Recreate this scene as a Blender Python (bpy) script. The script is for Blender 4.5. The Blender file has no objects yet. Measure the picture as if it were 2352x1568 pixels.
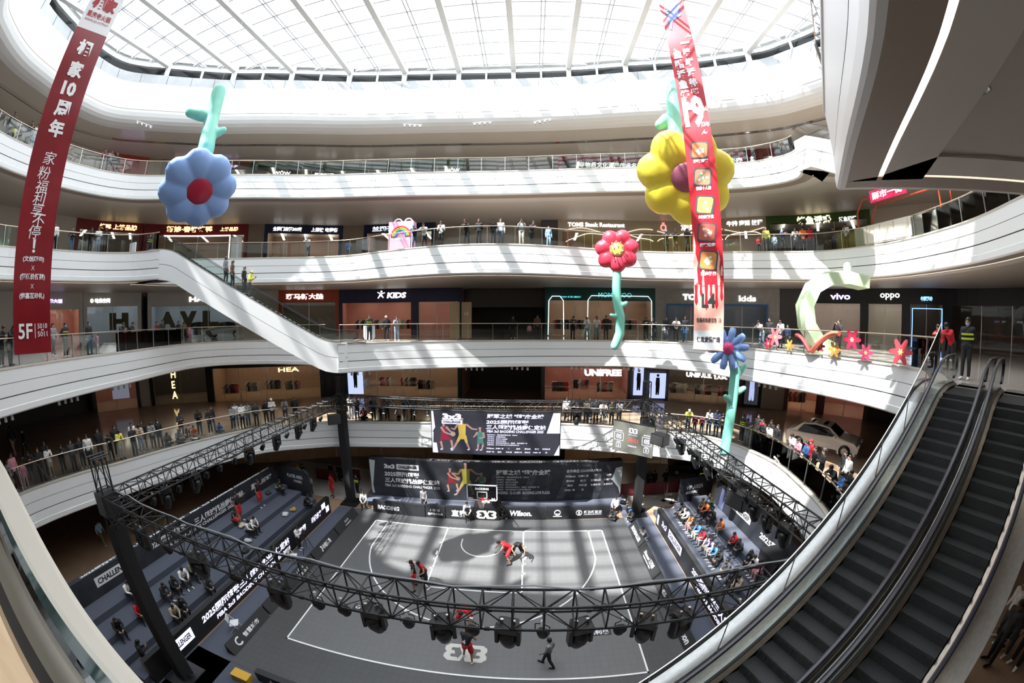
import bpy, math, random
from mathutils import Vector, Matrix
SC = bpy.context.scene
RNG = random.Random(11)
PI = math.pi
# ---------------------------------------------------------------- camera: a full-frame lens with strong barrel distortion, held over the third floor handrail
cd = bpy.data.cameras.new('camera'); cam = bpy.data.objects.new('camera', cd); SC.collection.objects.link(cam); SC.camera = cam
cd.type = 'PANO'; cd.sensor_fit = 'HORIZONTAL'; cd.sensor_width = 36; cd.sensor_height = 24
cd.panorama_type = 'FISHEYE_LENS_POLYNOMIAL'; cd.fisheye_fov = math.radians(200)
cd.fisheye_polynomial_k0 = 0.0; cd.fisheye_polynomial_k1 = -7.97770886e-02; cd.fisheye_polynomial_k2 = 2.67133e-06
cd.fisheye_polynomial_k3 = 2.92547517e-05; cd.fisheye_polynomial_k4 = -4.87502708e-07
cd.clip_start = 0.02; cd.clip_end = 400
CAM = Vector((2.5921, -20.2347, 13.4339))
def _cam():
    yaw, pitch, roll = -0.04514, 0.0610, 0.00216
    f = Vector((math.sin(yaw)*math.cos(pitch), math.cos(yaw)*math.cos(pitch), -math.sin(pitch)))
    r = Vector((math.cos(yaw), -math.sin(yaw), 0)); u = r.cross(f); c, s = math.cos(roll), math.sin(roll)
    M = Matrix((r*c+u*s, -r*s+u*c, -f)).transposed().to_4x4(); M.translation = CAM; cam.matrix_world = M
_cam()
# ---------------------------------------------------------------- light: bright hazy sky and one sun, coming in through the skylight
w = bpy.data.worlds.new('sky'); SC.world = w; w.use_nodes = True
w.node_tree.nodes['Background'].inputs[0].default_value = (0.90, 0.95, 1.0, 1); w.node_tree.nodes['Background'].inputs[1].default_value = 4.0
sl = bpy.data.lights.new('sun', 'SUN'); sl.energy = 12.5; sl.angle = 0.012; sl.color = (1.0, 0.97, 0.93)
sun = bpy.data.objects.new('sun', sl); SC.collection.objects.link(sun); sun.location = (-30, -30, 60)
sun.rotation_euler = Vector((0.432, 0.345, -0.833)).to_track_quat('-Z', 'Y').to_euler()
SC.view_settings.view_transform = 'Standard'; SC.view_settings.look = 'None'; SC.view_settings.gamma = 1.0
SC.view_settings.use_curve_mapping = False; SC.view_settings.exposure = 0.42
cy = SC.cycles
cy.max_bounces = 7; cy.diffuse_bounces = 4; cy.glossy_bounces = 3; cy.transmission_bounces = 4; cy.transparent_max_bounces = 24
cy.caustics_reflective = False; cy.caustics_refractive = False; cy.sample_clamp_indirect = 6.0; cy.use_adaptive_sampling = True; cy.adaptive_threshold = 0.02

# ---------------------------------------------------------------- helpers
class MB:
    """collects shapes; build() links them as ONE mesh object"""
    def __init__(s): s.v = []; s.f = []; s.mi = []
    def poly(s, pts, m=0):
        n = len(s.v); s.v += [tuple(p) for p in pts]; s.f.append(tuple(range(n, n+len(pts)))); s.mi.append(m); return s
    def faces(s, vs, fs, m=0):
        n = len(s.v); s.v += [tuple(p) for p in vs]
        for f in fs: s.f.append(tuple(n+i for i in f)); s.mi.append(m)
        return s
    def obox(s, o, a, b, c, m=0):
        o, a, b, c = Vector(o), Vector(a), Vector(b), Vector(c)
        vs = [o, o+a, o+a+b, o+b, o+c, o+a+c, o+a+b+c, o+b+c]
        return s.faces(vs, [(3,2,1,0), (4,5,6,7), (0,1,5,4), (1,2,6,5), (2,3,7,6), (3,0,4,7)], m)
    def box(s, c, d, rz=0, m=0):
        ca, sa = math.cos(rz), math.sin(rz); X, Y = Vector((ca, sa, 0)), Vector((-sa, ca, 0)); c = Vector(c)
        return s.obox(c - X*d[0]/2 - Y*d[1]/2 - Vector((0,0,d[2]/2)), X*d[0], Y*d[1], (0,0,d[2]), m)
    def rbox(s, c, d, r, rz=0, m=0, n=3):
        """box with rounded vertical edges"""
        pts = []
        for cx, cy_, a0 in ((1,1,0), (-1,1,90), (-1,-1,180), (1,-1,270)):
            for k in range(n+1):
                a = math.radians(a0+90*k/n); pts.append((cx*(d[0]/2-r)+r*math.cos(a), cy_*(d[1]/2-r)+r*math.sin(a)))
        ca, sa = math.cos(rz), math.sin(rz)
        P = [Vector((c[0]+x*ca-y*sa, c[1]+x*sa+y*ca, c[2]-d[2]/2)) for x, y in pts]
        return s.prism(P, (0,0,d[2]), m)
    def prism(s, pts, vec, m=0, cap=True):
        P = [Vector(p) for p in pts]; V = Vector(vec); n = len(P)
        fs = [(i, (i+1) % n, n+(i+1) % n, n+i) for i in range(n)]
        if cap: fs += [tuple(range(n-1, -1, -1)), tuple(range(n, 2*n))]
        return s.faces(P + [p+V for p in P], fs, m)
    def tube(s, pts, r, n=6, m=0, caps=True, closed=False):
        P = [Vector(p) for p in pts]; k = len(P); rs = r if isinstance(r, (list, tuple)) else [r]*k
        vs = []; up = None
        for i, p in enumerate(P):
            a = P[i-1] if (i > 0 or closed) else p; b = P[(i+1) % k] if (i < k-1 or closed) else p
            d = (b-a); d = d.normalized() if d.length > 1e-9 else Vector((0,0,1))
            if up is None:
                up = Vector((0,0,1)) if abs(d.z) < .9 else Vector((1,0,0))
            x = d.cross(up); x = x.normalized() if x.length > 1e-6 else Vector((1,0,0)); y = x.cross(d).normalized(); up = y
            vs += [p + x*rs[i]*math.cos(2*PI*j/n) + y*rs[i]*math.sin(2*PI*j/n) for j in range(n)]
        fs = []
        for i in range(k if closed else k-1):
            i2 = (i+1) % k
            fs += [(i*n+j, i*n+(j+1) % n, i2*n+(j+1) % n, i2*n+j) for j in range(n)]
        if caps and not closed: fs += [tuple(range(n-1, -1, -1)), tuple(range((k-1)*n, k*n))]
        return s.faces(vs, fs, m)
    def ball(s, c, r, nu=10, nv=7, m=0, M=None):
        r = r if isinstance(r, (list, tuple)) else (r, r, r); vs = []; fs = []
        for i in range(nv+1):
            t = PI*i/nv
            for j in range(nu):
                a = 2*PI*j/nu; p = Vector((r[0]*math.sin(t)*math.cos(a), r[1]*math.sin(t)*math.sin(a), r[2]*math.cos(t)))
                vs.append((M @ p if M else p) + Vector(c))
        for i in range(nv):
            fs += [(i*nu+j, (i+1)*nu+j, (i+1)*nu+(j+1) % nu, i*nu+(j+1) % nu) for j in range(nu)]
        return s.faces(vs, fs, m)
    def lathe(s, prof, c=(0,0,0), n=14, m=0, M=None):
        vs = []; fs = []
        for r, z in prof:
            for j in range(n):
                p = Vector((r*math.cos(2*PI*j/n), r*math.sin(2*PI*j/n), z)); vs.append((M @ p if M else p)+Vector(c))
        for i in range(len(prof)-1):
            fs += [(i*n+j, i*n+(j+1) % n, (i+1)*n+(j+1) % n, (i+1)*n+j) for j in range(n)]
        return s.faces(vs, fs, m)
    def strip(s, A, B, m=0, closed=False):
        n = len(A); vs = list(A)+list(B)
        return s.faces(vs, [(i, (i+1) % n, n+(i+1) % n, n+i) for i in range(n if closed else n-1)], m)
    def disc(s, c, r, nrm, n=14, m=0):
        q = Vector(nrm).to_track_quat('Z', 'Y'); return s.poly([Vector(c)+q @ Vector((r*math.cos(2*PI*j/n), r*math.sin(2*PI*j/n), 0)) for j in range(n)], m)
    def mesh(s, name, mats=(), smooth=False, sub=None):
        o = Vector(sub) if sub is not None else None
        me = bpy.data.meshes.new(name)
        me.from_pydata([tuple(Vector(p)-o) for p in s.v] if o else s.v, [], s.f)
        for m in (mats if isinstance(mats, (list, tuple)) else [mats]): me.materials.append(m)
        me.polygons.foreach_set('material_index', s.mi)
        if smooth: me.polygons.foreach_set('use_smooth', [True]*len(s.f))
        me.update(); return me
    def build(s, name, mats, parent=None, smooth=False, world=True, org=None):
        """world=True: coordinates given in the world, whatever the parent's place"""
        sub = org
        if parent is not None and world: sub = parent.location
        me = s.mesh(name, mats, smooth, sub)
        o = link(name, me, parent)
        if parent is None and org is not None: o.location = org
        return o
def link(name, data, parent=None):
    o = bpy.data.objects.new(name, data); SC.collection.objects.link(o)
    if parent is not None: o.parent = parent
    return o
def tag(o, label=None, cat=None, group=None, kind=None):
    if label: o['label'] = label
    if cat: o['category'] = cat
    if group: o['group'] = group
    if kind: o['kind'] = kind
    return o
def thing(name, label, cat, loc=(0,0,0), group=None, rz=0.0):
    o = link(name, None); o.location = loc; o.rotation_euler = (0, 0, rz); o.empty_display_size = .2
    return tag(o, label, cat, group)
def struct(mb, name, mats, smooth=False): return tag(mb.build(name, mats, None, smooth), kind='structure')
def dup(root, loc, rz, label=None, group=None):
    r = root.copy(); SC.collection.objects.link(r); r.location = loc; r.rotation_euler = (0, 0, rz)
    if label: r['label'] = label
    if group: r['group'] = group
    for ch in list(root.children):
        c = ch.copy(); SC.collection.objects.link(c); c.parent = r
        for g in ch.children:
            d = g.copy(); SC.collection.objects.link(d); d.parent = c
    return r
ORD = 'first second third fourth fifth sixth seventh eighth ninth tenth eleventh twelfth thirteenth fourteenth fifteenth sixteenth seventeenth eighteenth nineteenth twentieth'.split()
def nth(k):
    if k < 20: return ORD[k]
    t, u = divmod(k+1, 10); tens = {2: 'twent', 3: 'thirt', 4: 'fort', 5: 'fift', 6: 'sixt'}[t]
    return tens+'ieth' if u == 0 else tens+'y-'+ORD[u-1]
# ---- materials
MATS = {}
def mat(name, col, rough=.5, metal=0.0, emit=0.0, ecol=None, spec=None):
    if name in MATS: return MATS[name]
    m = bpy.data.materials.new(name); m.use_nodes = True; b = m.node_tree.nodes['Principled BSDF']
    b.inputs['Base Color'].default_value = (*col, 1); b.inputs['Roughness'].default_value = rough; b.inputs['Metallic'].default_value = metal
    if spec is not None: b.inputs['Specular IOR Level'].default_value = spec
    if emit: b.inputs['Emission Color'].default_value = (*(ecol or col), 1); b.inputs['Emission Strength'].default_value = emit
    MATS[name] = m; return m
def noisy(name, c1, c2, scale=8, rough=.5, metal=0.0, bump=0.0, detail=3, stretch=None):
    if name in MATS: return MATS[name]
    m = mat(name, c1, rough, metal); nt = m.node_tree; b = nt.nodes['Principled BSDF']
    tc = nt.nodes.new('ShaderNodeTexCoord'); mp = nt.nodes.new('ShaderNodeMapping'); mp.inputs['Scale'].default_value = stretch or (1,1,1)
    n = nt.nodes.new('ShaderNodeTexNoise'); n.inputs['Scale'].default_value = scale; n.inputs['Detail'].default_value = detail
    r = nt.nodes.new('ShaderNodeValToRGB'); r.color_ramp.elements[0].color = (*c1, 1); r.color_ramp.elements[1].color = (*c2, 1)
    r.color_ramp.elements[0].position = .35; r.color_ramp.elements[1].position = .65
    nt.links.new(tc.outputs['Object'], mp.inputs[0]); nt.links.new(mp.outputs[0], n.inputs['Vector']); nt.links.new(n.outputs[0], r.inputs[0]); nt.links.new(r.outputs[0], b.inputs['Base Color'])
    if bump:
        bp = nt.nodes.new('ShaderNodeBump'); bp.inputs['Strength'].default_value = bump; nt.links.new(n.outputs[0], bp.inputs['Height']); nt.links.new(bp.outputs[0], b.inputs['Normal'])
    return m
def tiled(name, c1, c2, grout, w=.8, h=.8, rough=.15, gap=.006, off=0.0, rot=0.0):
    if name in MATS: return MATS[name]
    m = mat(name, c1, rough); nt = m.node_tree; b = nt.nodes['Principled BSDF']
    tc = nt.nodes.new('ShaderNodeTexCoord'); mp = nt.nodes.new('ShaderNodeMapping'); mp.inputs['Rotation'].default_value = (0, 0, rot)
    br = nt.nodes.new('ShaderNodeTexBrick'); br.offset = off
    br.inputs['Color1'].default_value = (*c1, 1); br.inputs['Color2'].default_value = (*c2, 1); br.inputs['Mortar'].default_value = (*grout, 1)
    br.inputs['Scale'].default_value = 1.0; br.inputs['Brick Width'].default_value = w; br.inputs['Row Height'].default_value = h; br.inputs['Mortar Size'].default_value = gap
    nt.links.new(tc.outputs['Object'], mp.inputs[0]); nt.links.new(mp.outputs[0], br.inputs['Vector']); nt.links.new(br.outputs[0], b.inputs['Base Color'])
    return m
def glassy(name, tint=(.93,.96,.95), refl=1.0, rough=0.02):
    if name in MATS: return MATS[name]
    m = bpy.data.materials.new(name); m.use_nodes = True; nt = m.node_tree; nt.nodes.clear()
    o = nt.nodes.new('ShaderNodeOutputMaterial'); t = nt.nodes.new('ShaderNodeBsdfTransparent'); g = nt.nodes.new('ShaderNodeBsdfGlossy')
    fr = nt.nodes.new('ShaderNodeFresnel'); fr.inputs[0].default_value = 1.45; mu = nt.nodes.new('ShaderNodeMath'); mu.operation = 'MULTIPLY'; mu.inputs[1].default_value = refl
    mx = nt.nodes.new('ShaderNodeMixShader'); t.inputs[0].default_value = (*tint, 1); g.inputs['Roughness'].default_value = rough
    nt.links.new(fr.outputs[0], mu.inputs[0]); nt.links.new(mu.outputs[0], mx.inputs[0]); nt.links.new(t.outputs[0], mx.inputs[1]); nt.links.new(g.outputs[0], mx.inputs[2]); nt.links.new(mx.outputs[0], o.inputs[0])
    MATS[name] = m; return m
def glow(name, col, s): return mat(name, (col[0]*.2, col[1]*.2, col[2]*.2), .5, 0, s, col)
WHITE = mat('white panel', (.80,.80,.79), .42); WHITE2 = mat('white ceiling paint', (.78,.76,.73), .6); GROOVE = mat('dark joint', (.10,.10,.10), .6)
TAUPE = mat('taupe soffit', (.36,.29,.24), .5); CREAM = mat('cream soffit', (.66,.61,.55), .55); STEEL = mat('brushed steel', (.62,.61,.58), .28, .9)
CHAMP = mat('champagne metal', (.62,.53,.42), .3, .85); BLACK = mat('black paint', (.012,.012,.013), .45); BLK2 = mat('black cloth', (.010,.010,.011), .9)
RUBBER = mat('black rubber', (.012,.012,.02), .35); GLASS = glassy('clear glass'); GLASSD = glassy('greenish glass', (.80,.87,.85), 1.4); GLASSB = glassy('shop glass', (.90,.93,.93), .9)
LETW = glow('white lit letters', (1,1,1), 1.6); LEDC = glow('warm led strip', (1,.90,.78), 6.0); PRW = mat('white print', (.82,.82,.84), .6); PRK = mat('black print', (.02,.02,.022), .6)
LEDT = glow('led text', (.78,.76,1.0), 1.15); RED = mat('red fabric', (.40,.012,.02), .5); SKINP = mat('printed skin tone', (.40,.22,.16), .6)
# ---- lettering: flat glyph meshes fitted to a width and height on a plane (origin = middle of the text)
def textmesh(body, bold=0.0, shear=0.0, spacing=1.0):
    t = bpy.data.curves.new('t', 'FONT'); t.body = body; t.size = 1; t.offset = bold; t.shear = shear; t.resolution_u = 2; t.space_character = spacing
    o = bpy.data.objects.new('t', t); SC.collection.objects.link(o)
    me = bpy.data.meshes.new_from_object(o.evaluated_get(bpy.context.evaluated_depsgraph_get()))
    bpy.data.objects.remove(o); bpy.data.curves.remove(t)
    vs = [v.co.copy() for v in me.vertices]; fs = [tuple(p.vertices) for p in me.polygons]; bpy.data.meshes.remove(me); return vs, fs
_TX = {}
def text(mb, body, o, right, up, w, h, m=0, bold=.02, shear=0.0, curve=None, off=.0):
    """adds lettering to mb, filling w x h, centred on o in the plane right/up; curve(x) may bend it"""
    k = (body, bold, shear)
    if k not in _TX: _TX[k] = textmesh(body, bold, shear)
    vs, fs = _TX[k]
    if not vs: return mb
    x0, x1 = min(v.x for v in vs), max(v.x for v in vs); y0, y1 = min(v.y for v in vs), max(v.y for v in vs)
    o, R_, U = Vector(o), Vector(right).normalized(), Vector(up).normalized(); N = R_.cross(U); o = o + N*off
    out = [o + R_*((v.x-(x0+x1)/2)/max(x1-x0, 1e-6)*w) + U*((v.y-(y0+y1)/2)/max(y1-y0, 1e-6)*h) for v in vs]
    return mb.faces(out, fs, m)
def rect(mb, o, right, up, w, h, m=0, off=0.0):
    o, R_, U = Vector(o), Vector(right).normalized(), Vector(up).normalized(); o = o + R_.cross(U)*off
    return mb.poly([o-R_*w/2-U*h/2, o+R_*w/2-U*h/2, o+R_*w/2+U*h/2, o-R_*w/2+U*h/2], m)
def poly2(mb, pts, o, right, up, m=0, off=0.0):
    o, R_, U = Vector(o), Vector(right).normalized(), Vector(up).normalized(); o = o + R_.cross(U)*off
    return mb.poly([o+R_*x+U*y for x, y in pts], m)
def mark33(mb, o, right, up, w, h, m=0, off=0.0):
    """the block mark: a mirrored 3, an x and a 3"""
    three = [(0,1),(.70,1),(1,.82),(1,.64),(.86,.5),(1,.36),(1,.18),(.70,0),(0,0),(.12,.22),(.50,.22),(.58,.28),(.58,.36),(.50,.40),(.28,.40),(.36,.60),(.50,.60),(.58,.64),(.58,.72),(.50,.78),(.12,.78)]
    tri = [(0,1,19,20),(19,20,18),(1,2,3),(1,3,18,19),(3,4,17,18),(4,16,17),(4,16,15,14,13),(4,13,5),(5,13,12,6),(6,12,11),(6,11,7),(7,11,10,9,8)]
    def put(f):
        P = [f(x, y) for x, y in three]; O_, R_, U = Vector(o), Vector(right).normalized(), Vector(up).normalized(); O2 = O_ + R_.cross(U)*off
        # outline cut into simple pieces: top bar, mid bar, bottom bar, spine
        pcs = [[(0,1),(.70,1),(1,.82),(1,.64),(.58,.72),(.50,.78),(.12,.78)], [(1,.64),(.86,.5),(.58,.64),(.58,.72)], [(.58,.64),(.86,.5),(.58,.36),(.50,.40),(.28,.40),(.36,.60),(.50,.60)],
               [(.86,.5),(1,.36),(.58,.28),(.58,.36)], [(1,.36),(1,.18),(.70,0),(0,0),(.12,.22),(.50,.22),(.58,.28)]]
        for pc in pcs: mb.poly([O2+R_*a+U*b for a, b in (f(x, y) for x, y in pc)], m)
    put(lambda x, y: (w*(.5-.36+.36*x), h*(y-.5))); put(lambda x, y: (-w*(.5-.36+.36*x), h*(y-.5)))
    poly2(mb, [(-w*.20,h*.5),(-w*.02,h*.5),(w*.20,-h*.5),(w*.02,-h*.5)], o, right, up, m, off+.002)
    poly2(mb, [(w*.03,h*.16),(w*.10,h*.5),(w*.20,h*.5),(w*.08,h*.06)], o, right, up, m, off+.001); poly2(mb, [(-w*.03,-h*.16),(-w*.10,-h*.5),(-w*.20,-h*.5),(-w*.08,-h*.06)], o, right, up, m, off+.001)
    return mb
# ================================================================ the setting
Z = {1: 0.0, 2: 6.2, 3: 12.0, 4: 18.2, 5: 24.4}; ZB = {2: 4.3, 3: 10.1, 4: 16.3, 5: 22.5, 6: 28.8}
E = {
2: [(-14,-18.6),(-18,-18.2),(-19.7,-16),(-19.6,-12.4),(-18.9,-9.8),(-18.4,-7.3),(-17.5,-4.2),(-15.7,-.7),(-13,1.3),(-10.4,2.5),(-4.4,3.6),(.5,4.0),(5,4.0),(8.4,3.2),(11.5,1.9),(13.9,.4),(15.1,-1.6),(15.7,-4.6),(15.3,-7.2),(14.6,-9.7),(13.6,-11.9,1),(12.4,-14.2,1),(3.2,-16.9,1),(-4,-18.2)],
3: [(3.1,-20.15,1),(1.03,-19.83),(-2.77,-19.29),(-8,-18.9),(-13,-18.6),(-16.5,-17.6),(-17.6,-16),(-19.2,-11.8),(-20.4,-7.6),(-21.8,-3.5),(-22.3,-.8),(-21,1.6),(-17.7,3.2),(-13,3.6),(-11.6,3.4,1),(-9.3,.15,1),(-7.6,1.6),(-4.5,3.2),(-.5,4.4),(3.2,5.1),(9,5.1),(12.2,3.6),(13.9,2.0),(15,-.6),(15.9,-3.6),(16.6,-6.2),(17.1,-8.8),(17.0,-11.2),(16.2,-12.6),(13.7,-14.3,1),(14.4,-17.4,1),(13.2,-20),(12,-24,1),(5,-24,1),(4.4,-21.2)],
4: [(5.66,-18.67),(4.2,-20),(2,-20.6),(-6,-20.9),(-14,-20.6),(-20,-19.2),(-24,-17),(-25.6,-14.4),(-25,-11),(-24,-8),(-22.4,-6.2),(-20.3,-5.3,1),(-23.2,-4.6,1),(-22.6,-2.5),(-20.5,-.8),(-16.9,1.3),(-13.5,2.8),(-10.4,3.4),(-7.5,2.8),(-2.6,1.8),(1.6,1.9),(7.5,3.2),(10.5,3.4),(13.9,2.7),(18.1,.6),(21.2,-1.4),(22.4,-3.6),(22.9,-6.8),(21.8,-11.5),(19.8,-15.1),(18.2,-17.5),(15.5,-18.4),(12.84,-17.2,1),(9.2,-14.5,1),(7.6,-16.3)],
5: [(3,-20.6),(-6,-20.9),(-14,-20.6),(-20,-19.3),(-24,-17.3),(-25.3,-15.7),(-26.2,-13),(-26.6,-10),(-26,-6.6),(-23.9,-4),(-17.6,0),(-11,3),(.3,4.8),(10.8,3.4),(16.4,1.2),(18.6,-.6),(19.4,-2.2),(18.8,-3.6,1),(21,-4.4,1),(24,-7),(25,-12),(23,-16.5),(18,-19.5),(10,-20.4)],
6: [(-22.2,-18.8),(-23.5,-18),(-25.4,-15.9),(-26.6,-13.3),(-27.7,-10.1),(-27.6,-7.3),(-25.2,-4.5),(-22.6,-2.2),(-19.7,-.3),(-11.7,3.5),(-5,5),(1.2,5.5),(7,5),(13.8,3.1),(16.6,2),(19.9,-.2),(21.4,-2.1),(22.7,-4.5),(23.3,-8),(22.5,-12),(19.5,-15.8),(14,-18.6),(6,-19.9),(-3,-20.3),(-12,-20.1),(-19.5,-19.3)]}
OUTP = [(-34,-33,1),(-34,-8),(-32,-1.5),(-28,3),(-22,6.6),(-15,10.6),(-6,11.8),(5.5,11.7),(15.5,10.6),(22,6.8),(27,3),(31,-3),(34,-10),(34,-33,1)]
def smooth_loop(P, n=5):
    k = len(P); out = []
    for i in range(k):
        p0, p1, p2, p3 = P[i-1], P[i], P[(i+1) % k], P[(i+2) % k]
        c1, c2 = len(p1) > 2, len(p2) > 2
        a, b, c, d = (Vector(q[:2]) for q in (p0, p1, p2, p3))
        if c1: a = b*2-c if False else b-(c-b)
        if c2: d = c+(c-b)
        m = 1 if (c1 and c2) else n
        for j in range(m):
            t = j/m
            out.append(0.5*((2*b)+(c-a)*t+(2*a-5*b+4*c-d)*t*t+(3*b-a-3*c+d)*t**3))
    return out
def offset_loop(L, d, closed=True):
    """moves a clockwise loop by d towards the void (right-hand side)"""
    n = len(L); out = []
    for i in range(n):
        a = L[i-1] if (closed or i > 0) else L[i]; b = L[i]; c = L[(i+1) % n] if (closed or i < n-1) else L[i]
        d1 = (b-a); d2 = (c-b); d1 = d1.normalized() if d1.length > 1e-6 else d2.normalized(); d2 = d2.normalized() if d2.length > 1e-6 else d1
        n1 = Vector((d1.y, -d1.x)); n2 = Vector((d2.y, -d2.x)); m = (n1+n2); m = m.normalized() if m.length > 1e-6 else n1
        out.append(b + m*d/max(.55, m.dot(n1)))
    return out
EDGE = {k: smooth_loop(v) for k, v in E.items()}
OUT = smooth_loop(OUTP, 8); OUT2 = offset_loop(OUT, -6.0)
def v3(L, z): return [Vector((p.x, p.y, z)) for p in L]
def annulus(mb, outer, inner, z, m=0):
    from mathutils.geometry import tessellate_polygon
    A, B = v3(outer, z), v3(inner, z); tris = tessellate_polygon([A, B]); P = A+B
    return mb.faces(P, [tuple(t) for t in tris], m)
M_FLOOR = tiled('polished tan tile floor', (.40,.27,.18), (.43,.295,.20), (.28,.19,.13), 1.2, 1.2, .12, .004)
M_FLOOR3 = tiled('polished light tile floor', (.46,.40,.36), (.48,.42,.37), (.36,.31,.28), 1.2, 1.2, .13, .004)
M_GROUND = noisy('polished ground floor stone', (.34,.22,.14), (.38,.25,.165), 1.2, .16)
struct(MB().box((0,-10,-.15), (84,66,.3)), 'floor', M_GROUND)
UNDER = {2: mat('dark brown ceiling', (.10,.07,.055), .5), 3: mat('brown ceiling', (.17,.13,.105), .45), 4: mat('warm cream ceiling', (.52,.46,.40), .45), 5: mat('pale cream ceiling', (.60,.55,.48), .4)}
M_SOFFIT4 = mat('grey plaster soffit', (.33,.32,.31), .7)
for L in (2, 3, 4, 5):
    ed = EDGE[L]; top, bot = Z[L], ZB[L]
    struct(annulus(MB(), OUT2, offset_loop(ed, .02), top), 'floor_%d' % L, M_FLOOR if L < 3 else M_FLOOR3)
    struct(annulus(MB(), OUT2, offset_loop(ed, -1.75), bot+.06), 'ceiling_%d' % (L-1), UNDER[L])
    # fascia: three stepped white panels with dark joints, a pale stone cap on top
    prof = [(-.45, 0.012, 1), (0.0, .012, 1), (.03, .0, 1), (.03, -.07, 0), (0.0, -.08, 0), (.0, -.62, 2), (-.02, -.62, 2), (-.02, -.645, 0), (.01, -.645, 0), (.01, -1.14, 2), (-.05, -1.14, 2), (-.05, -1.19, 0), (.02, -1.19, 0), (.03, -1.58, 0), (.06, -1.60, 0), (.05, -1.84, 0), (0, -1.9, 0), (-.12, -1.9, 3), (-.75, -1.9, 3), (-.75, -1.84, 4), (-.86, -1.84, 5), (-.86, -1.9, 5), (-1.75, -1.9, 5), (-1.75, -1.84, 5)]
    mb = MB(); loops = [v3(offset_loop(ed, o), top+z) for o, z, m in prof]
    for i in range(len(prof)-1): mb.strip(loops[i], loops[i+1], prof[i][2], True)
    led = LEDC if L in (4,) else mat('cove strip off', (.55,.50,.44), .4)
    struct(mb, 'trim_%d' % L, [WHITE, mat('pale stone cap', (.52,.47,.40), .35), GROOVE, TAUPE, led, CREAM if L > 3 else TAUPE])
# the white ring wall under the skylight and the top ceiling
ed = EDGE[6]
mb = MB(); prof = [(-1.2, 33.3, 1), (-.05, 33.3, 1), (-.05, 32.42, 1), (0, 32.40, 0), (.0, 30.0, 2), (-.015, 30.0, 2), (-.015, 29.96, 0), (0.0, 29.96, 0), (-.02, 29.75, 0), (-.10, 29.45, 0), (-.25, 29.2, 0), (-.5, 29.0, 0), (-.9, 28.88, 0), (-1.4, 28.84, 0)]
loops = [v3(offset_loop(ed, o), z) for o, z, m in prof]
for i in range(len(prof)-1): mb.strip(loops[i], loops[i+1], prof[i][2], True)
struct(mb, 'trim_6', [WHITE, noisy('brushed grey panel', (.40,.41,.42), (.44,.45,.46), 2, .35, .3), mat('copper line', (.42,.27,.20), .4)], True)
mb = MB(); a, b = v3(offset_loop(ed, -.02), 32.45), v3(offset_loop(ed, -.02), 33.25)
for i in range(0, len(ed), 3): mb.tube([a[i]+Vector((0,0,0)), b[i]], .012, 4)
tag(mb.build('trim_7', GROOVE), kind='structure')
struct(annulus(MB(), OUT2, offset_loop(ed, -1.35), 28.84), 'ceiling_5', noisy('satin cream ceiling', (.58,.53,.46), (.60,.55,.48), .3, .25))
struct(annulus(MB(), OUT2, offset_loop(ed, -.3), 34.9), 'ceiling_6', mat('roof slab', (.5,.5,.5), .8))
# shiny air slot line in the top ceiling
mb = MB(); A, B = offset_loop(ed, -3.3), offset_loop(ed, -3.55)
mb.strip(v3(A, 28.82), v3(B, 28.82), 0, True); mb.strip(v3(offset_loop(ed, -3.55), 28.825), v3(offset_loop(ed, -3.68), 28.825), 1, True)
struct(mb, 'trim_8', [mat('mirror strip', (.75,.73,.70), .12, .9), GROOVE])
# ---------------------------------------------------------------- skylight: white beams, purlins, clerestory posts, panes
M_BEAM = mat('white steel', (.82,.83,.82), .4); M_MULL = mat('grey aluminium', (.50,.51,.53), .45, .2); M_SKYG = glassy('skylight glass', (.93,.96,.98), .6)
ring = [Vector((p.x, p.y)) for p in offset_loop(ed, -.35)]
def cross_y(x):
    ys = []
    for i in range(len(ring)):
        p, q = ring[i], ring[(i+1) % len(ring)]
        if (p.x-x)*(q.x-x) < 0: ys.append(p.y+(q.y-p.y)*(x-p.x)/(q.x-p.x))
    return (min(ys), max(ys)) if len(ys) >= 2 else None
def cross_x(y):
    xs = []
    for i in range(len(ring)):
        p, q = ring[i], ring[(i+1) % len(ring)]
        if (p.y-y)*(q.y-y) < 0: xs.append(p.x+(q.x-p.x)*(y-p.y)/(q.y-p.y))
    return (min(xs), max(xs)) if len(xs) >= 2 else None
ZR = 34.25
mb = MB(); sec = MB(); post = MB()
for k in range(-6, 6):
    x = 1.5+4.53*k; c = cross_y(x)
    if c:
        mb.box((x, (c[0]+c[1])/2, ZR+.36), (.40, c[1]-c[0]+.3, .72))
        for y in c: post.box((x, y, (33.3+ZR)/2), (.36, .28, ZR-33.3))
    x2 = x+2.265; c = cross_y(x2)
    if c:
        for dx in (-.13, .13): sec.box((x2+dx, (c[0]+c[1])/2, ZR+.42), (.07, c[1]-c[0]+.2, .16))
        for y in c: post.box((x2, y, (33.3+ZR)/2), (.16, .14, ZR-33.3))
struct(mb, 'skylight_beam', M_BEAM)
y = -19.6
while y < 5.4:
    c = cross_x(y)
    if c:
        sec.box(((c[0]+c[1])/2, y, ZR+.46), (c[1]-c[0], .09, .14)); sec.box(((c[0]+c[1])/2, y+.22, ZR+.50), (c[1]-c[0], .04, .06))
    y += 1.38
struct(sec, 'skylight_mullion', M_MULL); struct(post, 'skylight_post', M_BEAM)
mb = MB(); R1 = v3(ring, ZR-.02); R2 = v3(offset_loop(ed, -.62), ZR-.02)
mb.strip(R1, R2, 0, True); mb.strip(v3(ring, ZR-.02), v3(ring, ZR+.3), 0, True); mb.strip(R2, v3(offset_loop(ed, -.62), 35.0), 0, True); struct(mb, 'skylight_ring_beam', M_BEAM)
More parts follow.
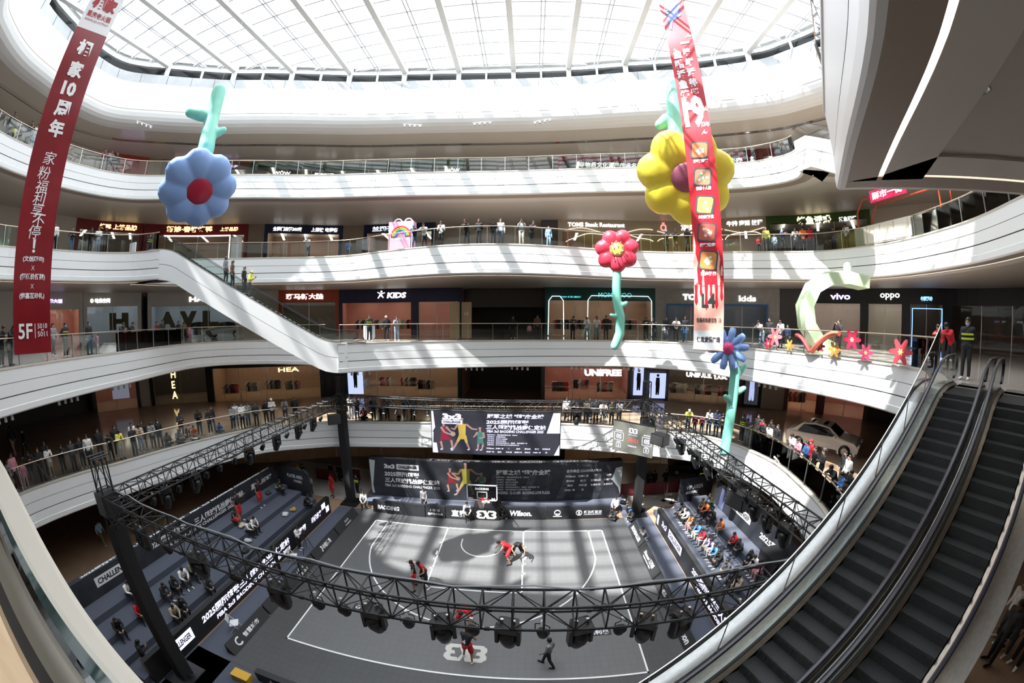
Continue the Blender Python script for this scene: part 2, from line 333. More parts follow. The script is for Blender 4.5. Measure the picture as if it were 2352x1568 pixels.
struct(MB().faces(v3(ring, ZR+.62), [tuple(range(len(ring)))]), 'window_1', M_SKYG)
struct(MB().strip(v3(ring, 33.3), v3(ring, ZR-.02), 0, True), 'window_2', M_SKYG)
# roof edge parapets so that no sky gets in behind the ring; back walls of all floors
struct(MB().strip(v3(offset_loop(ed, -.7), 35.1), v3(offset_loop(ed, -.3), 34.9), 0, True), 'trim_9', M_BEAM)
struct(MB().strip(v3(OUT2, -.1), v3(OUT2, 35), 0, True), 'wall_outer', mat('shop back wall', (.16,.14,.13), .7))
# slab ledge beside the camera: stone caps, dark joints and a glossy green glass strip along the edge
A = Vector((3.1,-20.12)); B = Vector((-9,-18.85)); d = (B-A).normalized(); nn = Vector((-d.y, d.x))
if nn.y > 0: nn = -nn      # towards the walkway
def lst(mb, o0, o1, z, m): mb.poly([Vector((*(A+nn*o0), z)), Vector((*(A+nn*o1), z)), Vector((*(B+nn*o1), z)), Vector((*(B+nn*o0), z))], m)
mb = MB(); zt = 12.03
for o0, o1, m in ((-.02,.015,0), (.10,.115,1), (.115,.235,0), (.235,.33,1), (.33,.37,0), (.37,.455,1), (.455,.9,2)): lst(mb, o0, o1, zt, m)
struct(mb, 'trim_10', [mat('beige stone strip', (.46,.43,.36), .4), mat('brown joint', (.06,.05,.045), .5), mat('pale stone strip', (.50,.46,.40), .4)])
r = thing('glass_balustrade', 'glass balustrade with pale wooden handrail at the very corner beside the viewer', 'railing', (0,-19.8,12.03))
mb = MB(); P0, P1 = A+nn*.015, A+nn*.10; mb.obox((*P0, 12.0), (B-A).to_3d(), (nn*.085).to_3d(), (0,0,.09)); mb.build('base_shoe', mat('dark green glass', (.012,.03,.03), .04, 0, spec=.9), r)
mb = MB(); p = A+nn*.14+d*.6; mb.obox((*p, 12.1), (B-p).to_3d(), (nn*.012).to_3d(), (0,0,.86)); mb.build('glass_panel', GLASSD, r)
mb = MB(); p = A+nn*.205+d*.72; mb.obox((*p, 13.02), ((B-A).normalized()*9).to_3d(), (nn*.09).to_3d(), (0,0,.07)); mb.build('handrail', noisy('pale wood', (.52,.36,.22), (.60,.44,.28), 6, .4, stretch=(1,8,8)), r)
# ---------------------------------------------------------------- glass railings along the floor edges
def run_between(loop, a, b):
    n = len(loop); ia = min(range(n), key=lambda i: (loop[i]-Vector(a)).length); ib = min(range(n), key=lambda i: (loop[i]-Vector(b)).length)
    out = []; i = ia
    while True:
        out.append(loop[i])
        if i == ib: break
        i = (i+1) % n
    return out
def resample(L, step):
    acc = 0.0; out = [L[0].copy()]; dirs = [(L[1]-L[0]).normalized()]
    for i in range(len(L)-1):
        seg = (L[i+1]-L[i]).length; t = step-acc
        while t <= seg:
            out.append(L[i].lerp(L[i+1], t/seg)); dirs.append((L[i+1]-L[i]).normalized()); t += step
        acc = (acc+seg) % step if seg+acc >= step else acc+seg
    return out, dirs
def railing(L, a, b, label, z=None, step=1.75):
    z = Z[L] if z is None else z
    run = run_between(offset_loop(EDGE[L], -.13), a, b); inn = offset_loop(run, -.012, False)
    base = Vector((run[0].x, run[0].y, z)); t = thing('glass_railing', label, 'railing', base, 'glass railings along the gallery edges')
    mb = MB(); A_, B_ = v3(run, z+.03), v3(run, z+1.08); C_, D_ = v3(inn, z+.03), v3(inn, z+1.08)
    mb.strip(A_, B_); mb.strip(D_, C_); mb.strip(B_, D_); mb.build('glass_panel', GLASS, t)
    MB().tube(v3(offset_loop(run, -.03, False), z+1.17), .032, 6).build('handrail', CHAMP, t, True)
    ps, ds = resample(run, step); me = None
    pb = MB(); pb.obox((-.012,-.035,0), (.024,0,0), (0,.07,0), (0,0,1.16)); pb.box((0,0,.02), (.06,.12,.04)); pm = pb.mesh('post', [STEEL])
    for p, dd in zip(ps[:98], ds):
        o = link('post', pm, t); o.location = Vector((p.x, p.y, z))-base; o.rotation_euler = (0, 0, math.atan2(dd.y, dd.x))
    return t
railing(2, (-18,-18.2), (-14.4,.3), 'second floor glass railing curving along the left of the court')
railing(2, (-14.2,.5), (10.2,2.4), 'second floor glass railing behind the hanging screen')
railing(2, (10.6,2.2), (13.6,-11.9), 'second floor glass railing in front of the white car')
railing(3, (-13,-18.6), (-12.4,3.5), 'third floor glass railing left of the long escalator')
railing(3, (-9.3,.15), (16.2,-12.6), 'third floor glass railing right of the long escalator')
railing(4, (-24,-17), (-20.3,-5.3), 'fourth floor glass railing left of the long escalator')
railing(4, (-22.6,-2.5), (18.2,-17.5), 'fourth floor glass railing right of the long escalator')
railing(5, (-24,-17.3), (19.4,-2.2), 'fifth floor glass railing under the skylight')
railing(4, (12.84,-17.2), (7.6,-16.3), 'glass railing on the slab corner overhead')
# ================================================================ escalators (local X = downhill, Y = across, Z up)
M_STEP = mat('escalator step', (.035,.036,.037), .5, .2); M_RIB = mat('escalator riser rib', (.075,.075,.075), .45, .3)
M_DECK = noisy('brushed deck metal', (.60,.60,.58), (.70,.70,.68), 3, .25, .7, stretch=(.3,8,8)); M_SKIRT = noisy('bronze skirt metal', (.26,.22,.19), (.31,.27,.23), 3, .3, .7, stretch=(.3,8,8))
T30 = math.tan(math.radians(29.77))
def escalator(label, xy, ang, s0, zt, zb, yc=0.0, outL=.16, outR=.16, clad=1.3, grp=None, rise=.82, newel=True):
    t = thing('escalator', label, 'escalator', (xy[0], xy[1], zb), grp, ang)
    s1 = s0+(zt-zb)/T30; H = .575      # handrail half distance
    zl = lambda s: max(zb, min(zt, zt-T30*(s-s0)))
    def path(e0=1.9, e1=1.9, dz=0.0):
        ss = [s0-e0, s0-.75, s0-.45, s0-.2, s0+.15, s0+.6, s1-.6, s1-.15, s1+.2, s1+.45, s1+.75, s1+e1]
        f = [0, 0, -.03, -.07, -.06, 0, 0, .06, .07, .03, 0, 0]
        return [(s, zl(s)+k+dz) for s, k in zip(ss, f)]
    loc = lambda s, y, z: Vector((s, y+yc, z-zb))
    B = lambda mb, name, mats, sm=False: mb.build(name, mats, t, sm, world=False)
    for sg in (-1, 1):
        # handrail: goes round the newels at both ends
        up = [loc(s, sg*H, z) for s, z in path(1.7, 1.7, rise)]; pts = []
        c0 = up[0]; c1 = up[-1]; r = .30
        for k in range(7):
            a = PI*(k/6.0); pts.append(c0+Vector((-math.sin(a)*r, 0, -r-math.cos(PI-a)*r)) if True else c0)
        pts = [c0+Vector((-r*math.sin(a), 0, -r+r*math.cos(a))) for a in [PI*(1-k/6) for k in range(7)]] + up[1:-1] + [c1+Vector((r*math.sin(a), 0, -r+r*math.cos(a))) for a in [PI*k/6 for k in range(7)]]
        mb = MB(); n = len(pts); L = []
        for dy, dz in ((-.04, -.012), (-.04, .012), (-.02, .026), (.02, .026), (.04, .012), (.04, -.012)):
            L.append([p+Vector((0, dy, 0))+Vector((0, 0, dz)) if 6 < i < n-7 else p+Vector((0, dy, 0))+((p-(c0 if i < n/2 else c1)+Vector((0,0,r))).normalized()*dz) for i, p in enumerate(pts)])
        for i in range(6): mb.strip(L[i], L[(i+1) % 6])
        B(mb, 'handrail', RUBBER, True)
        g = MB(); lo = [loc(s, sg*H, z) for s, z in path(1.75, 1.75, .09)]; hi = [loc(s, sg*H, z) for s, z in path(1.75, 1.75, rise-.03)]
        g.strip(lo, hi) if sg > 0 else g.strip(hi, lo); B(g, 'glass_panel', GLASSD)
        k = MB(); prof = [(H-.115, .02, 1), (H-.11, .055, 1), (H-.03, .10, 2), (H-.025, .12, 2), (H+.025, .12, 2), (H+.03, .10, 0), (H+(outR if sg > 0 else outL), .09, 0), (H+(outR if sg > 0 else outL), .02, 0)]
        loops = [[loc(s, sg*y, z) for s, z in path(1.7, 1.7, h)] for y, h, m in prof]
        for i in range(len(prof)-1): k.strip(loops[i], loops[i+1], prof[i][2])
        B(k, 'deck', [M_DECK, M_SKIRT, BLACK])
        o = H+(outR if sg > 0 else outL)
        k = MB(); a_, b_ = [loc(s, sg*o, z) for s, z in path(1.3, 1.3, .03)], [loc(s, sg*o, z) for s, z in path(1.3, 1.3, -clad)]
        mid = [loc(s, sg*(o+.004), z) for s, z in path(1.3, 1.3, -clad*.47)]; mid2 = [p-Vector((0,0,.03)) for p in mid]
        k.strip(a_, mid, 0); k.strip(mid, mid2, 1); k.strip(mid2, b_, 0); B(k, 'side_panel', [WHITE, GROOVE])
        k = MB(); k.strip([loc(s, sg*(H-.115), z) for s, z in path(1.4, 1.4, .05)], [loc(s, sg*(H-.115), z) for s, z in path(1.4, 1.4, -.3)]); B(k, 'skirt', BLACK)
    k = MB(); k.strip([loc(s, -(H+outL), z) for s, z in path(1.3, 1.3, -clad)], [loc(s, H+outR, z) for s, z in path(1.3, 1.3, -clad)]); B(k, 'underside', TAUPE)
    for s, sg in ((s0-1.35, -1), (s1+1.35, 1)): B(MB().box((s+sg*.6, yc, zl(s)-zb+.006), (1.2, 2*H-.23, .012)), 'landing_plate', STEEL)
    # steps
    hw = H-.13; mb = MB(); mb.box((0, 0, -.03), (.305, 2*hw, .06)); mb.box((.138, 0, -.11), (.03, 2*hw, .16)); n = 28
    for i in range(n): mb.box((.156, -hw+(i+.5)*2*hw/n, -.10), (.012, hw/n, .15), 0, 1)
    for i in range(40): mb.box((0, -hw+(i+.5)*2*hw/40, .003), (.29, hw/40, .006), 0, 0)
    sm = mb.mesh('step', [M_STEP, M_RIB]); s = s0-1.3
    while s < s1+1.3:
        o = link('step', sm, t); o.location = loc(s, 0, zl(s-.09)+.0); s += .31
    return t
AR = math.atan2(-.25, -.968)
def esc_xy(s, w_): return (s*-.968+w_*-.25, s*-.25+w_*.968)
escalator('nearer of two dark escalators descending at right, beside the tall side glass over the court', esc_xy(0,-18.32), AR, -8.13, 12.0, 6.2, 0, .30, .05, 1.0, None)
escalator('dark escalator at the far right edge, next to the broad grey metal deck', esc_xy(0,-19.70), AR, -8.13, 12.0, 6.2, 0, .05, .42, 1.0, None)
AL = math.atan2(.444, .896)
escalator('long white escalator carrying people down from fourth to third floor', (-20.3,-5.3), AL, .72, 18.2, 12.0, .80, .10, .10, 1.9, None)
# outer glass screen with thin steel rail along the nearer escalator
t = thing('glass_screen', 'sloping glass screen with thin steel top rail beside the nearer escalator', 'glass screen', (*esc_xy(-4,-17.4), 9.0))
def sl(s, w_, up): return Vector((*esc_xy(s, w_), 7.347-.572*s+up))
mb = MB(); S_ = [-9.2+i*1.3 for i in range(9)]
mb.tube([sl(s, -17.42, .98) for s in S_], .016, 6); mb.build('rail', STEEL, t)
mb = MB(); mb.strip([sl(s, -17.42, -.15) for s in S_], [sl(s, -17.42, .97) for s in S_]); mb.build('glass_panel', glassy('grey glass', (.74,.76,.77), 1.2), t)
for s in S_[1:-1]: MB().tube([sl(s, -17.425, -.2), sl(s, -17.425, .97)], .006, 4).build('joint', STEEL, t)
# short escalator leaving the fifth floor at right: white cladding and glass only where it shows
t = thing('escalator', 'white clad escalator leaving the fifth floor behind the overhead slab corner', 'escalator', (19,-4,22.5))
a = math.radians(-83); D_ = Vector((math.cos(a), math.sin(a), 0)); Y_ = Vector((-D_.y, D_.x, 0)); Q = lambda s, y, z: Vector((18.75,-3.4,0))+D_*s+Y_*y+Vector((0,0,z))
zz = lambda s: 24.4 if s < .8 else 24.4-T30*(s-.8)
S_ = [-.2, .8, 2.2, 3.6]
for y in (0, 1.5):
    mb = MB(); mb.strip([Q(s, y, zz(s)+.1) for s in S_], [Q(s, y, zz(s)-.75) for s in S_]); mb.strip([Q(s, y+.01, zz(s)-.75) for s in S_], [Q(s, y+.01, zz(s)-.78) for s in S_], 1); mb.strip([Q(s, y, zz(s)-.78) for s in S_], [Q(s, y, zz(s)-1.9) for s in S_]); mb.build('side_panel', [WHITE, GROOVE], t)
    mb = MB(); mb.strip([Q(s, y+.1, zz(s)+.1) for s in S_], [Q(s, y+.1, zz(s)+.95) for s in S_]); mb.build('glass_panel', GLASS, t); MB().tube([Q(s, y+.1, zz(s)+.98) for s in S_], .03, 6).build('handrail', RUBBER, t)
mb = MB(); mb.strip([Q(s, 0, zz(s)-1.9) for s in S_], [Q(s, 1.5, zz(s)-1.9) for s in S_]); mb.build('underside', WHITE, t)
mb = MB(); mb.strip([Q(s, 0, zz(s)) for s in S_], [Q(s, 1.5, zz(s)) for s in S_]); mb.build('step', M_STEP, t)
# ================================================================ the court and what stands round it
XP, YP, ZP, XN, YN = Vector((1,0,0)), Vector((0,1,0)), Vector((0,0,1)), Vector((-1,0,0)), Vector((0,-1,0))
M_MAT = tiled('dark sport tile', (.062,.062,.064), (.067,.067,.069), (.042,.042,.043), .30, .30, .42, .006)
M_MATI = tiled('grey sport tile', (.135,.135,.136), (.142,.142,.143), (.105,.105,.106), .30, .30, .40, .006)
M_CARP = noisy('blue grey carpet', (.070,.078,.105), (.082,.090,.12), 40, .95); LINE = mat('white court line', (.85,.85,.85), .5)
M_BANN = noisy('dark printed banner', (.020,.022,.027), (.034,.037,.046), 1.3, .55, detail=4)
t = thing('court_floor', 'dark grey modular basketball court floor with white lines in the middle of the hall', 'court floor', (0,-6,0))
MB().obox((-9.05,-13.25,.005), (18.35,0,0), (0,14.7,0), (0,0,.03)).build('mat', M_MAT, t)
MB().obox((-7.5,-11,.035), (15,0,0), (0,11,0), (0,0,.004)).build('playing_area', M_MATI, t)
mb = MB(); zl = .041
def line2(a, b, w_=.075):
    a, b = Vector((*a, zl)), Vector((*b, zl)); d = (b-a).normalized(); n = Vector((-d.y, d.x, 0))*w_/2; mb.poly([a-n-d*w_/2, b-n+d*w_/2, b+n+d*w_/2, a+n-d*w_/2])
def arc2(c, r, a0, a1, w_=.075, n=36):
    P = [Vector((c[0]+r*math.cos(math.radians(a0+(a1-a0)*i/n)), c[1]+r*math.sin(math.radians(a0+(a1-a0)*i/n)), zl)) for i in range(n+1)]
    Q_ = [Vector((c[0]+(r+w_)*math.cos(math.radians(a0+(a1-a0)*i/n)), c[1]+(r+w_)*math.sin(math.radians(a0+(a1-a0)*i/n)), zl)) for i in range(n+1)]; mb.strip(P, Q_)
for a, b in (((-7.5,0),(7.5,0)), ((-7.5,-11),(7.5,-11)), ((-7.5,0),(-7.5,-11)), ((7.5,0),(7.5,-11)), ((-2.45,0),(-2.45,-5.8)), ((2.45,0),(2.45,-5.8)), ((-2.45,-5.8),(2.45,-5.8)), ((-6.6,0),(-6.6,-2.99)), ((6.6,0),(6.6,-2.99))): line2(a, b)
th = math.degrees(math.asin((2.99-1.575)/6.75)); arc2((0,-1.575), 6.71, 180+th, 360-th); arc2((0,-1.575), 1.25, 180, 360); line2((-1.29,-1.2),(-1.29,-1.575)); line2((1.29,-1.2),(1.29,-1.575))
for sg in (-1, 1):
    for yy in (1.75, 3.4, 4.25): line2((sg*2.45,-yy), (sg*2.58,-yy))
    mb.poly([(sg*2.45,-2.6,zl),(sg*2.6,-2.6,zl),(sg*2.6,-3.0,zl),(sg*2.45,-3.0,zl)])
mb.build('court_line', LINE, t)
mark33(MB(), (.25,-9.83,.043), XP, YP, 1.75, .92).build('block_logo', mat('off white print', (.62,.60,.56), .6), t)
for x, y, s in ((-4.7,-8.05,-1), (5.65,-8.55,1)):
    mb = MB(); rect(mb, (x,y,.042), XP, YP, 1.55, .42, 0); text(mb, '英利奥', (x+.22*s,y,.044), (s,0,0), (0,s,0), .95, .27, 1, .03); poly2(mb, [(-.70*s,.02),(-.45*s,.14),(-.30*s,.14),(-.5*s,.02),(-.30*s,-.12),(-.45*s,-.12)], (x,y,.044), XP, YP, 1); mb.build('floor_sticker', [PRK, PRW], t)
MB().obox((-11.0,-16,.005), (1.95,0,0), (0,17.2,0), (0,0,.02)).build('side_carpet', M_CARP, t); MB().obox((9.3,-16,.005), (1.9,0,0), (0,18.6,0), (0,0,.02)).build('side_carpet', M_CARP, t)
MB().obox((-11.6,-16.4,.005), (21,0,0), (0,3.15,0), (0,0,.02)).build('side_carpet', M_CARP, t)
mb = MB(); mb.obox((9.5,2.6,.002), (12,0,0), (0,9,0), (0,0,.003)); tag(mb.build('floor_tile_patch', mat('pale beige stone', (.50,.46,.41), .25)), kind='structure')
mb = MB(); mb.obox((-20,2.2,.002), (10.2,0,0), (0,6,0), (0,0,.003)); tag(mb.build('floor_tile_patch', MATS['pale beige stone']), kind='structure')
# ---- slanted advertising boards along both sidelines
def aboard(y0, y1, side, label, draw):
    x0 = -9.02 if side < 0 else 9.28; s = side; c = Vector((x0, (y0+y1)/2, 0)); t = thing('advertising_board', label, 'advertising board', c, 'boards along the court')
    mb = MB(); mb.prism([(x0, y0, .02), (x0+s*.42, y0, .55), (x0+s*.46, y0, .55), (x0+s*.46, y0, .02)], (0, y1-y0, 0)); mb.build('board', PRK, t)
    U = Vector((s*.42, 0, .53)).normalized(); R_ = YP if s < 0 else YN; o = Vector((x0+s*.21, (y0+y1)/2, .285)); m2 = MB(); draw(m2, o, R_, U); m2.build('lettering', PRW, t)
def diamond_logo(mb, o, R_, U, k=.17):
    for dx in (-1.1, 0, 1.1): mb.poly([o+R_*dx*k-R_*k*.5+U*.05, o+R_*dx*k+U*(k*.6+.05), o+R_*dx*k+R_*k*.5+U*.05, o+R_*dx*k-U*(k*.6-.05)])
aboard(-2.4, .45, -1, 'left side court board with a white diamond logo, farthest', lambda m, o, R_, U: (diamond_logo(m, o, R_, U), text(m, '中新源科技', o-U*.17, R_, U, .8, .10, off=.004)))
aboard(-5.3, -2.5, -1, 'left side court board with a small white player figure logo', lambda m, o, R_, U: (text(m, '动能体育', o+R_*.12, R_, U, .95, .30, off=.004), poly2(m, [(-.62,-.17),(-.48,-.02),(-.52,.17),(-.42,.17),(-.40,0),(-.5,-.17)], o, R_, U, 0, .004)))
aboard(-8.0, -5.4, -1, 'left side court board with a social media handle, beside the empty chair', lambda m, o, R_, U: (text(m, '@FIBA3x3', o-U*.12, R_, U, 1.0, .20, off=.004), text(m, '♪ ⓦ ✕', o+U*.14, R_, U, .7, .18, off=.004)))
aboard(-10.0, -8.1, -1, 'left side court board with white letters, under the front truss', lambda m, o, R_, U: (text(m, 'JL', o+U*.06, R_, U, .34, .24, off=.004, shear=.3), text(m, '巨力体育', o-U*.15, R_, U, .6, .10, off=.004)))
aboard(-12.9, -10.1, -1, 'left side court board with a round white logo and four characters, nearest', lambda m, o, R_, U: (m.tube([o-R_*.75+R_*.17*math.cos(a*.5)+U*.17*math.sin(a*.5) for a in range(2, 12)], .045, 5), text(m, '智慧城市', o+R_*.2, R_, U, 1.15, .24, off=.004)))
aboard(-2.2, .2, 1, 'right side court board with bold letters, farthest', lambda m, o, R_, U: text(m, 'IRONBALLER', o, R_, U, 1.7, .24, off=.004, bold=.035))
aboard(-5.2, -2.3, 1, 'right side court board with script lettering, second from the far end', lambda m, o, R_, U: (text(m, 'Diamond 顶魔晶', o+U*.05, R_, U, 1.6, .26, off=.004, shear=.2), text(m, 'THE BEST ENERGY DRINK', o-U*.17, R_, U, 1.3, .07, off=.004)))
aboard(-8.0, -5.3, 1, 'right side court board with a white eagle mark, behind the front truss', lambda m, o, R_, U: (text(m, '老鹰', o+U*.03, R_, U, .6, .30, off=.004, shear=.2), text(m, '英利', o+R_*.7, R_, U, .4, .24, off=.004)))
aboard(-10.6, -8.1, 1, 'right side court board with bold white script, second nearest', lambda m, o, R_, U: text(m, 'Wilson', o, R_, U, 1.3, .34, off=.004, bold=.04, shear=.1))
aboard(-13.3, -10.7, 1, 'right side court board with a white leaf logo, nearest', lambda m, o, R_, U: (m.tube([o-R_*.7+R_*.1*math.cos(a)+U*.16*math.sin(a) for a in range(7)], .02, 5), text(m, '爱情广场', o+R_*.1, R_, U, .95, .20, off=.004), text(m, 'LOVE PLAZA', o-U*.16+R_*.1, R_, U, .8, .07, off=.004)))
# ---- low boards along the far baseline
def lowboard(x0, x1, y0, label, draw, h=.92, name='lettering'):
    t = thing('baseline_board', label, 'advertising board', ((x0+x1)/2, y0, 0), 'boards behind the hoop'); sl_ = (0, .05, h)
    mb = MB(); mb.obox((x0, y0, .02), (x1-x0, 0, 0), (0, .22, 0), (0, .08, h)); mb.build('board', noisy('black led board', (.018,.019,.022), (.024,.025,.03), 3, .5), t)
    m2 = MB(); draw(m2, Vector(((x0+x1)/2, y0+.03, h/2+.02)), XP, Vector((0,.08,h))); m2.build('lettering', PRW, t)
def bsl(x): return 1.22+.05*x*.5
lowboard(-8.15, -4.3, 1.05, 'baseline board with the city name in bold, far left', lambda m, o, R_, U: text(m, 'BAODING', o-R_*.75, R_, U, 1.65, .34, off=.01, bold=.045, shear=.15))
lowboard(-4.28, -2.9, 1.1, 'baseline board with a social media handle behind the grey shirted referee', lambda m, o, R_, U: (text(m, '@FIBA3x3', o-U*.16, R_, U, 1.05, .2, off=.01), text(m, '♪ ⓦ ✕', o+U*.16, R_, U, .7, .2, off=.01)))
lowboard(-2.88, -.98, 1.15, 'baseline board with two large characters, next to the hoop', lambda m, o, R_, U: text(m, '直肅', o, R_, U, 1.05, .52, off=.01, bold=.04))
lowboard(1.05, 3.9, 1.5, 'baseline board with bold white script right of the hoop', lambda m, o, R_, U: text(m, 'Wilson.', o-R_*.25, R_, U, 1.5, .42, off=.01, bold=.05, shear=.12))
lowboard(3.92, 5.5, 1.52, 'baseline board with a round white ball emblem', lambda m, o, R_, U: (m.tube([o+U*.05+R_*.2*math.cos(a*.6)+U*.2*math.sin(a*.6) for a in range(11)], .04, 5), text(m, '河北', o-U*.06, R_, U, .3, .14, off=.01), rect(m, o-U*.24, R_, U, .6, .07, off=.01)))
lowboard(5.52, 8.35, 1.54, 'baseline board with a circular swirl logo, far right', lambda m, o, R_, U: (m.tube([o-R_*.75+R_*.2*math.cos(a*.6)+U*.2*math.sin(a*.6) for a in range(11)], .03, 5), text(m, 'S', o-R_*.75, R_, U, .18, .24, off=.01, bold=.05), text(m, '新治新能源', o+R_*.2+U*.05, R_, U, 1.25, .26, off=.01), rect(m, o+R_*.2-U*.15, R_, U, 1.25, .04, off=.01)))
t = thing('baseline_board', 'low black board facing away at the bottom edge beside the yellow box', 'advertising board', (-5.6,-13.45,0), 'boards behind the hoop')
MB().obox((-7.35,-13.55,.02), (6.5,0,0), (0,.25,0), (0,0,.58)).build('board', PRK, t); m2 = MB(); text(m2, '保定爱情广场', (-5.5,-13.56,.3), XP, ZP, 2.4, .34, 0, .03, off=.01); m2.build('lettering', PRW, t)
# ---- the hoop
t = thing('basketball_hoop', 'portable basketball hoop with padded black base below the dark backdrop', 'basketball hoop', (-.05,1.9,0))
M_PAD = mat('black vinyl pad', (.014,.014,.015), .38)
mb = MB(); P = [(-.95,1.22,.02),(.80,1.22,.02),(.80,1.30,.95),(-.95,1.30,.95)]; mb.prism(P, (0,1.75,.0)); mb.build('base', M_PAD, t)
mark33(MB(), (-.07,1.25,.46), XP, Vector((0,.08,.93)), 1.35, .62, 0, .012).build('block_logo', mat('cream print', (.72,.70,.64), .5), t)
mb = MB(); mb.prism([(-.55,1.34,.95),(.55,1.34,.95),(.48,1.75,1.75),(-.48,1.75,1.75)], (0,.5,.05)); mb.build('upright_pad', M_PAD, t)
m2 = MB(); text(m2, '动能体育', (-.02,1.5,1.35), XP, Vector((0,.41,.8)), .75, .24, 0, .04, off=.02); m2.build('lettering', PRW, t)
mb = MB(); mb.obox((-.13,1.7,1.5), (.26,0,0), (0,.3,0), (0,-1.9,1.6)); mb.obox((-.10,-.1,2.98), (.2,0,0), (0,.3,0), (0,-1.0,.28)); mb.tube([(-.3,1.9,1.8),(-.3,-.95,3.55)], .035); mb.tube([(.3,1.9,1.8),(.3,-.95,3.55)], .035); mb.build('arm', BLACK, t)
mb = MB(); mb.obox((-.9,-1.2,2.9), (1.8,0,0), (0,.025,0), (0,0,1.05)); mb.build('backboard', glassy('backboard glass', (.55,.56,.58), 1.6), t)
mb = MB(); o = Vector((0,-1.205,3.425))
for cx, cz, w_, h in ((0,.49,1.8,.07),(0,-.49,1.8,.07),(-.87,0,.06,1.05),(.87,0,.06,1.05)): mb.box((cx,-1.2,3.425+cz), (w_,.04,h))
for cx, cz, w_, h in ((0,.05,.62,.05),(0,-.36,.62,.05),(-.285,-.155,.05,.45),(.285,-.155,.05,.45)): mb.box((cx,-1.205,3.425+cz), (w_,.012,h))
text(mb, 'BAODING', (0,-1.212,3.69), XP, ZP, .8, .16, 0, .06); text(mb, 'FIBA', (-.66,-1.212,3.05), XP, ZP, .3, .1, 0, .05); text(mb, '3x3', (.66,-1.212,3.05), XP, ZP, .22, .11, 0, .05); mb.build('board_marking', LINE, t)
mb = MB(); mb.box((.36,-1.22,3.0), (.14,.02,.1)); mb.build('board_sticker', RED, t)
mb = MB(); M_ORG = mat('orange rim paint', (.75,.05,.02), .4); mb.tube([(.23*math.cos(a*PI/10), -1.575+.23*math.sin(a*PI/10), 3.05) for a in range(20)], .012, 6, closed=True); mb.box((0,-1.28,3.04), (.18,.16,.10)); mb.build('rim', M_ORG, t)
mb = MB()
for a in range(12):
    a0 = a*PI/6
    for sg in (-1, 1): mb.tube([(.225*math.cos(a0), -1.575+.225*math.sin(a0), 3.04), (.15*math.cos(a0+sg*.26), -1.575+.15*math.sin(a0+sg*.26), 2.84), (.11*math.cos(a0+sg*.5), -1.575+.11*math.sin(a0+sg*.5), 2.62)], .006, 4)
mb.build('net', mat('net cord', (.75,.72,.70), .8), t)
# ---- printed athletes (generic figures) used on the backdrop and the screen
def limb(mb, o, R_, U, a, b, w0, w1, m, off):
    d = Vector((b[0]-a[0], b[1]-a[1])); L = d.length or 1; n = Vector((-d.y, d.x))/L
    pts = [(a[0]+n.x*w0, a[1]+n.y*w0)]+[(a[0]-d.x/L*w0*math.sin(k)-0, a[1]-d.y/L*w0*math.sin(k)) for k in ()]+[(a[0]-n.x*w0, a[1]-n.y*w0), (b[0]-n.x*w1, b[1]-n.y*w1), (b[0]+d.x/L*w1, b[1]+d.y/L*w1), (b[0]+n.x*w1, b[1]+n.y*w1)]
    poly2(mb, pts, o, R_, U, m, off)
def athlete(mb, o, R_, U, s, jm, kind, skin=2, shoe=3):
    o = Vector(o); k = lambda p: (p[0]*s, p[1]*s); F = {
      0: dict(head=(-.12,1.45), sh=(-.02,1.22), sh2=(-.24,1.20), hip=(-.10,.72), arms=[((0,1.2),(.20,.98),(.36,.86)),((-.26,1.18),(-.10,.92),(.22,.80))], legs=[((-.02,.70),(.24,.50),(.30,.08)),((-.18,.70),(-.30,.42),(-.22,.02))], ball=(.34,.84)),
      1: dict(head=(0,1.75), sh=(.20,1.48), sh2=(-.22,1.46), hip=(0,.86), arms=[((.22,1.46),(.52,1.22),(.78,1.20)),((-.22,1.44),(-.40,1.16),(-.56,1.22))], legs=[((-.08,.84),(-.26,.50),(-.52,.04)),((.12,.84),(.22,.46),(.36,.10))], ball=None),
      2: dict(head=(.05,1.38), sh=(.24,1.12), sh2=(-.12,1.14), hip=(.06,.64), arms=[((.24,1.1),(.30,.80),(.02,.74)),((-.10,1.1),(-.26,.86),(-.34,.80))], legs=[((.12,.62),(.22,.34),(.14,.02)),((0,.62),(-.06,.36),(-.10,.02))], ball=None)}[kind]
    for a, b, c in F['legs']: limb(mb, o, R_, U, k(a), k(b), .095*s, .065*s, jm, .003); limb(mb, o, R_, U, k(b), k(c), .06*s, .04*s, skin, .0035); limb(mb, o, R_, U, k(c), k((c[0]-.10, c[1]-.03)), .05*s, .035*s, shoe, .004)
    poly2(mb, [k(F['sh']), k((F['hip'][0]+.17, F['hip'][1])), k((F['hip'][0]+.2, F['hip'][1]-.22)), k((F['hip'][0]-.2, F['hip'][1]-.22)), k((F['hip'][0]-.17, F['hip'][1])), k(F['sh2'])], o, R_, U, jm, .005)
    for a, b, c in F['arms']: limb(mb, o, R_, U, k(a), k(b), .06*s, .045*s, skin, .006); limb(mb, o, R_, U, k(b), k(c), .045*s, .035*s, skin, .006)
    hx, hy = F['head']; poly2(mb, [k((hx+.085*math.cos(i*PI/6), hy+.115*math.sin(i*PI/6))) for i in range(12)], o, R_, U, skin, .006); limb(mb, o, R_, U, k((hx, hy-.08)), k(((F['sh'][0]+F['sh2'][0])/2, F['sh'][1])), .05*s, .06*s, skin, .0045)
    poly2(mb, [k((hx+.09*math.cos(i*PI/6), hy+.03+.09*math.sin(i*PI/6))) for i in range(7)], o, R_, U, 4, .007)
    if F['ball']: poly2(mb, [k((F['ball'][0]+.13*math.cos(i*PI/6), F['ball'][1]+.13*math.sin(i*PI/6))) for i in range(12)], o, R_, U, 5, .008)
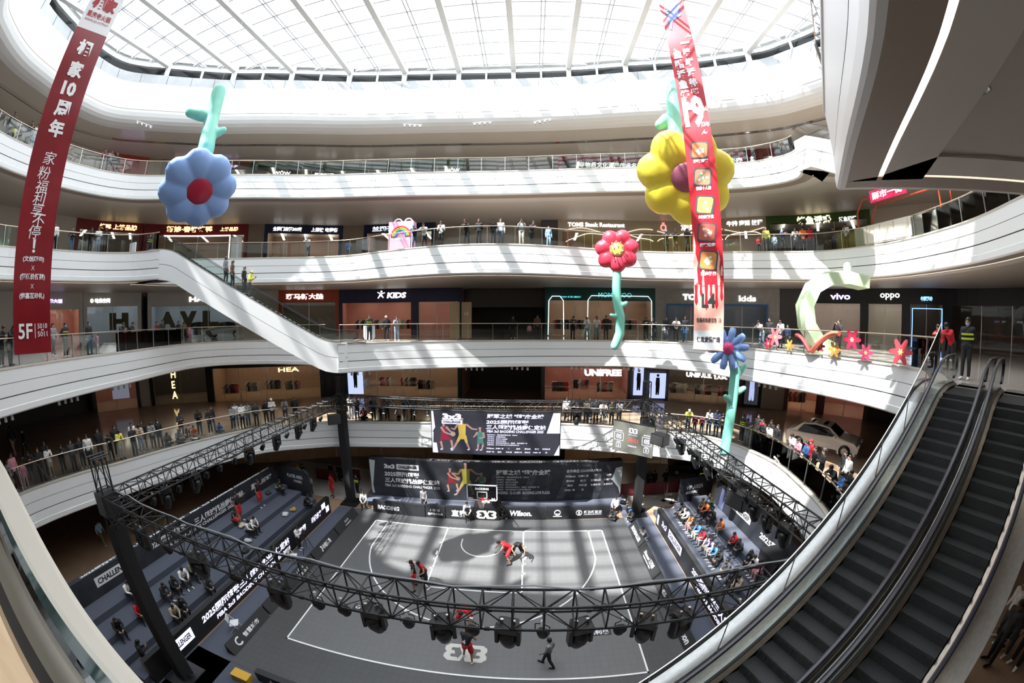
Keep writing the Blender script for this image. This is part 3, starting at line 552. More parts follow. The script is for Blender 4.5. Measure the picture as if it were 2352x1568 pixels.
# ---- the backdrop on its platform
t = thing('event_backdrop', 'wide dark printed event backdrop standing behind the hoop', 'backdrop', (.3,3.6,0))
d = Vector((1,.045,0)).normalized(); o0 = Vector((-9.0,3.05,.3)); Lb = 18.6; Hb = 3.05; N_ = Vector((d.y,-d.x,0))
mb = MB(); mb.obox(o0, d*Lb, N_*-.62, (0,0,Hb)); mb.build('panel', M_BANN, t)
mb = MB()
for i in range(7): x = 8.6+i*1.3; poly2(mb, [(x,.15),(x+.5,.15),(x+1.1,2.2),(x+.6,2.2)], o0, d, ZP, i % 2, .004)
mb.build('print_pattern', [noisy('grey print streaks', (.030,.032,.038), (.10,.105,.115), 2.5, .6, stretch=(1,1,4)), noisy('grey print streaks dark', (.025,.026,.03), (.055,.058,.065), 3, .6)], t)
at = lambda x, z: o0+d*x+Vector((0,0,z))
mb = MB(); text(mb, '2025国际篮联三人篮球挑战赛保定站  FIBA 3x3 BAODING CHALLENGER 2025', at(Lb/2,Hb)+N_*-.3, d, -N_, 16.6, .34, 0, .03, off=.01); mb.build('top_lettering', mat('brown grey print', (.22,.19,.17), .6), t)
mb = MB(); f = lambda s, x, z, w_, h, b=.03, sh=0: text(mb, s, at(x,z), d, ZP, w_, h, 0, b, sh, off=.012)
f('3x3', 1.55, 2.5, .85, .36, .05); rect(mb, at(2.95,2.5), d, ZP, 1.7, .44, 0, .01); text(mb, 'CHALLENGER', at(2.95,2.5), d, ZP, 1.45, .24, 1, .05, off=.02)
f('2025国际篮联', 2.45, 1.9, 2.7, .42, .035, .1); f('三人篮球挑战赛保定站', 3.2, 1.38, 4.2, .42, .035, .1); f('FIBA 3x3 BAODING CHALLENGER 2025', 3.2, .95, 4.2, .22, .02)
f('冠军之城 "篮"启全球', 11.35, 2.35, 3.9, .42, .035)
for i, s in enumerate(('指导单位：国际篮球联合会（FIBA）','支持单位：中国篮球协会','主办单位：保定市人民政府','承办单位：保定市体育局','协办单位：保定新闻传媒中心（集团） 保定爱情广场','运营单位：河北引航体育文化发展有限公司')): f(s, 9.45+.068*len(s)*.92, 1.98-.2*i, .13*len(s), .13, .01)
f('BAODING  12-13 APR  BAODING LOVE PLAZA', 11.35, .72, 3.9, .24, .03); f('合作单位 COOPERATOR', 15.75, 2.4, 2.6, .26, .02)
for i, s in enumerate(('Wilson','乐赛体育','♛','直肅','爱咕咕','巨力','IRONBALLER','爱情广场','惠民','中新源','智慧城市','★英利奥','动能体育','Ⓔ')): f(s, 14.75+(i % 4)*.95, 1.98-.37*(i//4), min(.75,.2*len(s)), .17, .02)
mb.build('lettering', [PRW, PRK], t)
mb = MB(); PM = [mat('red jersey print', (.16,.012,.02), .6), mat('yellow jersey print', (.42,.38,.06), .6), SKINP, mat('pale shoe print', (.35,.36,.42), .6), PRK, mat('ball print', (.38,.20,.14), .6), mat('green jersey print', (.04,.15,.11), .6)]
athlete(mb, at(6.25,.75), d, ZP, 1.25, 0, 0); athlete(mb, at(7.25,.45), d, ZP, 1.45, 1, 1); athlete(mb, at(8.3,.7), d, ZP, 1.15, 6, 2); mb.build('athlete_print', PM, t)
mb = MB(); poly2(mb, [(-.02,.2),(-.02,2.95),(.45,2.9),(.12,.9),(.2,.2)], at(0,0), d, ZP, 0, .015); poly2(mb, [(Lb,0.3),(Lb,2.6),(Lb-.5,2.5),(Lb-.75,1.6),(Lb-.2,.9)], at(0,0), d, ZP, 0, .015); mb.build('corner_flash', mat('pale green white print', (.55,.60,.60), .5), t)
tag(MB().obox((-9.4,1.9,.02), (19.2,.6,0), (0,1.7,0), (0,0,.30)).build('stage_platform', M_CARP), 'low blue grey platform between the backdrop and the baseline boards', 'platform')
# ---- hanging led screen
t = thing('led_screen', 'large hanging led screen showing three players and event details', 'screen', (.55,1.6,6.2))
x0, x1, z0, z1 = -3.58, 4.66, 4.78, 7.62; yS = 1.55; M_SCR = glow('screen black', (.028,.028,.038), 1.0)
MB().obox((x0-.05,yS+.01,z0-.05), (x1-x0+.1,0,0), (0,.28,0), (0,0,z1-z0+.1)).build('cabinet', BLACK, t)
mb = MB(); at2 = lambda x, z: Vector((x0+x, yS, z0+z)); rect(mb, at2((x1-x0)/2,(z1-z0)/2), XP, ZP, x1-x0, z1-z0, 0); mb.build('display', mat('led screen face', (.02,.02,.024), .35, 0, .35, (.05,.05,.075)), t)
mb = MB(); poly2(mb, [(0,0),(.35,0),(.28,.68),(0,.70)], at2(0,0), XP, ZP, 0, .006); poly2(mb, [(0,1.4),(.22,1.75),(.12,2.84),(0,2.84)], at2(0,0), XP, ZP, 0, .006); poly2(mb, [(7.4,1.5),(8.24,1.5),(8.24,2.84),(7.8,2.84)], at2(0,0), XP, ZP, 0, .006); poly2(mb, [(7.9,0),(8.24,0),(8.24,.72)], at2(0,0), XP, ZP, 0, .006); poly2(mb, [(0,1.4),(.1,1.45),(.05,.72),(0,.7)], at2(0,0), XP, ZP, 0, .006)
f = lambda s, x, z, w_, h, b=.03, sh=0.0, m=0: text(mb, s, at2(x,z), XP, ZP, w_, h, m, b, sh, off=.01)
f('3x3', 1.35, 2.5, 1.25, .42, .06); rect(mb, at2(1.35,2.14), XP, ZP, 1.35, .26, 0, .008); f('CHALLENGER', 1.35, 2.14, 1.2, .16, .05, 0, 1)
f('冠军之城 "篮"启全球', 5.4, 2.6, 3.6, .30, .035, .1); f('2025国际篮联', 4.9, 2.22, 2.7, .30, .035, .1); f('三人篮球挑战赛保定站', 5.45, 1.88, 3.8, .32, .035, .1); f('FIBA 3x3 BAODING CHALLENGER 2025', 5.4, 1.6, 3.6, .18, .03, .1)
for i, s in enumerate(('指导单位：国际篮球联合会（FIBA）','支持单位：中国篮球协会','主办单位：保定市人民政府','承办单位：保定市体育局','协办单位：保定新闻传媒中心（集团） 保定爱情广场','运营单位：河北引航体育文化发展有限公司')): f(s, 3.65+.056*len(s)*.92, 1.36-.135*i, .107*len(s), .085, .015)
for i, s in enumerate(('Wilson','乐赛体育','♛','直肅','爱咕咕','巨力','IRONBALLER','爱情广场','惠民','中新源','智慧城市','英利奥','动能体育','Ⓔ')): f(s, 3.8+(i % 7)*.6, .44-.24*(i//7), min(.5,.13*len(s)), .10, .02)
mb.build('lettering', [LEDT, PRK], t)
mb = MB(); PS = [glow('red jersey light', (.20,.012,.035), .9), glow('yellow jersey light', (.50,.36,.08), .9), glow('skin light', (.34,.20,.19), .9), glow('shoe light', (.45,.45,.62), .9), PRK, glow('ball light', (.40,.25,.22), .9), glow('green jersey light', (.05,.16,.13), .9)]
athlete(mb, at2(.95,.25), XP, ZP, 1.3, 0, 0); athlete(mb, at2(2.0,.2), XP, ZP, 1.25, 1, 1); athlete(mb, at2(3.1,.3), XP, ZP, 1.1, 6, 2); mb.build('athlete_picture', PS, t)
# ---- score board
t = thing('scoreboard', 'grey electronic scoreboard showing 05 against 05 hanging at the truss corner', 'scoreboard', (9.2,.6,6.1))
a_, b_ = Vector((8.10,1.55,5.15)), Vector((10.32,.02,5.02)); d = (b_-a_).normalized(); hS = 1.98; N_ = Vector((d.y,-d.x,0)).normalized()
MB().obox(a_, b_-a_, -N_*.14, (0,0,hS)).build('display', [mat('dull grey screen', (.11,.11,.095), .35, 0, .35, (.17,.17,.145))], t); MB().obox(a_+Vector((0,0,hS)), b_-a_, -N_*.16, (0,0,.05)).build('top_frame', BLACK, t)
W_ = (b_-a_).length; at3 = lambda x, z: a_+d*x+Vector((0,0,z)); mb = MB()
mark33(mb, at3(W_*.5,1.52), d, ZP, .58, .34, 0, .008)
f = lambda s, x, z, w_, h, b=.03, m=0: text(mb, s, at3(x,z), d, ZP, w_, h, m, b, off=.012)
def frame2(x, z, w_, h, th=.03):
    for dx, dz, a, b in ((0,h/2,w_,th),(0,-h/2,w_,th),(w_/2,0,th,h),(-w_/2,0,th,h)): rect(mb, at3(x+dx,z+dz), d, ZP, a, b, 0, .008)
for x in (.42, W_-.42): frame2(x, 1.0, .60, .52); f('05', x, 1.0, .36, .30, .03); frame2(x, .42, .30, .30); f('FOULS', x, .64, .24, .07)
f('2', .42, .42, .12, .18); f('5', W_-.42, .42, .12, .18); f('BAOLDING', .42, 1.38, .46, .09); f('JENGDING', W_-.42, 1.38, .46, .09); f('TIMEOUT', W_*.5, .5, .6, .09); f('SHOT CLOCK', W_*.5, 1.24, .6, .06); f('08:01', W_*.5, .90, .72, .28, .0, 1)
mb.build('lettering', [LEDT, glow('red led digits', (1.0,.10,.06), 1.3)], t)
MB().tube([at3(.4,hS)-N_*.08, at3(.4,hS)-N_*.08+Vector((0,0,.8))], .015).build('hanger', BLACK, t); MB().tube([at3(W_-.4,hS)-N_*.08, at3(W_-.4,hS)-N_*.08+Vector((0,0,.8))], .015).build('hanger', BLACK, t)
# ---- long led walls in front of the stands
def ledwall(x, side, y0, y1, label, items):
    t = thing('led_wall', label, 'led wall', (x,(y0+y1)/2,0), 'led walls in front of the stands'); s = side; R_ = YP if s < 0 else YN
    mb = MB(); mb.obox((x if s > 0 else x-.28, y0, .02), (.28,0,0), (0,y1-y0,0), (0,0,1.28)); mb.build('cabinet', mat('led wall black', (.02,.02,.021), .35), t)
    mb = MB()
    for it in items:
        if it[0] == 'r': rect(mb, (x-s*0, it[1], it[2]), R_, ZP, it[3], it[4], it[5], .008)
        else: text(mb, it[0], (x, it[1], it[2]), R_, ZP, it[3], it[4], it[5], .035, .15, off=.015)
    mb.build('lettering', [LEDT, PRK], t)
ledwall(-11.1, -1, -15.9, .12, 'long led wall with glowing violet lettering in front of the left stand', [('2025国际篮联三人篮球挑战赛保定站', -8.7, .86, 7.5, .46, 0), ('FIBA 3x3 BAODING CHALLENGER 2025', -8.3, .38, 6.6, .24, 0), ('r', -13.9, .75, 1.5, .62, 0), ('CHALLENGER', -13.95, .75, 1.3, .32, 1), ('直肅', -3.5, .75, .9, .42, 0), ('动能体育', -1.75, .72, 1.3, .44, 0), ('r', -.75, .98, .5, .42, 0), ('r', -.3, .55, .42, .44, 0)])
ledwall(11.25, 1, -15.9, .28, 'long led wall with glowing violet lettering in front of the right stand', [('2025国际篮联三人篮球挑战赛保定站', -9.5, .86, 7.6, .46, 0), ('FIBA 3x3 BAODING CHALLENGER 2025', -9.8, .38, 6.6, .24, 0), ('3x3', -1.2, .80, .85, .40, 0), ('r', -3.05, .82, 2.1, .56, 0), ('CHALLENGER', -3.05, .82, 1.8, .34, 1), ('r', -.05, .62, .32, .72, 0)])
# ---- carpeted stands
def stand(label, tiers, y0, y1):
    t = thing('spectator_stand', label, 'stand', ((tiers[0][0]+tiers[-1][1])/2, (y0+y1)/2, 0), 'carpeted stands')
    for a, b, z in tiers: MB().obox((min(a,b), y0, .02), (abs(b-a),0,0), (0,y1-y0,0), (0,0,z-.02)).build('tier', M_CARP, t)
stand('four tier carpeted stand left of the court', [(-11.42,-12.6,.35),(-12.6,-13.85,.70),(-13.85,-15.1,1.05),(-15.1,-16.28,1.4)], -16.2, .6)
stand('three tier carpeted stand right of the court', [(11.56,13.1,.35),(13.1,14.4,.75),(14.4,15.55,1.15)], -15.5, 1.7)
t = thing('banner_wall', 'tall dark banner wall behind the left stand', 'banner wall', (-16.4,-7.5,0)); MB().obox((-16.62,-16.2,.02), (.32,0,0), (0,17,0), (0,0,2.68)).build('panel', M_BANN, t)
mb = MB(); g = lambda s, y, z, w_, h, m=0, b=.035, sh=.1: text(mb, s, (-16.3,y,z), YP, ZP, w_, h, m, b, sh, off=.015)
text(mb, '2025国际篮联三人篮球挑战赛保定站   FIBA 3x3 BAODING CHALLENGER 2025', (-16.46,-7.4,2.71), YP, XN, 15.5, .22, 0, .04, off=.0)
rect(mb, (-16.3,-13.3,2.15), YP, ZP, 2.5, .52, 0, .01); g('CHALLENGER', -13.3, 2.15, 2.2, .3, 1); g('2025国际篮联', -9.6, 2.25, 3.0, .44); g('三人篮球挑战赛保定站', -5.2, 2.1, 4.6, .46); g('FIBA 3x3 BAODING CHALLENGER 2025', -7.0, 1.72, 6.2, .22); g('直肅', -1.6, 2.1, .9, .42); g('动能体育', -.25, 2.1, 1.2, .36); mb.build('lettering', [PRW, PRK], t)
t = thing('banner_wall', 'dark banner wall behind the right stand under the long truss', 'banner wall', (15.7,-7,0)); MB().obox((15.56,-15.5,.02), (.3,0,0), (0,16,0), (0,0,2.85)).build('panel', M_BANN, t)
mb = MB(); g = lambda s, y, z, w_, h, m=0, b=.035, sh=.1: text(mb, s, (15.56,y,z), YN, ZP, w_, h, m, b, sh, off=.015)
poly2(mb, [(-.5,-.9),(.15,-.9),(.3,.55),(-.3,.55)], (15.56,-.6,2.1), YN, ZP, 2, .01); g('3x3', -1.2, 2.3, .8, .4); rect(mb, (15.56,-2.9,2.2), YN, ZP, 2.2, .55, 0, .01); g('CHALLENGER', -2.9, 2.2, 1.9, .32, 1); g('2025国际篮联', -6.8, 2.0, 3.4, .5); g('三人篮球挑战赛保定站', -10.5, 2.0, 3.4, .44); g('FIBA 3x3 B', -10.4, 1.4, 2.2, .24); mb.build('lettering', [PRW, PRK, mat('violet blue print', (.13,.15,.28), .6)], t)
def signwall(a, b, z0, z1, label, lines):
    a, b = Vector(a), Vector(b); d = (b-a).normalized(); N_ = Vector((d.y,-d.x,0)); t = thing('area_sign_wall', label, 'sign wall', (*((a+b)/2).xy, z0)); L = (b-a).length
    MB().prism([a+Vector((0,0,z0)), b+Vector((0,0,z0)), b+Vector((0,0,z1-.25)), b-d*.3+Vector((0,0,z1)), a+Vector((0,0,z1))], -N_*.25).build('panel', M_BANN, t); mb = MB()
    for s, x, z, w_, h in lines: text(mb, s, a+d*x+Vector((0,0,z)), d, ZP, w_, h, 0, .03, .1, off=.012)
    mb.build('lettering', PRW, t)
signwall((-16.25,1.0,0), (-13.15,.72,0), .02, 2.68, 'dark sign wall reading player area at the far end of the left stand', [('PLAYER AREA', 1.85, 2.1, 1.55, .28), ('球员候赛区', 2.1, 1.72, .8, .22)])
signwall((13.5,1.85,0), (16.3,2.3,0), .02, 2.5, 'dark sign wall reading VIP area at the far end of the right stand', [('VIP AREA', 1.2, 1.75, 1.5, .34), ('贵宾观赛区', 1.0, 1.35, 1.1, .24)])
# ================================================================ lighting truss, lamps, hanging banners, inflatable flowers
def remesh(mb, voxel, mats, name='m', smooth=2, extra=None):
    me = mb.mesh('tmp'); o = bpy.data.objects.new('tmp', me); SC.collection.objects.link(o)
    r = o.modifiers.new('r', 'REMESH'); r.mode = 'VOXEL'; r.voxel_size = voxel
    if smooth: s = o.modifiers.new('s', 'SMOOTH'); s.factor = .5; s.iterations = smooth
    dg = bpy.context.evaluated_depsgraph_get(); out = bpy.data.meshes.new_from_object(o.evaluated_get(dg)); out.name = name
    bpy.data.objects.remove(o); bpy.data.meshes.remove(me)
    out.materials.clear()
    for m in (mats if isinstance(mats, (list, tuple)) else [mats]): out.materials.append(m)
    out.polygons.foreach_set('use_smooth', [True]*len(out.polygons)); out.polygons.foreach_set('material_index', [0]*len(out.polygons)); return out
M_TR = noisy('black truss paint', (.012,.012,.013), (.03,.03,.032), 30, .42, .2)
ZT, ZBm = 8.3, 7.65
def truss(label, a, b, step=.6, w_=.52, h=.62, up=Vector((0,0,1)), name='lighting_truss'):
    a, b = Vector(a), Vector(b); d = (b-a).normalized(); L = (b-a).length; s = d.cross(up).normalized(); u = s.cross(d)
    t = thing(name, label, 'truss', (a+b)/2, 'black lighting truss'); C4 = [(-.5,.5),(.5,.5),(.5,-.5),(-.5,-.5)]
    P = lambda k, x: a+d*x+s*C4[k][0]*w_+u*C4[k][1]*h
    for k in range(4): MB().tube([P(k,0), P(k,L)], .030, 6).build('chord', M_TR, t)
    n = max(2, round(L/step)); mb = MB(); bt = MB()
    for i in range(n+1):
        x = L*i/n
        for k in range(4): bt.tube([P(k,x), P((k+1) % 4,x)], .020, 5)
        if i < n:
            for k in range(4): mb.tube([P(k,x) if (i+k) % 2 else P((k+1) % 4,x), P((k+1) % 4,x+L/n) if (i+k) % 2 else P(k,x+L/n)], .015, 4, caps=False)
    mb.build('diagonal_lattice', M_TR, t); bt.build('batten_lattice', M_TR, t)
    k = 0.0
    while k < L-1.9:                                     # bolted joints between truss sections
        j = MB(); x = k+2.0
        for q in range(4): j.tube([P(q,x-.05), P(q,x+.05)], .045, 6)
        j.build('joint_lattice', M_TR, t); k += 2.0
    return t
zc = (ZT+ZBm)/2
truss('front lighting truss crossing above the near end of the court', (-10.1,-14.85,zc), (10.1,-14.85,zc))
truss('left lighting truss above the edge of the left stand', (-10.35,-14.6,zc), (-10.35,1.7,zc))
truss('right lighting truss above the edge of the right stand', (10.35,1.7,zc), (10.35,-14.6,zc))
truss('back lighting truss above the hanging led screen', (-10.1,1.95,zc), (10.1,1.95,zc))
for x, y, lab in ((-10.35,-14.85,'near left black cloth wrapped truss tower'), (-10.35,1.95,'far left black truss tower behind the left stand'), (10.35,1.95,'far right black truss tower behind the scoreboard'), (10.35,-14.85,'near right truss tower hidden behind the escalator glass')):
    t = truss(lab, (x,y,.06), (x,y,9.5), 1.0, .42, .42, Vector((1,0,0)), 'truss_tower'); t['group'] = 'black truss towers'; t.location = (x,y,0)
    for c in t.children: c.location = Vector((0,0,4.78))
    mb = MB(); mb.rbox((x,y,3.6), (.56,.56,7.0), .05); mb.build('cloth_cover', BLK2, t); mb = MB(); mb.box((x,y,.05), (1.3,1.3,.10)); mb.tube([(x-.6,y,.3),(x-.25,y,.3)], .03); mb.tube([(x+.6,y,.3),(x+.25,y,.3)], .03); mb.build('base_plate', BLACK, t)
    mb = MB()
    for dx in (-.16, .16): mb.tube([(x+dx,y-.35,9.55),(x+dx,y+.35,9.55)], .03)
    mb.build('top_bar_lattice', M_TR, t); mb = MB(); mb.rbox((x,y,zc), (.66,.66,.75), .06); mb.build('sleeve_block', M_TR, t)
t = tag(MB().tube([(-10+i*.8, -14.62+.05*math.sin(i*2.1), ZT+.06+.03*math.sin(i*1.3)) for i in range(26)], .018, 5).build('power_cable', mat('grey cable', (.30,.31,.34), .5)), 'grey cable lying along the top of the front truss', 'cable')
t = tag(MB().tube([(-10.25+.04*math.sin(i), -14.3+i*.7, ZBm-.06-.04*math.sin(i*1.7)) for i in range(23)], .022, 5).build('power_cable', BLACK), 'black cable bundle under the left truss', 'cable')
# lamps
M_LENS = glow('white lamp lens', (.85,.85,1.0), 2.2); M_PURP = glow('purple lamp lens', (.55,.10,1.0), 3.0); M_HOUS = mat('black lamp housing', (.010,.010,.011), .35); CLAMP = mat('chrome clamp', (.70,.70,.70), .2, .9)
def lamp_par():
    t = thing('par_lamp', 'x', 'stage lamp'); q = Matrix.Rotation(math.radians(35), 3, 'X')
    f = lambda mb, n, m, s=True: mb.build(n, m, t, s, world=False)
    f(MB().lathe([(0,.17),(.06,.16),(.10,.10),(.115,-.12),(.125,-.15),(.11,-.15),(.10,-.10)], (0,0,-.34), 12, 0, q), 'can', M_HOUS); f(MB().lathe([(.10,-.115),(.05,-.10),(.045,-.12),(0,-.12)], (0,0,-.34), 12, 0, q), 'lens', M_LENS)
    f(MB().tube([(-.15,0,-.34),(-.15,0,-.12),(0,0,-.07),(.15,0,-.12),(.15,0,-.34)], .012, 5), 'yoke', M_HOUS); f(MB().box((0,0,-.03), (.07,.05,.10)), 'clamp', CLAMP, False); return t
def lamp_head():
    t = thing('moving_head_lamp', 'x', 'stage lamp'); f = lambda mb, n, m, s=False: mb.build(n, m, t, s, world=False); q = Matrix.Rotation(math.radians(25), 3, 'X')
    f(MB().rbox((0,0,-.16), (.42,.34,.18), .05), 'base', M_HOUS); mb = MB(); mb.rbox((-.22,0,-.42), (.09,.20,.44), .03); mb.rbox((.22,0,-.42), (.09,.20,.44), .03); f(mb, 'yoke', M_HOUS)
    f(MB().lathe([(0,.26),(.12,.25),(.17,.16),(.18,-.05),(.15,-.30),(.14,-.36),(.12,-.36)], (0,0,-.55), 12, 0, q), 'head', M_HOUS, True); f(MB().lathe([(.12,-.345),(0,-.33)], (0,0,-.55), 12, 0, q), 'lens', mat('dark lamp lens', (.02,.02,.03), .05), True)
    mb = MB(); mb.box((-.12,0,-.03), (.06,.05,.12)); mb.box((.12,0,-.03), (.06,.05,.12)); f(mb, 'clamp', CLAMP); return t
PAR0, HEAD0 = lamp_par(), lamp_head(); used = {'p': 0, 'h': 0}
def hang(kind, x, y, rz, label, purple=False):
    src = PAR0 if kind == 'p' else HEAD0
    grp = 'par lamps on the truss' if kind == 'p' else 'moving head lamps on the truss'
    if used[kind] == 0: o = src; o.location = (x,y,ZBm+.0); o.rotation_euler = (0,0,rz); o['label'] = label; o['group'] = grp
    else: o = dup(src, (x,y,ZBm), rz, label, grp)
    used[kind] += 1
    if purple:
        for c in o.children:
            if c.name.startswith('lens'): c.data = c.data.copy(); c.data.materials[0] = M_PURP
    return o
KN = {'p': 'round par lamp', 'h': 'moving head lamp'}
def lamp_row(spots, f, rz, where):
    cnt = {'p': 0, 'h': 0}
    for s in spots:
        k = s[0]; pu = s.startswith('hv'); v = float(s.split(':')[1]); x, y = f(v)
        hang(k, x, y, rz+RNG.uniform(-.4,.4), '%s %s%s %s' % (nth(cnt[k]), 'black ', KN[k], where), pu); cnt[k] += 1
lamp_row(['h:-8.6','p:-7.2','h:-5.8','p:-4.4','h:-3.0','p:-1.91','p:-1.26','h:-.55','p:.22','h:.96','p:1.56','h:2.28','p:2.96','h:3.73','p:4.56','h:5.06','h:5.89','p:7.2','h:8.5'], lambda v: (v,-14.85), 0, 'from the left under the front truss')
lamp_row(['p:-13.06','h:-12.47','p:-11.79','hv:-10.89','p:-10.25','p:-9.43','p:-8.49','hv:-7.46','p:-6.43','h:-5.29','p:-4.34','hv:-3.25','p:-2.59','h:-1.67','p:-.77'], lambda v: (-10.35,v), PI/2, 'from the near end under the left truss')
lamp_row(['h:.6','p:-3.2','hv:-3.88','p:-4.89','h:-5.66','p:-6.34','hv:-6.92','p:-7.9','h:-8.97','p:-9.96','h:-10.57','hv:-11.35','h:-12.32'], lambda v: (10.35,v), -PI/2, 'from the far end under the right truss')
lamp_row(['p:-9.06','p:-8.02','p:-7.08','p:-6.16','p:-4.83','p:-3.95','p:-3.43','p:-2.31','p:1.71','p:2.69','h:3.66','p:4.22','p:5.14','h:5.76','p:6.61','p:7.67'], lambda v: (v,1.95), PI, 'from the left under the back truss')
# loudspeakers hung from the corners
def speaker(loc, rz, label):
    t = thing('loudspeaker', label, 'loudspeaker', loc, 'hung loudspeakers', rz); f = lambda mb, n, m: mb.build(n, m, t, False, world=False)
    f(MB().prism([(-.45,-.35,-1.0),(.45,-.35,-1.0),(.38,.35,-1.05),(-.38,.35,-1.05)], (0,0,.62)), 'cabinet', M_PAD); f(MB().box((0,-.36,-.69), (.82,.03,.52)), 'grille', mat('speaker grille', (.03,.03,.03), .6))
    mb = MB(); mb.tube([(-.4,0,-.4),(-.4,0,0)], .025); mb.tube([(.4,0,-.4),(.4,0,0)], .025); mb.tube([(-.45,0,-.02),(.45,0,-.02)], .03); f(mb, 'bracket', BLACK)
speaker((10.0,-1.9,ZBm-.0), -1.0, 'black loudspeaker hung at the right truss beside the scoreboard'); speaker((-10.2,.55,ZBm), .7, 'black loudspeaker hung beside the far left tower'); speaker((10.6,-9.3,ZBm), -1.3, 'black loudspeaker hung under the middle of the right truss')
# ---- hanging banners
def banner_bend(mb, o, n, amp):
    for i, p in enumerate(mb.v):
        p = Vector(p); z = p.z; mb.v[i] = tuple(p + n*(amp*math.sin(z*.9+1)+.4*amp*math.sin(z*2.3))); 
def banner(az, r, z0, z1, w_):
    c = Vector((CAM.x+r*math.sin(az), CAM.y+r*math.cos(az), 0)); n = Vector((-math.sin(az), -math.cos(az), 0)); R_ = Vector((-n.y, n.x, 0)); return c, n, R_
def cloth(c, R_, z0, z1, w_, m, N=40, th=.012, n=None):
    mb = MB(); k = int(N)+1; zs = [z0+(z1-z0)*i/N for i in range(k)]
    F = [[c-R_*w_/2+R_*w_*j/4+Vector((0,0,z)) for z in zs] for j in range(5)]; Bk = [[p-n*th for p in col] for col in F]
    for j in range(4): mb.strip(F[j], F[j+1], m); mb.strip(Bk[j+1], Bk[j], m)
    mb.strip(Bk[0], F[0], m); mb.strip(F[4], Bk[4], m); return mb
# left: dark red hot pot banner
az = math.radians(-73.85); r_ = 14.6; c, n, R_ = banner(az, r_, 0, 0, 0); Zp = lambda z15: CAM.z+(z15-CAM.z)*r_/15
t = thing('hanging_banner', 'long dark red banner with white writing hanging at left', 'banner', (c.x,c.y,Zp(12.75)), 'tall vertical banners'); W_ = 1.22
mb = cloth(c, R_, Zp(12.75), Zp(23.6), W_, 0, 44, .012, n); banner_bend(mb, c, n, .03); mb.build('cloth', noisy('dark red banner cloth', (.20,.006,.012), (.24,.008,.016), 1.5, .28), t, True)
mb = cloth(c, R_, Zp(23.6), Zp(27.5), W_, 0, 16, .012, n); banner_bend(mb, c, n, .03); mb.build('white_header', mat('white banner cloth', (.75,.75,.76), .4), t, True)
mb = MB(); tx = lambda s, z, w_, h, x=0.0, b=.03, sh=0.0, m=0: text(mb, s, c+R_*x+Vector((0,0,Zp(z))), R_, ZP, w_, h, m, b, sh, off=.02)
for s, z in zip('相家', (22.85,21.95)): tx(s, z, .52, .62, 0, .045)
tx('10', 21.2, .50, .52, 0, .05)
for s, z in zip('周年', (20.45,19.75)): tx(s, z, .52, .58, 0, .045)
for s, z in zip('家粉福利享不停', (18.75,18.25,17.8,17.42,17.05,16.72,16.38)): tx(s, z, .42, .42, RNG.uniform(-.06,.06), .0, .12)
tx('！', 15.95, .10, .40, -.02, .03)
tx('(文创周边)', 15.55, .70, .19); tx('X', 15.29, .11, .13, 0, -.01); tx('(超低价折扣)', 15.02, .82, .20); tx('X', 14.74, .11, .13, 0, -.01); tx('(惊喜互动礼)', 14.45, .82, .20)
tx('5F', 13.42, .46, .44, -.22, .02); tx('|', 13.42, .02, .42, .10); tx('5010', 13.56, .32, .15, .34, .01); tx('-', 13.44, .08, .03, .34); tx('5011', 13.32, .32, .15, .34, .01)
tx('相家', 24.9, .95, .62, 0, .05, 0, 1); tx('重庆老火锅', 24.3, .95, .26, 0, .02, 0, 1); tx('XIANG JIA HOTPOT', 24.02, .95, .12, 0, .01, 0, 1); banner_bend(mb, c, n, .03); mb.build('lettering', [mat('white banner print', (.86,.86,.86), .5), mat('red banner print', (.35,.01,.02), .5)], t)
# right: bright red grilled fish banner
az = math.radians(28.5); r_ = 17.0; c, n, R_ = banner(az, r_, 0, 0, 0); W_ = 1.36
t = thing('hanging_banner', 'long bright red banner with five food trays hanging at right', 'banner', (c.x,c.y,12.2), 'tall vertical banners')
mb = cloth(c, R_, 15.1, 33.2, W_, 0, 60, .012, n); banner_bend(mb, c, n, .035); mb.build('cloth', noisy('bright red banner cloth', (.52,.008,.022), (.60,.010,.028), 1.2, .4), t, True)
mb = cloth(c, R_, 13.05, 15.1, W_, 0, 10, .012, n); banner_bend(mb, c, n, .035); mb.build('pink_section', mat('pink banner cloth', (.72,.36,.29), .5), t, True)
mb = cloth(c, R_, 12.2, 13.05, W_, 0, 6, .012, n); banner_bend(mb, c, n, .035); mb.build('grey_section', mat('grey banner cloth', (.55,.55,.57), .5), t, True)
MB().tube([c-R_*(W_/2+.03)+Vector((0,0,12.2)), c+R_*(W_/2+.03)+Vector((0,0,12.16))], .03, 6).build('bottom_bar', mat('brown bar', (.30,.16,.10), .5), t)
mb = MB(); at_ = lambda x, z: c+R_*x+Vector((0,0,z))
def flame(pts, m, off): poly2(mb, pts, c, R_, ZP, m, off)
for x0, w_, dz in ((-.68,.20,.75),(-.44,.16,.35),(-.22,.2,.95),(.02,.16,.45),(.24,.2,.9),(.48,.18,.55)):     # red drops running into the pink, pink flames rising
    flame([(x0,15.5),(x0+w_,15.5),(x0+w_*.75,15.1-dz*.5),(x0+w_*.9,15.1-dz),(x0+w_*.5,15.1-dz-.18),(x0+w_*.15,15.1-dz),(x0+w_*.25,15.1-dz*.5)], 1, .018)
for x0, w_, dz in ((-.62,.14,1.3),(-.30,.12,.7),(.40,.14,1.5),(.56,.10,.8),(-.66,.10,2.4)): flame([(x0,15.05),(x0+w_,15.05),(x0+w_*.7,15.3+dz*.4),(x0+w_*1.1,15.2+dz*.7),(x0+w_*.4,15.2+dz),(x0-.02,15.3+dz*.5)], 0, .016)
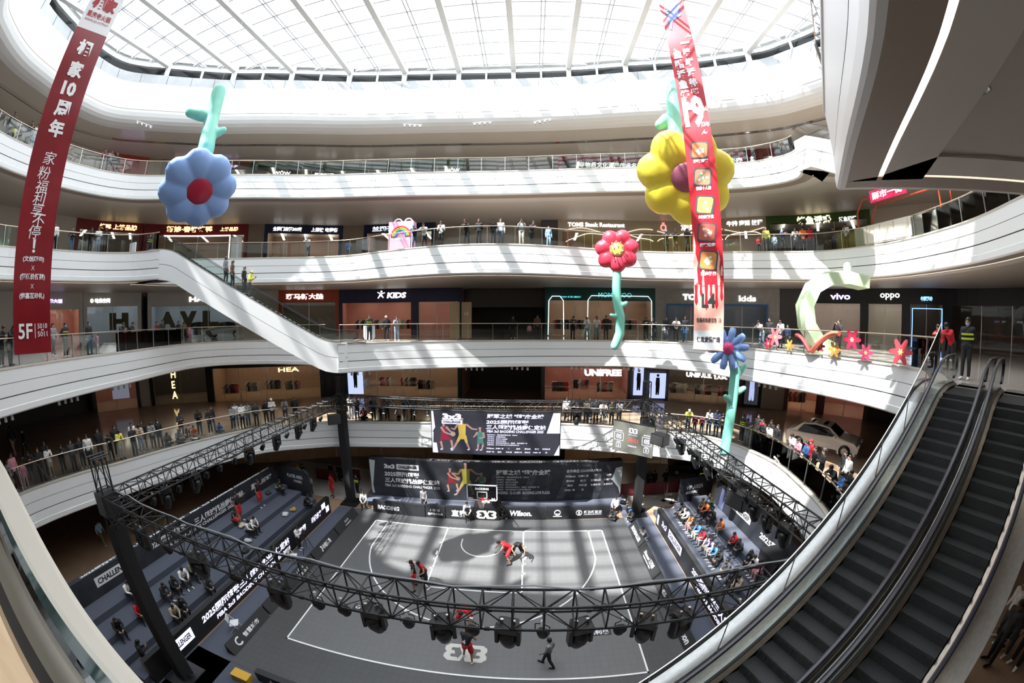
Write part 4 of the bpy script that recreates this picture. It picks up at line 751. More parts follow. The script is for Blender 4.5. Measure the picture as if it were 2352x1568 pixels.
for x0, z0, s in ((.30,28.4,.5),(-.5,27.6,.3),(.42,23.6,.55),(.2,22.3,.4),(-.55,24.3,.2)): flame([(x0,z0),(x0+.25*s,z0+.1),(x0+.6*s,z0+.05),(x0+.8*s,z0+.5*s),(x0+.5*s,z0+.35*s),(x0+.45*s,z0+.8*s),(x0+.15*s,z0+.4*s)], 0, .016)
banner_bend(mb, c, n, .035); mb.build('flame_print', [mat('pink print', (.78,.42,.34), .5), MATS['bright red banner cloth']], t)
mb = MB(); tx = lambda s, z, w_, h, x=0.0, b=.03, sh=0.0, m=0: text(mb, s, at_(x,z), R_, ZP, w_, h, m, b, sh, off=.022)
for i, s in enumerate('一路鲜活热爱'): tx(s, 28.1-.66*i, .46, .16 if i == 0 else .56, .22, .06)
for i, s in enumerate('鱼酷活鱼烤鱼'): tx(s, 27.4-.66*i, .46, .56, -.30, .06)
tx('19', 23.7, 1.05, 1.9, 0, .05); tx('周年', 22.9, .42, .32, .46, .03); tx('LOVE', 30.9, .4, .3, -.25, .03)
for z, s in ((21.0,'藤椒香辣'),(19.62,'酱香十人香'),(18.25,'金汤贵花酸菜'),(16.93,'麻辣鸳鸯'),(15.62,'黄金酸汤')): tx(s, z-.02, .72, .19, 0, .05); 
tx('L4', 14.4, .62, .62, -.02, .03, 0, 1); tx('鱼酷用的是活鱼', 13.52, .92, .21, -.10, .02, 0, 1); tx('活', 13.52, .14, .2, .50, .0, 0, 1); tx('保定爱情广场', 12.66, 1.06, .26, 0, .03, 0, 1); banner_bend(mb, c, n, .035); mb.build('lettering', [MATS['white banner print'], PRK], t)
FOOD = [((.60,.20,.07),(.72,.45,.35)), ((.45,.22,.12),(.25,.35,.18)), ((.62,.36,.12),(.35,.50,.12)), ((.45,.08,.05),(.55,.25,.18)), ((.62,.24,.06),(.78,.60,.38))]
for (z, sl_), (c1, c2) in zip(((21.55,.1),(20.15,.1),(18.8,.1),(17.5,.1),(16.2,.1)), FOOD):
    mb = MB(); o = at_(0, z); U = (ZP+R_*.14).normalized(); Rr = (R_-ZP*.10).normalized()
    for w_, h, m, of in ((.86,.90,0,.018), (.72,.76,1,.020)): poly2(mb, [(-w_/2+.08,-h/2),(w_/2-.08,-h/2),(w_/2,-h/2+.08),(w_/2,h/2-.08),(w_/2-.08,h/2),(-w_/2+.08,h/2),(-w_/2,h/2-.08),(-w_/2,-h/2+.08)], o, Rr, U, m, of)
    for i in range(16):
        a, q = RNG.uniform(0,2*PI), RNG.uniform(0,.22); poly2(mb, [(q*math.cos(a)+.08*math.cos(k*PI/3)*RNG.uniform(.6,1.2), q*math.sin(a)+.08*math.sin(k*PI/3)) for k in range(6)], o, Rr, U, 2+i % 2, .0215+.0002*i)
    banner_bend(mb, c, n, .035); mb.build('dish_print', [mat('dark tray print', (.06,.06,.07), .5), mat('broth print %g' % z, c1, .5), mat('topping print %g' % z, c2, .5), mat('pale fish print', (.70,.58,.48), .5)], t)
mb = MB(); poly2(mb, [(-.42,29.3),(-.30,29.2),(-.15,29.9),(.38,30.2),(.45,31.2),(.1,31.3),(-.1,30.9),(-.45,30.9)], c, R_, ZP, 0, .02); poly2(mb, [(-.32,29.6),(.25,30.3),(.3,30.7),(-.35,30.4)], c, R_, ZP, 1, .023); banner_bend(mb, c, n, .035); mb.build('blue_fish_mark', [mat('blue print', (.06,.08,.32), .5), mat('pale blue print', (.25,.30,.60), .5)], t)
# ---- inflatable flowers
def orient(n, roll=0.0): return (Vector(n).normalized().to_track_quat('Z', 'Y').to_matrix() @ Matrix.Rotation(roll, 3, 'Z'))
TEAL = noisy('mint vinyl', (.22,.62,.48), (.25,.66,.52), 1.0, .38); VB = noisy('pale blue vinyl', (.25,.42,.80), (.28,.45,.83), .8, .36); VY = noisy('yellow vinyl', (.86,.72,.06), (.90,.76,.08), .8, .36); VR = noisy('coral red vinyl', (.74,.045,.085), (.78,.055,.10), .8, .33)
def put(me, name, parent, loc, M=None):
    o = link(name, me, parent); o.location = Vector(loc)-parent.location
    if M is not None: o.rotation_euler = M.to_euler()
    return o
def stem(parent, pts, rad, leaves, vox=.07):
    mb = MB(); mb.tube(pts, rad, 12); mb.ball(pts[0], rad if not isinstance(rad, list) else rad[0], 12, 8); mb.ball(pts[-1], rad if not isinstance(rad, list) else rad[-1], 12, 8); o = Vector(parent.location)
    for a, b, r0 in leaves: mb.tube([a, Vector(a).lerp(Vector(b), .5), b], [r0*.7, r0*1.1, r0*.85], 10); mb.ball(b, r0*.85, 10, 7)
    mb.v = [tuple(Vector(p)-o) for p in mb.v]; link('stem', remesh(mb, vox, TEAL, 'stem', 3), parent)
def puffy(n, R0, pr, th, vox, m, cr=None):
    mb = MB(); mb.ball((0,0,0), (R0*1.0,R0*1.0,th*.8), 20, 8)
    for k in range(n):
        a = 2*PI*k/n; M = Matrix.Rotation(a, 3, 'Z'); mb.ball(M @ Vector((R0,0,0)), (pr*1.15,pr,th), 14, 9, 0, M)
    return remesh(mb, vox, m, 'petals', 4)
p = Vector((-10.86,-9.85,19.06)); n = (CAM-p).normalized(); n = (n+Vector((0,.0,-.38))+n.cross(ZP)*-.30).normalized(); M = orient(n, .3)
t = thing('inflatable_flower', 'pale blue inflatable flower with red centre hanging upside down at left', 'inflatable flower', p, 'inflatable flowers')
put(puffy(8, .95, .72, .46, .07, VB), 'petals', t, p, M); mb = MB(); mb.ball((0,0,0), (.62,.62,.16), 18, 8); put(mb.mesh('centre', [mat('deep red vinyl', (.42,.015,.05), .35)], True), 'centre', t, p+n*.33, M)
stem(t, [p-n*.3+Vector((0,0,.4)), (-10.9,-9.75,21.0), (-11.15,-9.6,22.6), (-11.2,-9.55,24.1)], [.42,.38,.34,.34], [((-11.12,-9.6,22.6),(-11.9,-10.35,22.75),.30), ((-11.0,-9.6,21.6),(-10.6,-9.2,22.0),.2)])
tag(MB().tube([p+Vector((-.2,.2,5.0)), (-11.2,-9.4,34.0)], .006, 4).build('hanging_line', mat('white cord', (.7,.7,.7), .6)), 'thin line holding the pale blue inflatable flower', 'cord')
p = Vector((11.09,-2.68,21.26)); n = (CAM-p).normalized(); n = (n+Vector((0,0,-.1))).normalized(); M = orient(n, .2)
t = thing('inflatable_flower', 'big yellow inflatable flower with mauve centre behind the bright red banner', 'inflatable flower', p, 'inflatable flowers')
put(puffy(7, 1.45, 1.15, .66, .10, VY), 'petals', t, p, M); mb = MB(); mb.ball((0,0,0), (.80,.80,.18), 18, 8); put(mb.mesh('centre', [mat('mauve vinyl', (.32,.10,.15), .4)], True), 'centre', t, p+n*.56, M)
stem(t, [p+Vector((-.1,.5,1.6)), (11.0,-2.2,24.6), (11.1,-2.2,26.2), (11.15,-2.2,27.7)], [.5,.46,.42,.40], [((11.0,-2.2,25.4),(10.15,-2.0,24.7),.36), ((11.1,-2.1,25.6),(11.9,-1.8,25.4),.3)], .09)
p = Vector((7.76,.12,17.51)); n = (CAM-p).normalized(); n = (n+Vector((0,0,.22))).normalized(); M = orient(n, .25)
t = thing('inflatable_flower', 'coral red inflatable flower with yellow centre in front of the fourth floor edge', 'inflatable flower', p, 'inflatable flowers')
put(puffy(7, .74, .52, .38, .055, VR), 'petals', t, p, M); mb = MB(); mb.ball((0,0,0), (.44,.44,.22), 16, 8); put(mb.mesh('centre', [mat('soft yellow vinyl', (.85,.70,.16), .4)], True), 'centre', t, p+n*.28, M)
for k in range(9):
    a = 2*PI*k/9; q = p+n*.42+M @ Vector((.33*math.cos(a), .33*math.sin(a), 0)); mb = MB(); mb.tube([q, q+n*.22+M @ Vector((.05*math.cos(a),.05*math.sin(a),0))], .025, 6); mb.ball(q+n*.23+M @ Vector((.05*math.cos(a),.05*math.sin(a),0)), .05, 8, 6); mb.build('stamen', mat('lilac vinyl', (.55,.42,.55), .4), t, True)
stem(t, [p-n*.1+Vector((0,0,-.8)), (7.7,.15,15.4), (7.72,.15,14.6), (7.95,.15,13.6), (7.92,.15,12.7), (7.62,.15,11.95)], [.26,.26,.27,.28,.28,.24], [((7.8,.1,14.2),(8.25,.0,14.45),.14), ((7.85,.1,13.6),(7.35,0,13.75),.12)], .05)
p = Vector((12.54,-4.04,12.15)); n = (CAM-p).normalized(); n = (n+Vector((-.22,-.12,.12))).normalized(); M = orient(n, .1)
t = thing('inflatable_flower', 'pale blue inflatable daisy with long petals and pink centre beside the banner foot', 'inflatable flower', p, 'inflatable flowers')
mb = MB(); mb.ball((0,0,0), (.34,.34,.22), 14, 8)
for k in range(10):
    a = 2*PI*k/10; mb.tube([Matrix.Rotation(a,3,'Z') @ Vector((x,0,z)) for x, z in ((.15,0),(.45,.03),(.8,.0),(1.05,-.06))], [.09,.15,.20,.15], 10)
put(remesh(mb, .04, VB, 'petals', 2), 'petals', t, p, M); mb = MB(); mb.ball((0,0,0), (.31,.31,.26), 16, 8); put(mb.mesh('centre', [mat('hot pink vinyl', (.80,.06,.25), .3)], True), 'centre', t, p+n*.16, M)
stem(t, [p-n*.1+Vector((.25,0,-.3)), (13.0,-4.1,11.0), (12.95,-4.15,9.6), (12.85,-4.2,8.2), (12.75,-4.25,6.9)], [.26,.27,.27,.26,.28], [((13.0,-4.1,10.6),(13.6,-4.1,11.3),.15), ((13.0,-4.15,9.9),(13.55,-4.2,10.15),.17), ((12.95,-4.15,9.4),(12.4,-4.3,9.8),.15)], .05)
# ================================================================ shop fronts along the galleries
OL = [p.copy() for p in OUT]; OT = [0.0]
for i in range(len(OL)-1): OT.append(OT[-1]+(OL[i+1]-OL[i]).length)
def at_t(t, dep=0.0, z=0.0):
    """point t metres along the shop line, dep metres into the shop (negative: towards the court)"""
    t = max(0.0, min(OT[-1]-1e-3, t)); i = max(k for k in range(len(OT)) if OT[k] <= t); i = min(i, len(OL)-2)
    d = (OL[i+1]-OL[i]).normalized(); p = OL[i]+d*(t-OT[i]); n = Vector((-d.y, d.x))
    return Vector((p.x+n.x*dep, p.y+n.y*dep, z))
def dir_t(t): a, b = at_t(t-.3), at_t(t+.3); return (b-a).normalized()
def ts(t0, t1, step=.8): n = max(1, round((t1-t0)/step)); return [t0+(t1-t0)*i/n for i in range(n+1)]
def band(mb, t0, t1, z0, z1, dep, m=0, th=.18):
    T = ts(t0, t1); a = [at_t(t, dep, z0) for t in T]; b = [at_t(t, dep, z1) for t in T]; a2 = [at_t(t, dep+th, z0) for t in T]; b2 = [at_t(t, dep+th, z1) for t in T]
    mb.strip(a, b, m); mb.strip(b2, a2, m); mb.strip(a2, a, m); mb.strip(b, b2, m); mb.poly([a[0], a2[0], b2[0], b[0]], m); mb.poly([a[-1], b[-1], b2[-1], a2[-1]], m); return mb
CEIL = {1: 4.36, 2: 10.16, 3: 16.36, 4: 22.56, 5: 28.82}
NW = [0]
def wname(): NW[0] += 1; return 'wall_shopfront_%d' % NW[0]
NWIN = [2]
def plain(L, t0, t1, m, dep=0.0): struct(band(MB(), t0, t1, Z[L]+.005, CEIL[L], dep, 0, .2), wname(), m)
def shop(L, t0, t1, zs, frame, back, lamp=5.0, lcol=(1,.92,.8), jamb=.35, glass=True, depth=5.6, lamps=3, mull=0):
    z0, zc_ = Z[L], CEIL[L]; mb = MB(); band(mb, t0, t1, zs, zc_, -.10, 0, .3)
    for a, b in ((t0, t0+jamb), (t1-jamb, t1)): band(mb, a, b, z0+.01, zs, -.10, 0, .3)
    struct(mb, wname(), frame); T = ts(t0, t1); mb = MB()
    mb.strip([at_t(t, depth, z0+.01) for t in T], [at_t(t, depth, zc_-.01) for t in T]); mb.poly([at_t(t0+.02,.2,z0+.01), at_t(t0+.02,depth,z0+.01), at_t(t0+.02,depth,zc_-.01), at_t(t0+.02,.2,zc_-.01)]); mb.poly([at_t(t1-.02,.2,z0+.01), at_t(t1-.02,depth,z0+.01), at_t(t1-.02,depth,zc_-.01), at_t(t1-.02,.2,zc_-.01)])
    struct(mb, wname(), back)
    if glass:
        NWIN[0] += 1; mb = MB(); g = glass if isinstance(glass, tuple) else (t0+jamb, t1-jamb); band(mb, g[0], g[1], z0+.02, zs, .05, 0, .014); struct(mb, 'window_%d' % NWIN[0], GLASSB)
        mb = MB(); n = mull or max(2, int((g[1]-g[0])/2.2))
        for i in range(n+1): t = g[0]+(g[1]-g[0])*i/n; mb.box(at_t(t, .06, (z0+zs)/2), (.05,.07,zs-z0), math.atan2(*reversed(dir_t(t).xy)))
        struct(mb, 'window_%d_frame' % NWIN[0], STEEL)
    if lamp:
        lm = glow('shop lamp %g %g' % (lamp, lcol[2]), lcol, lamp)
        for i in range(lamps):
            mb = MB(); u = t0+jamb+(t1-t0-2*jamb)*(i+.5)/lamps; d = dir_t(u); n = Vector((-d.y, d.x, 0)); c = at_t(u, .9, min(zs+.35, zc_-.06)); mb.obox(c-d*.12, d*.24, n*(depth-1.6), (0,0,.04))
            tag(mb.build('ceiling_light', lm), 'linear ceiling light inside a gallery shop', 'ceiling light', 'linear lights in the shops')
def sign(L, t, z, s, w_, h, m, label, bold=.035, shear=0.0, dep=-.13, extra=None):
    o = at_t(t, dep, z); d = dir_t(t); mb = MB(); text(mb, s, o, d, ZP, w_, h, 0, bold, shear)
    if extra: extra(mb, o, d)
    # bend the letters along the curved front
    out = []
    for p in mb.v: p = Vector(p); u = (p-o).dot(d); q = at_t(t+u, dep-.012, 0); out.append((q.x, q.y, p.z))
    mb.v = out; ob = mb.build('shop_sign', m); return tag(ob, label, 'sign')
def board(L, t, z, w_, h, m, name, label, cat, dep=-.26, th=.06, grp=None, parent=None):
    d = dir_t(t); n = Vector((-d.y, d.x, 0)); mb = MB(); mb.obox(at_t(t, dep, z)-d*w_/2-ZP*h/2, d*w_, n*th, (0,0,h)); return tag(mb.build(name, m), label, cat, grp)
C_ = lambda n, c, r=.5, me=0.0: mat(n, c, r, me)
CRM = C_('cream wall panel', (.58,.52,.44)); BRN = noisy('timber wall panel', (.30,.22,.15), (.34,.25,.17), 2, .45, stretch=(6,6,.5)); DKR = C_('dark red front', (.20,.008,.012), .4); NAV = C_('navy front', (.010,.014,.055), .4); GRN = C_('moss green front', (.045,.10,.018), .5)
BEI = C_('beige front', (.40,.34,.27)); TEA = C_('teal front', (.008,.06,.055), .4); STN = noisy('grey stone front', (.36,.35,.33), (.43,.42,.40), 2.2, .5); BLF = C_('black front', (.012,.012,.014), .35); ORG = C_('orange red front', (.42,.06,.02), .4); GRY = C_('dark grey front', (.07,.07,.075), .5); WHF = C_('white front', (.66,.64,.60)); DBR = C_('dark brown front', (.06,.045,.035), .5)
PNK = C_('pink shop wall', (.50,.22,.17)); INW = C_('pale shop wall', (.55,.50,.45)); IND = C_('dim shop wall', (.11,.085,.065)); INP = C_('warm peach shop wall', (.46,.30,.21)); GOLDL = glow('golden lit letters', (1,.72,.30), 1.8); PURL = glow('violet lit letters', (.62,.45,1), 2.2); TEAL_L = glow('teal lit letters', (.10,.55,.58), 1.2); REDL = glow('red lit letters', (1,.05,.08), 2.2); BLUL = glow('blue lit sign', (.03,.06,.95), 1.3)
# fifth floor
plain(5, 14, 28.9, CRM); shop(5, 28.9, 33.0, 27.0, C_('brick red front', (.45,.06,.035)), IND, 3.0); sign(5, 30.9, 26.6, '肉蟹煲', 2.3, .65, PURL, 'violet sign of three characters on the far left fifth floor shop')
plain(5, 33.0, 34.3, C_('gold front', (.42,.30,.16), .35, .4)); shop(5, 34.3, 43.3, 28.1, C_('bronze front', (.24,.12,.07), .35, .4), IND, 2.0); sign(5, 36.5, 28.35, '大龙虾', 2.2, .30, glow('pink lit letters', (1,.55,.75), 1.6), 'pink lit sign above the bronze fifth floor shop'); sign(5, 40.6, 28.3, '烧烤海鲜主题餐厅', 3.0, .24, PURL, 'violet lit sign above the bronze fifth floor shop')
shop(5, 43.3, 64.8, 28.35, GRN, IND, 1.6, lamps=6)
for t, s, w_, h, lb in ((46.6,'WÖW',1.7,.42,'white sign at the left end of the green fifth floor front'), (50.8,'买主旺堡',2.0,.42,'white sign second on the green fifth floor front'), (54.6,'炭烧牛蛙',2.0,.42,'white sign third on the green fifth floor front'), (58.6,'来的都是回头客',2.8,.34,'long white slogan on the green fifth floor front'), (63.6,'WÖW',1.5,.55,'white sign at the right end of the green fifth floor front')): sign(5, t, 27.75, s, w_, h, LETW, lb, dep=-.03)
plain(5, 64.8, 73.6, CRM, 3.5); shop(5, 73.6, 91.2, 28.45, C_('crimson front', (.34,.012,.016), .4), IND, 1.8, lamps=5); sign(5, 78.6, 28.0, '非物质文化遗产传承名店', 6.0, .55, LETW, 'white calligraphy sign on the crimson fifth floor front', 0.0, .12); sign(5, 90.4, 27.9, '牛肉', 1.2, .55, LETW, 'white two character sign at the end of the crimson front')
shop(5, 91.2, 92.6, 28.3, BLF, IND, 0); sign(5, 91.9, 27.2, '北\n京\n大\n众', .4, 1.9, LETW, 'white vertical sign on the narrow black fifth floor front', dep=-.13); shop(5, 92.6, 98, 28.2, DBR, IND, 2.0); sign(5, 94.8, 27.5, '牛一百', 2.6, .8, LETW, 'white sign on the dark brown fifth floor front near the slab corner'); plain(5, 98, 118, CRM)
# fourth floor
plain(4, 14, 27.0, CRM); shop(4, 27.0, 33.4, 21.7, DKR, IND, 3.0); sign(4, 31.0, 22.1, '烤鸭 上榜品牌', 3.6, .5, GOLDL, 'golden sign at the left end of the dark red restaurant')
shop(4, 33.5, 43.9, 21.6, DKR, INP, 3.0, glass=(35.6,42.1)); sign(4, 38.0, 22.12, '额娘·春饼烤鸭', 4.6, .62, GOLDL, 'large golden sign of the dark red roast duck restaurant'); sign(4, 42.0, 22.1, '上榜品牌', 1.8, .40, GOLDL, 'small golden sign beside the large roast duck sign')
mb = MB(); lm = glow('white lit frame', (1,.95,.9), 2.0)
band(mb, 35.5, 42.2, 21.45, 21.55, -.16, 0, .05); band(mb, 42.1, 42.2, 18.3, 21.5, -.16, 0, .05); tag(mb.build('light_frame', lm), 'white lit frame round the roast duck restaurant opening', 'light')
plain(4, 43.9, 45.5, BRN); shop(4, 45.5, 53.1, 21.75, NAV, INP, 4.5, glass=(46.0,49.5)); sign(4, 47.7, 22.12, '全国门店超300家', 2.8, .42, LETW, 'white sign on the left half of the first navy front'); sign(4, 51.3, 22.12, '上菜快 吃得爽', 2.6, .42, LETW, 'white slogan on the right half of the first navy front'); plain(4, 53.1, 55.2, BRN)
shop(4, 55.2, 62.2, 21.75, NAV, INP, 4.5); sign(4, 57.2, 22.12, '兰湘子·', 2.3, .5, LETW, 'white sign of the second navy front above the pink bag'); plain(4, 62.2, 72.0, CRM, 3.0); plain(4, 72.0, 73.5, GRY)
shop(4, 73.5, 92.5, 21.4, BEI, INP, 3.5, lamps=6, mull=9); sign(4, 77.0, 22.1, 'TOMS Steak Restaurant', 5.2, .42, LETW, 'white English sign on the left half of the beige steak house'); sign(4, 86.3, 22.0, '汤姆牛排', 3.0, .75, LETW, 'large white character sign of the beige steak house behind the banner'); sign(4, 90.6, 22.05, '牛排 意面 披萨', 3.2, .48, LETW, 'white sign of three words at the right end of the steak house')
sign(4, 83.2, 22.0, 'Ö', .6, .85, glow('coral lit mark', (1,.25,.22), 1.4), 'coral bull head mark on the beige steak house front')
mb = MB(); WARM = glow('warm led line', (1,.78,.52), 2.4)      # wavy led lines over arched openings
for k, (ta, tb) in enumerate(((74.2,82.2),(82.6,88.6),(88.8,92.3))):
    W2 = [(ta+(tb-ta)*i/30) for i in range(31)]; mb.tube([at_t(t, -.16, 20.55+.75*math.sin(PI*(t-ta)/(tb-ta))**.6 + .1*math.sin(t*2)) for t in W2], .03, 4); mb.tube([at_t(t, -.16, 21.5+.28*math.sin((t-74)*1.05)) for t in W2], .02, 4)
tag(mb.build('led_line', WARM), 'warm wavy led lines over the arches of the beige steak house', 'light')
shop(4, 92.5, 101.5, 21.9, GRN, IND, 2.5); sign(4, 96.7, 22.05, '烤鱼诱惑', 3.0, .72, glow('pale gold lit letters', (1,.85,.55), 2.2), 'large pale gold sign of the green grilled fish restaurant'); sign(4, 99.6, 21.95, '活鱼现烤', 1.5, .4, LETW, 'small white sign beside the grilled fish sign'); plain(4, 101.5, 122, CRM)
# third floor
plain(3, 12, 24, WHF); shop(3, 24, 28.06, 15.0, WHF, PNK, 5.0); sign(3, 25.5, 15.65, '周大福', 1.2, .32, PURL, 'violet sign on the small white third floor shop'); shop(3, 28.1, 33.6, 15.2, WHF, C_('cool grey shop wall', (.42,.46,.50)), 4.0, (.9,.95,1)); sign(3, 29.7, 15.7, '◎ 哈弗空间', 1.9, .4, LETW, 'round white logo sign on the third floor car showroom')
shop(3, 34.2, 43.3, 15.1, WHF, MATS['cool grey shop wall'], 4.0, (.9,.95,1), lamps=4); sign(3, 40.0, 15.68, 'HAVAL', 3.4, .46, LETW, 'wide white five letter sign of the third floor car showroom', .05)
for t, s, w_ in ((31.4,'H',1.9), (36.0,'A',1.6), (38.0,'V',1.7), (40.2,'L',1.6)): sign(3, t, 13.9, s, w_, 1.5, C_('olive letters', (.20,.18,.10)), 'big olive letter %s standing inside the showroom glass' % s, .08, dep=.7)
plain(3, 43.3, 47.1, CRM); shop(3, 47.1, 52.9, 15.2, ORG, IND, 3.5); sign(3, 49.6, 15.75, '斑马新大陆', 3.6, .55, LETW, 'white sign of the orange third floor shop behind the long escalator')
shop(3, 52.9, 64.8, 15.1, NAV, PNK, 6.0, lamps=4, glass=(60.6,64.3)); sign(3, 58.6, 15.75, 'KIDS', 1.9, .55, LETW, 'white sign of the navy children shop with a jumping figure', .05, .15, extra=lambda mb, o, d: (limb(mb, o, d, ZP, (-1.55,.1), (-1.3,-.2), .09, .05, 0, 0), limb(mb, o, d, ZP, (-1.55,.1), (-1.8,-.25), .08, .05, 0, 0), limb(mb, o, d, ZP, (-1.5,.15), (-1.15,.25), .05, .04, 0, 0), limb(mb, o, d, ZP, (-1.55,.15), (-1.85,.3), .05, .04, 0, 0), mb.disc(o+d*-1.48+ZP*.36, .1, -d.cross(ZP), 10)))
mb = MB(); band(mb, 60.0, 60.7, 12.02, 15.1, -.10, 0, .3); struct(mb, wname(), NAV)
plain(3, 64.8, 72.3, DBR, 5.4); struct(band(MB(), 64.8, 72.3, 14.6, 16.3, 1.0, 0, .2), wname(), DBR)
shop(3, 72.3, 82.3, 15.2, TEA, INP, 5.0, lamps=4); sign(3, 78.6, 15.7, 'MOMOZOO', 3.0, .42, TEAL_L, 'teal thin letter sign of the dark teal shop behind the red flower', -.01); sign(3, 74.6, 15.5, 'MOMO 新派儿童生活', 1.9, .16, TEAL_L, 'small teal sign at the left of the dark teal shop')
mb = MB()
for a, b, zt in ((72.6,74.0,15.55), (76.1,82.0,15.62)): mb.tube([at_t(a, -.16, 12.1), at_t(a+.05, -.16, zt-.4), at_t(a+.35, -.16, zt), at_t(b-.35, -.16, zt), at_t(b-.05, -.16, zt-.4), at_t(b, -.16, 12.1)], .03, 4)
tag(mb.build('led_line', glow('white led line', (.9,1,1), 2.0)), 'white led outlines round the dark teal shop windows', 'light')
shop(3, 82.3, 93.4, 15.0, STN, C_('blue grey shop wall', (.14,.15,.17)), 4.5, (.95,.97,1), jamb=1.0, lamps=4); sign(3, 86.6, 15.62, 'TOMATO', 3.6, .56, LETW, 'large white sign on the grey stone shop behind the banner', .06); sign(3, 90.6, 15.5, 'kids', 1.5, .5, LETW, 'smaller white word beside the banner on the grey stone shop', .03)
mb = MB(); bl = C_('bright blue frame', (.04,.20,.55)); band(mb, 83.3, 92.4, 14.85, 15.0, -.16, 0, .08); band(mb, 83.3, 83.45, 12.02, 15, -.16, 0, .08); band(mb, 92.25, 92.4, 12.02, 15, -.16, 0, .08); struct(mb, 'trim_11', bl)
plain(3, 93.4, 95.2, GRY); shop(3, 95.2, 100.6, 15.2, BLF, C_('pale pink shop wall', (.60,.50,.47)), 5.0); sign(3, 98.6, 15.75, 'vivo', 1.7, .5, PURL, 'glowing white four letter sign right of the green arch', .03); shop(3, 100.6, 104.0, 15.2, BLF, INW, 3.5); sign(3, 102.7, 15.75, 'oppo', 1.6, .5, LETW, 'rounded white four letter sign on the black phone shop', .02)
shop(3, 104.0, 107.2, 15.2, BLF, IND, 1.5); sign(3, 105.6, 15.6, '中国移动', .9, .35, glow('sky blue lit letters', (.25,.6,1), 2), 'small blue lit sign above the blue led portal'); shop(3, 107.2, 122, 15.2, BLF, IND, 1.5)
mb = MB(); mb.tube([at_t(104.5,-.16,12.1), at_t(104.5,-.16,14.9), at_t(106.8,-.16,14.9), at_t(106.8,-.16,12.1)], .04, 4); tag(mb.build('led_portal', glow('blue led line', (.15,.35,1), 3)), 'blue led portal outline on the black phone shop', 'light')
# second floor
plain(2, 10, 28.4, DBR, 1.5); shop(2, 28.4, 33.0, 9.6, DBR, PNK, 3.0); plain(2, 33.0, 34.0, CRM); shop(2, 34.0, 40.0, 9.5, BLF, IND, 2.0); sign(2, 36.4, 8.0, 'H\nE\nA', .55, 2.6, GOLDL, 'golden vertical three letter sign on the black second floor front', .02)
shop(2, 40.0, 51.2, 9.3, BLF, INP, 5.0, (1,.80,.55), lamps=4); sign(2, 47.9, 9.0, 'HEA', 2.0, .4, GOLDL, 'golden sign above the black clothes shop', .02, dep=-.3); plain(2, 51.2, 53.5, BLF)
shop(2, 53.5, 64.7, 9.4, C_('dark green column', (.01,.045,.035)), INP, 6.0, (1,.85,.65), lamps=4); plain(2, 64.7, 72.0, DBR, 5.4)
shop(2, 72.0, 80.3, 9.2, GRY, C_('rose shop wall', (.45,.20,.15)), 6.0, (1,.72,.6), lamps=4); sign(2, 77.6, 8.75, 'UNIFREE', 3.4, .62, LETW, 'large white sign on the dark grey clothes shop, left', .06, dep=-.3); plain(2, 80.3, 83.4, GRY)
shop(2, 83.4, 90.5, 9.2, GRY, IND, 5.5, (1,.85,.68), lamps=4); sign(2, 87.2, 8.75, 'UNIFREE 优女', 3.8, .58, LETW, 'large white sign on the dark grey clothes shop, right', .06, dep=-.3); plain(2, 90.5, 92.2, BLF); plain(2, 92.2, 94.2, CRM); sign(2, 93.6, 8.7, '衣', .8, .7, LETW, 'white mark on the cream second floor column', .05)
shop(2, 94.2, 97.4, 9.3, C_('rosy brown front', (.22,.10,.085)), PNK, 6.0, (1,.75,.65)); shop(2, 97.4, 101.5, 9.3, MATS['rosy brown front'], PNK, 5.0, (1,.8,.75)); plain(2, 101.5, 122, DBR)
for t, w_, lb in ((31.2,1.6,'dark poster screen with a red stripe near the left column'),): board(2, t, 8.0, w_, 1.6, glow('poster screen', (.12,.13,.16), .9), 'poster_screen', lb, 'screen')
for t, w_, z, h, lb in ((54.4,1.5,7.9,2.9,'tall pale blue poster screen behind the far left tower'), (80.9,.9,8.0,2.6,'pale blue poster screen with a black garment'), (82.7,1.5,7.6,2.3,'pale blue screen with a standing figure behind the far right tower')):
    o = board(2, t, z, w_, h, glow('pale blue screen', (.50,.58,.95), .9), 'poster_screen', lb, 'screen'); d = dir_t(t); c = at_t(t, -.275, z); mb = MB(); limb(mb, c, d, ZP, (0,.75), (0,.1), .16, .2, 0, 0); limb(mb, c, d, ZP, (-.05,.1), (-.08,-.8), .12, .07, 0, 0); limb(mb, c, d, ZP, (.08,.1), (.1,-.8), .12, .07, 0, 0); mb.disc(c+ZP*.95, .13, -d.cross(ZP), 10); mb.build('figure_print', PRK, o)
o = board(2, 91.3, 7.9, 1.2, 2.8, glow('dark poster screen', (.03,.03,.035), .8), 'poster_screen', 'dark poster screen showing a person in pale blue clothes', 'screen'); d = dir_t(91.3); c = at_t(91.3, -.275, 7.9); mb = MB(); limb(mb, c, d, ZP, (0,.7), (0,.0), .2, .22, 0, 0); limb(mb, c, d, ZP, (-.08,0), (-.12,-1.0), .14, .1, 0, 0); limb(mb, c, d, ZP, (.1,0), (.14,-1.0), .14, .1, 0, 0); mb.build('figure_print', glow('pale blue print light', (.40,.46,.75), .9), o)
# ground floor behind the event
plain(1, 10, 40, DBR, 1); shop(1, 40, 66, 3.6, BLF, IND, 2.0, (1,.8,.6), lamps=5); plain(1, 66, 74, C_('copper wall', (.20,.09,.045)), 2); shop(1, 74, 100, 3.6, GRY, INP, 4.0, (1,.8,.65), lamps=6); plain(1, 100, 122, DBR, 1)
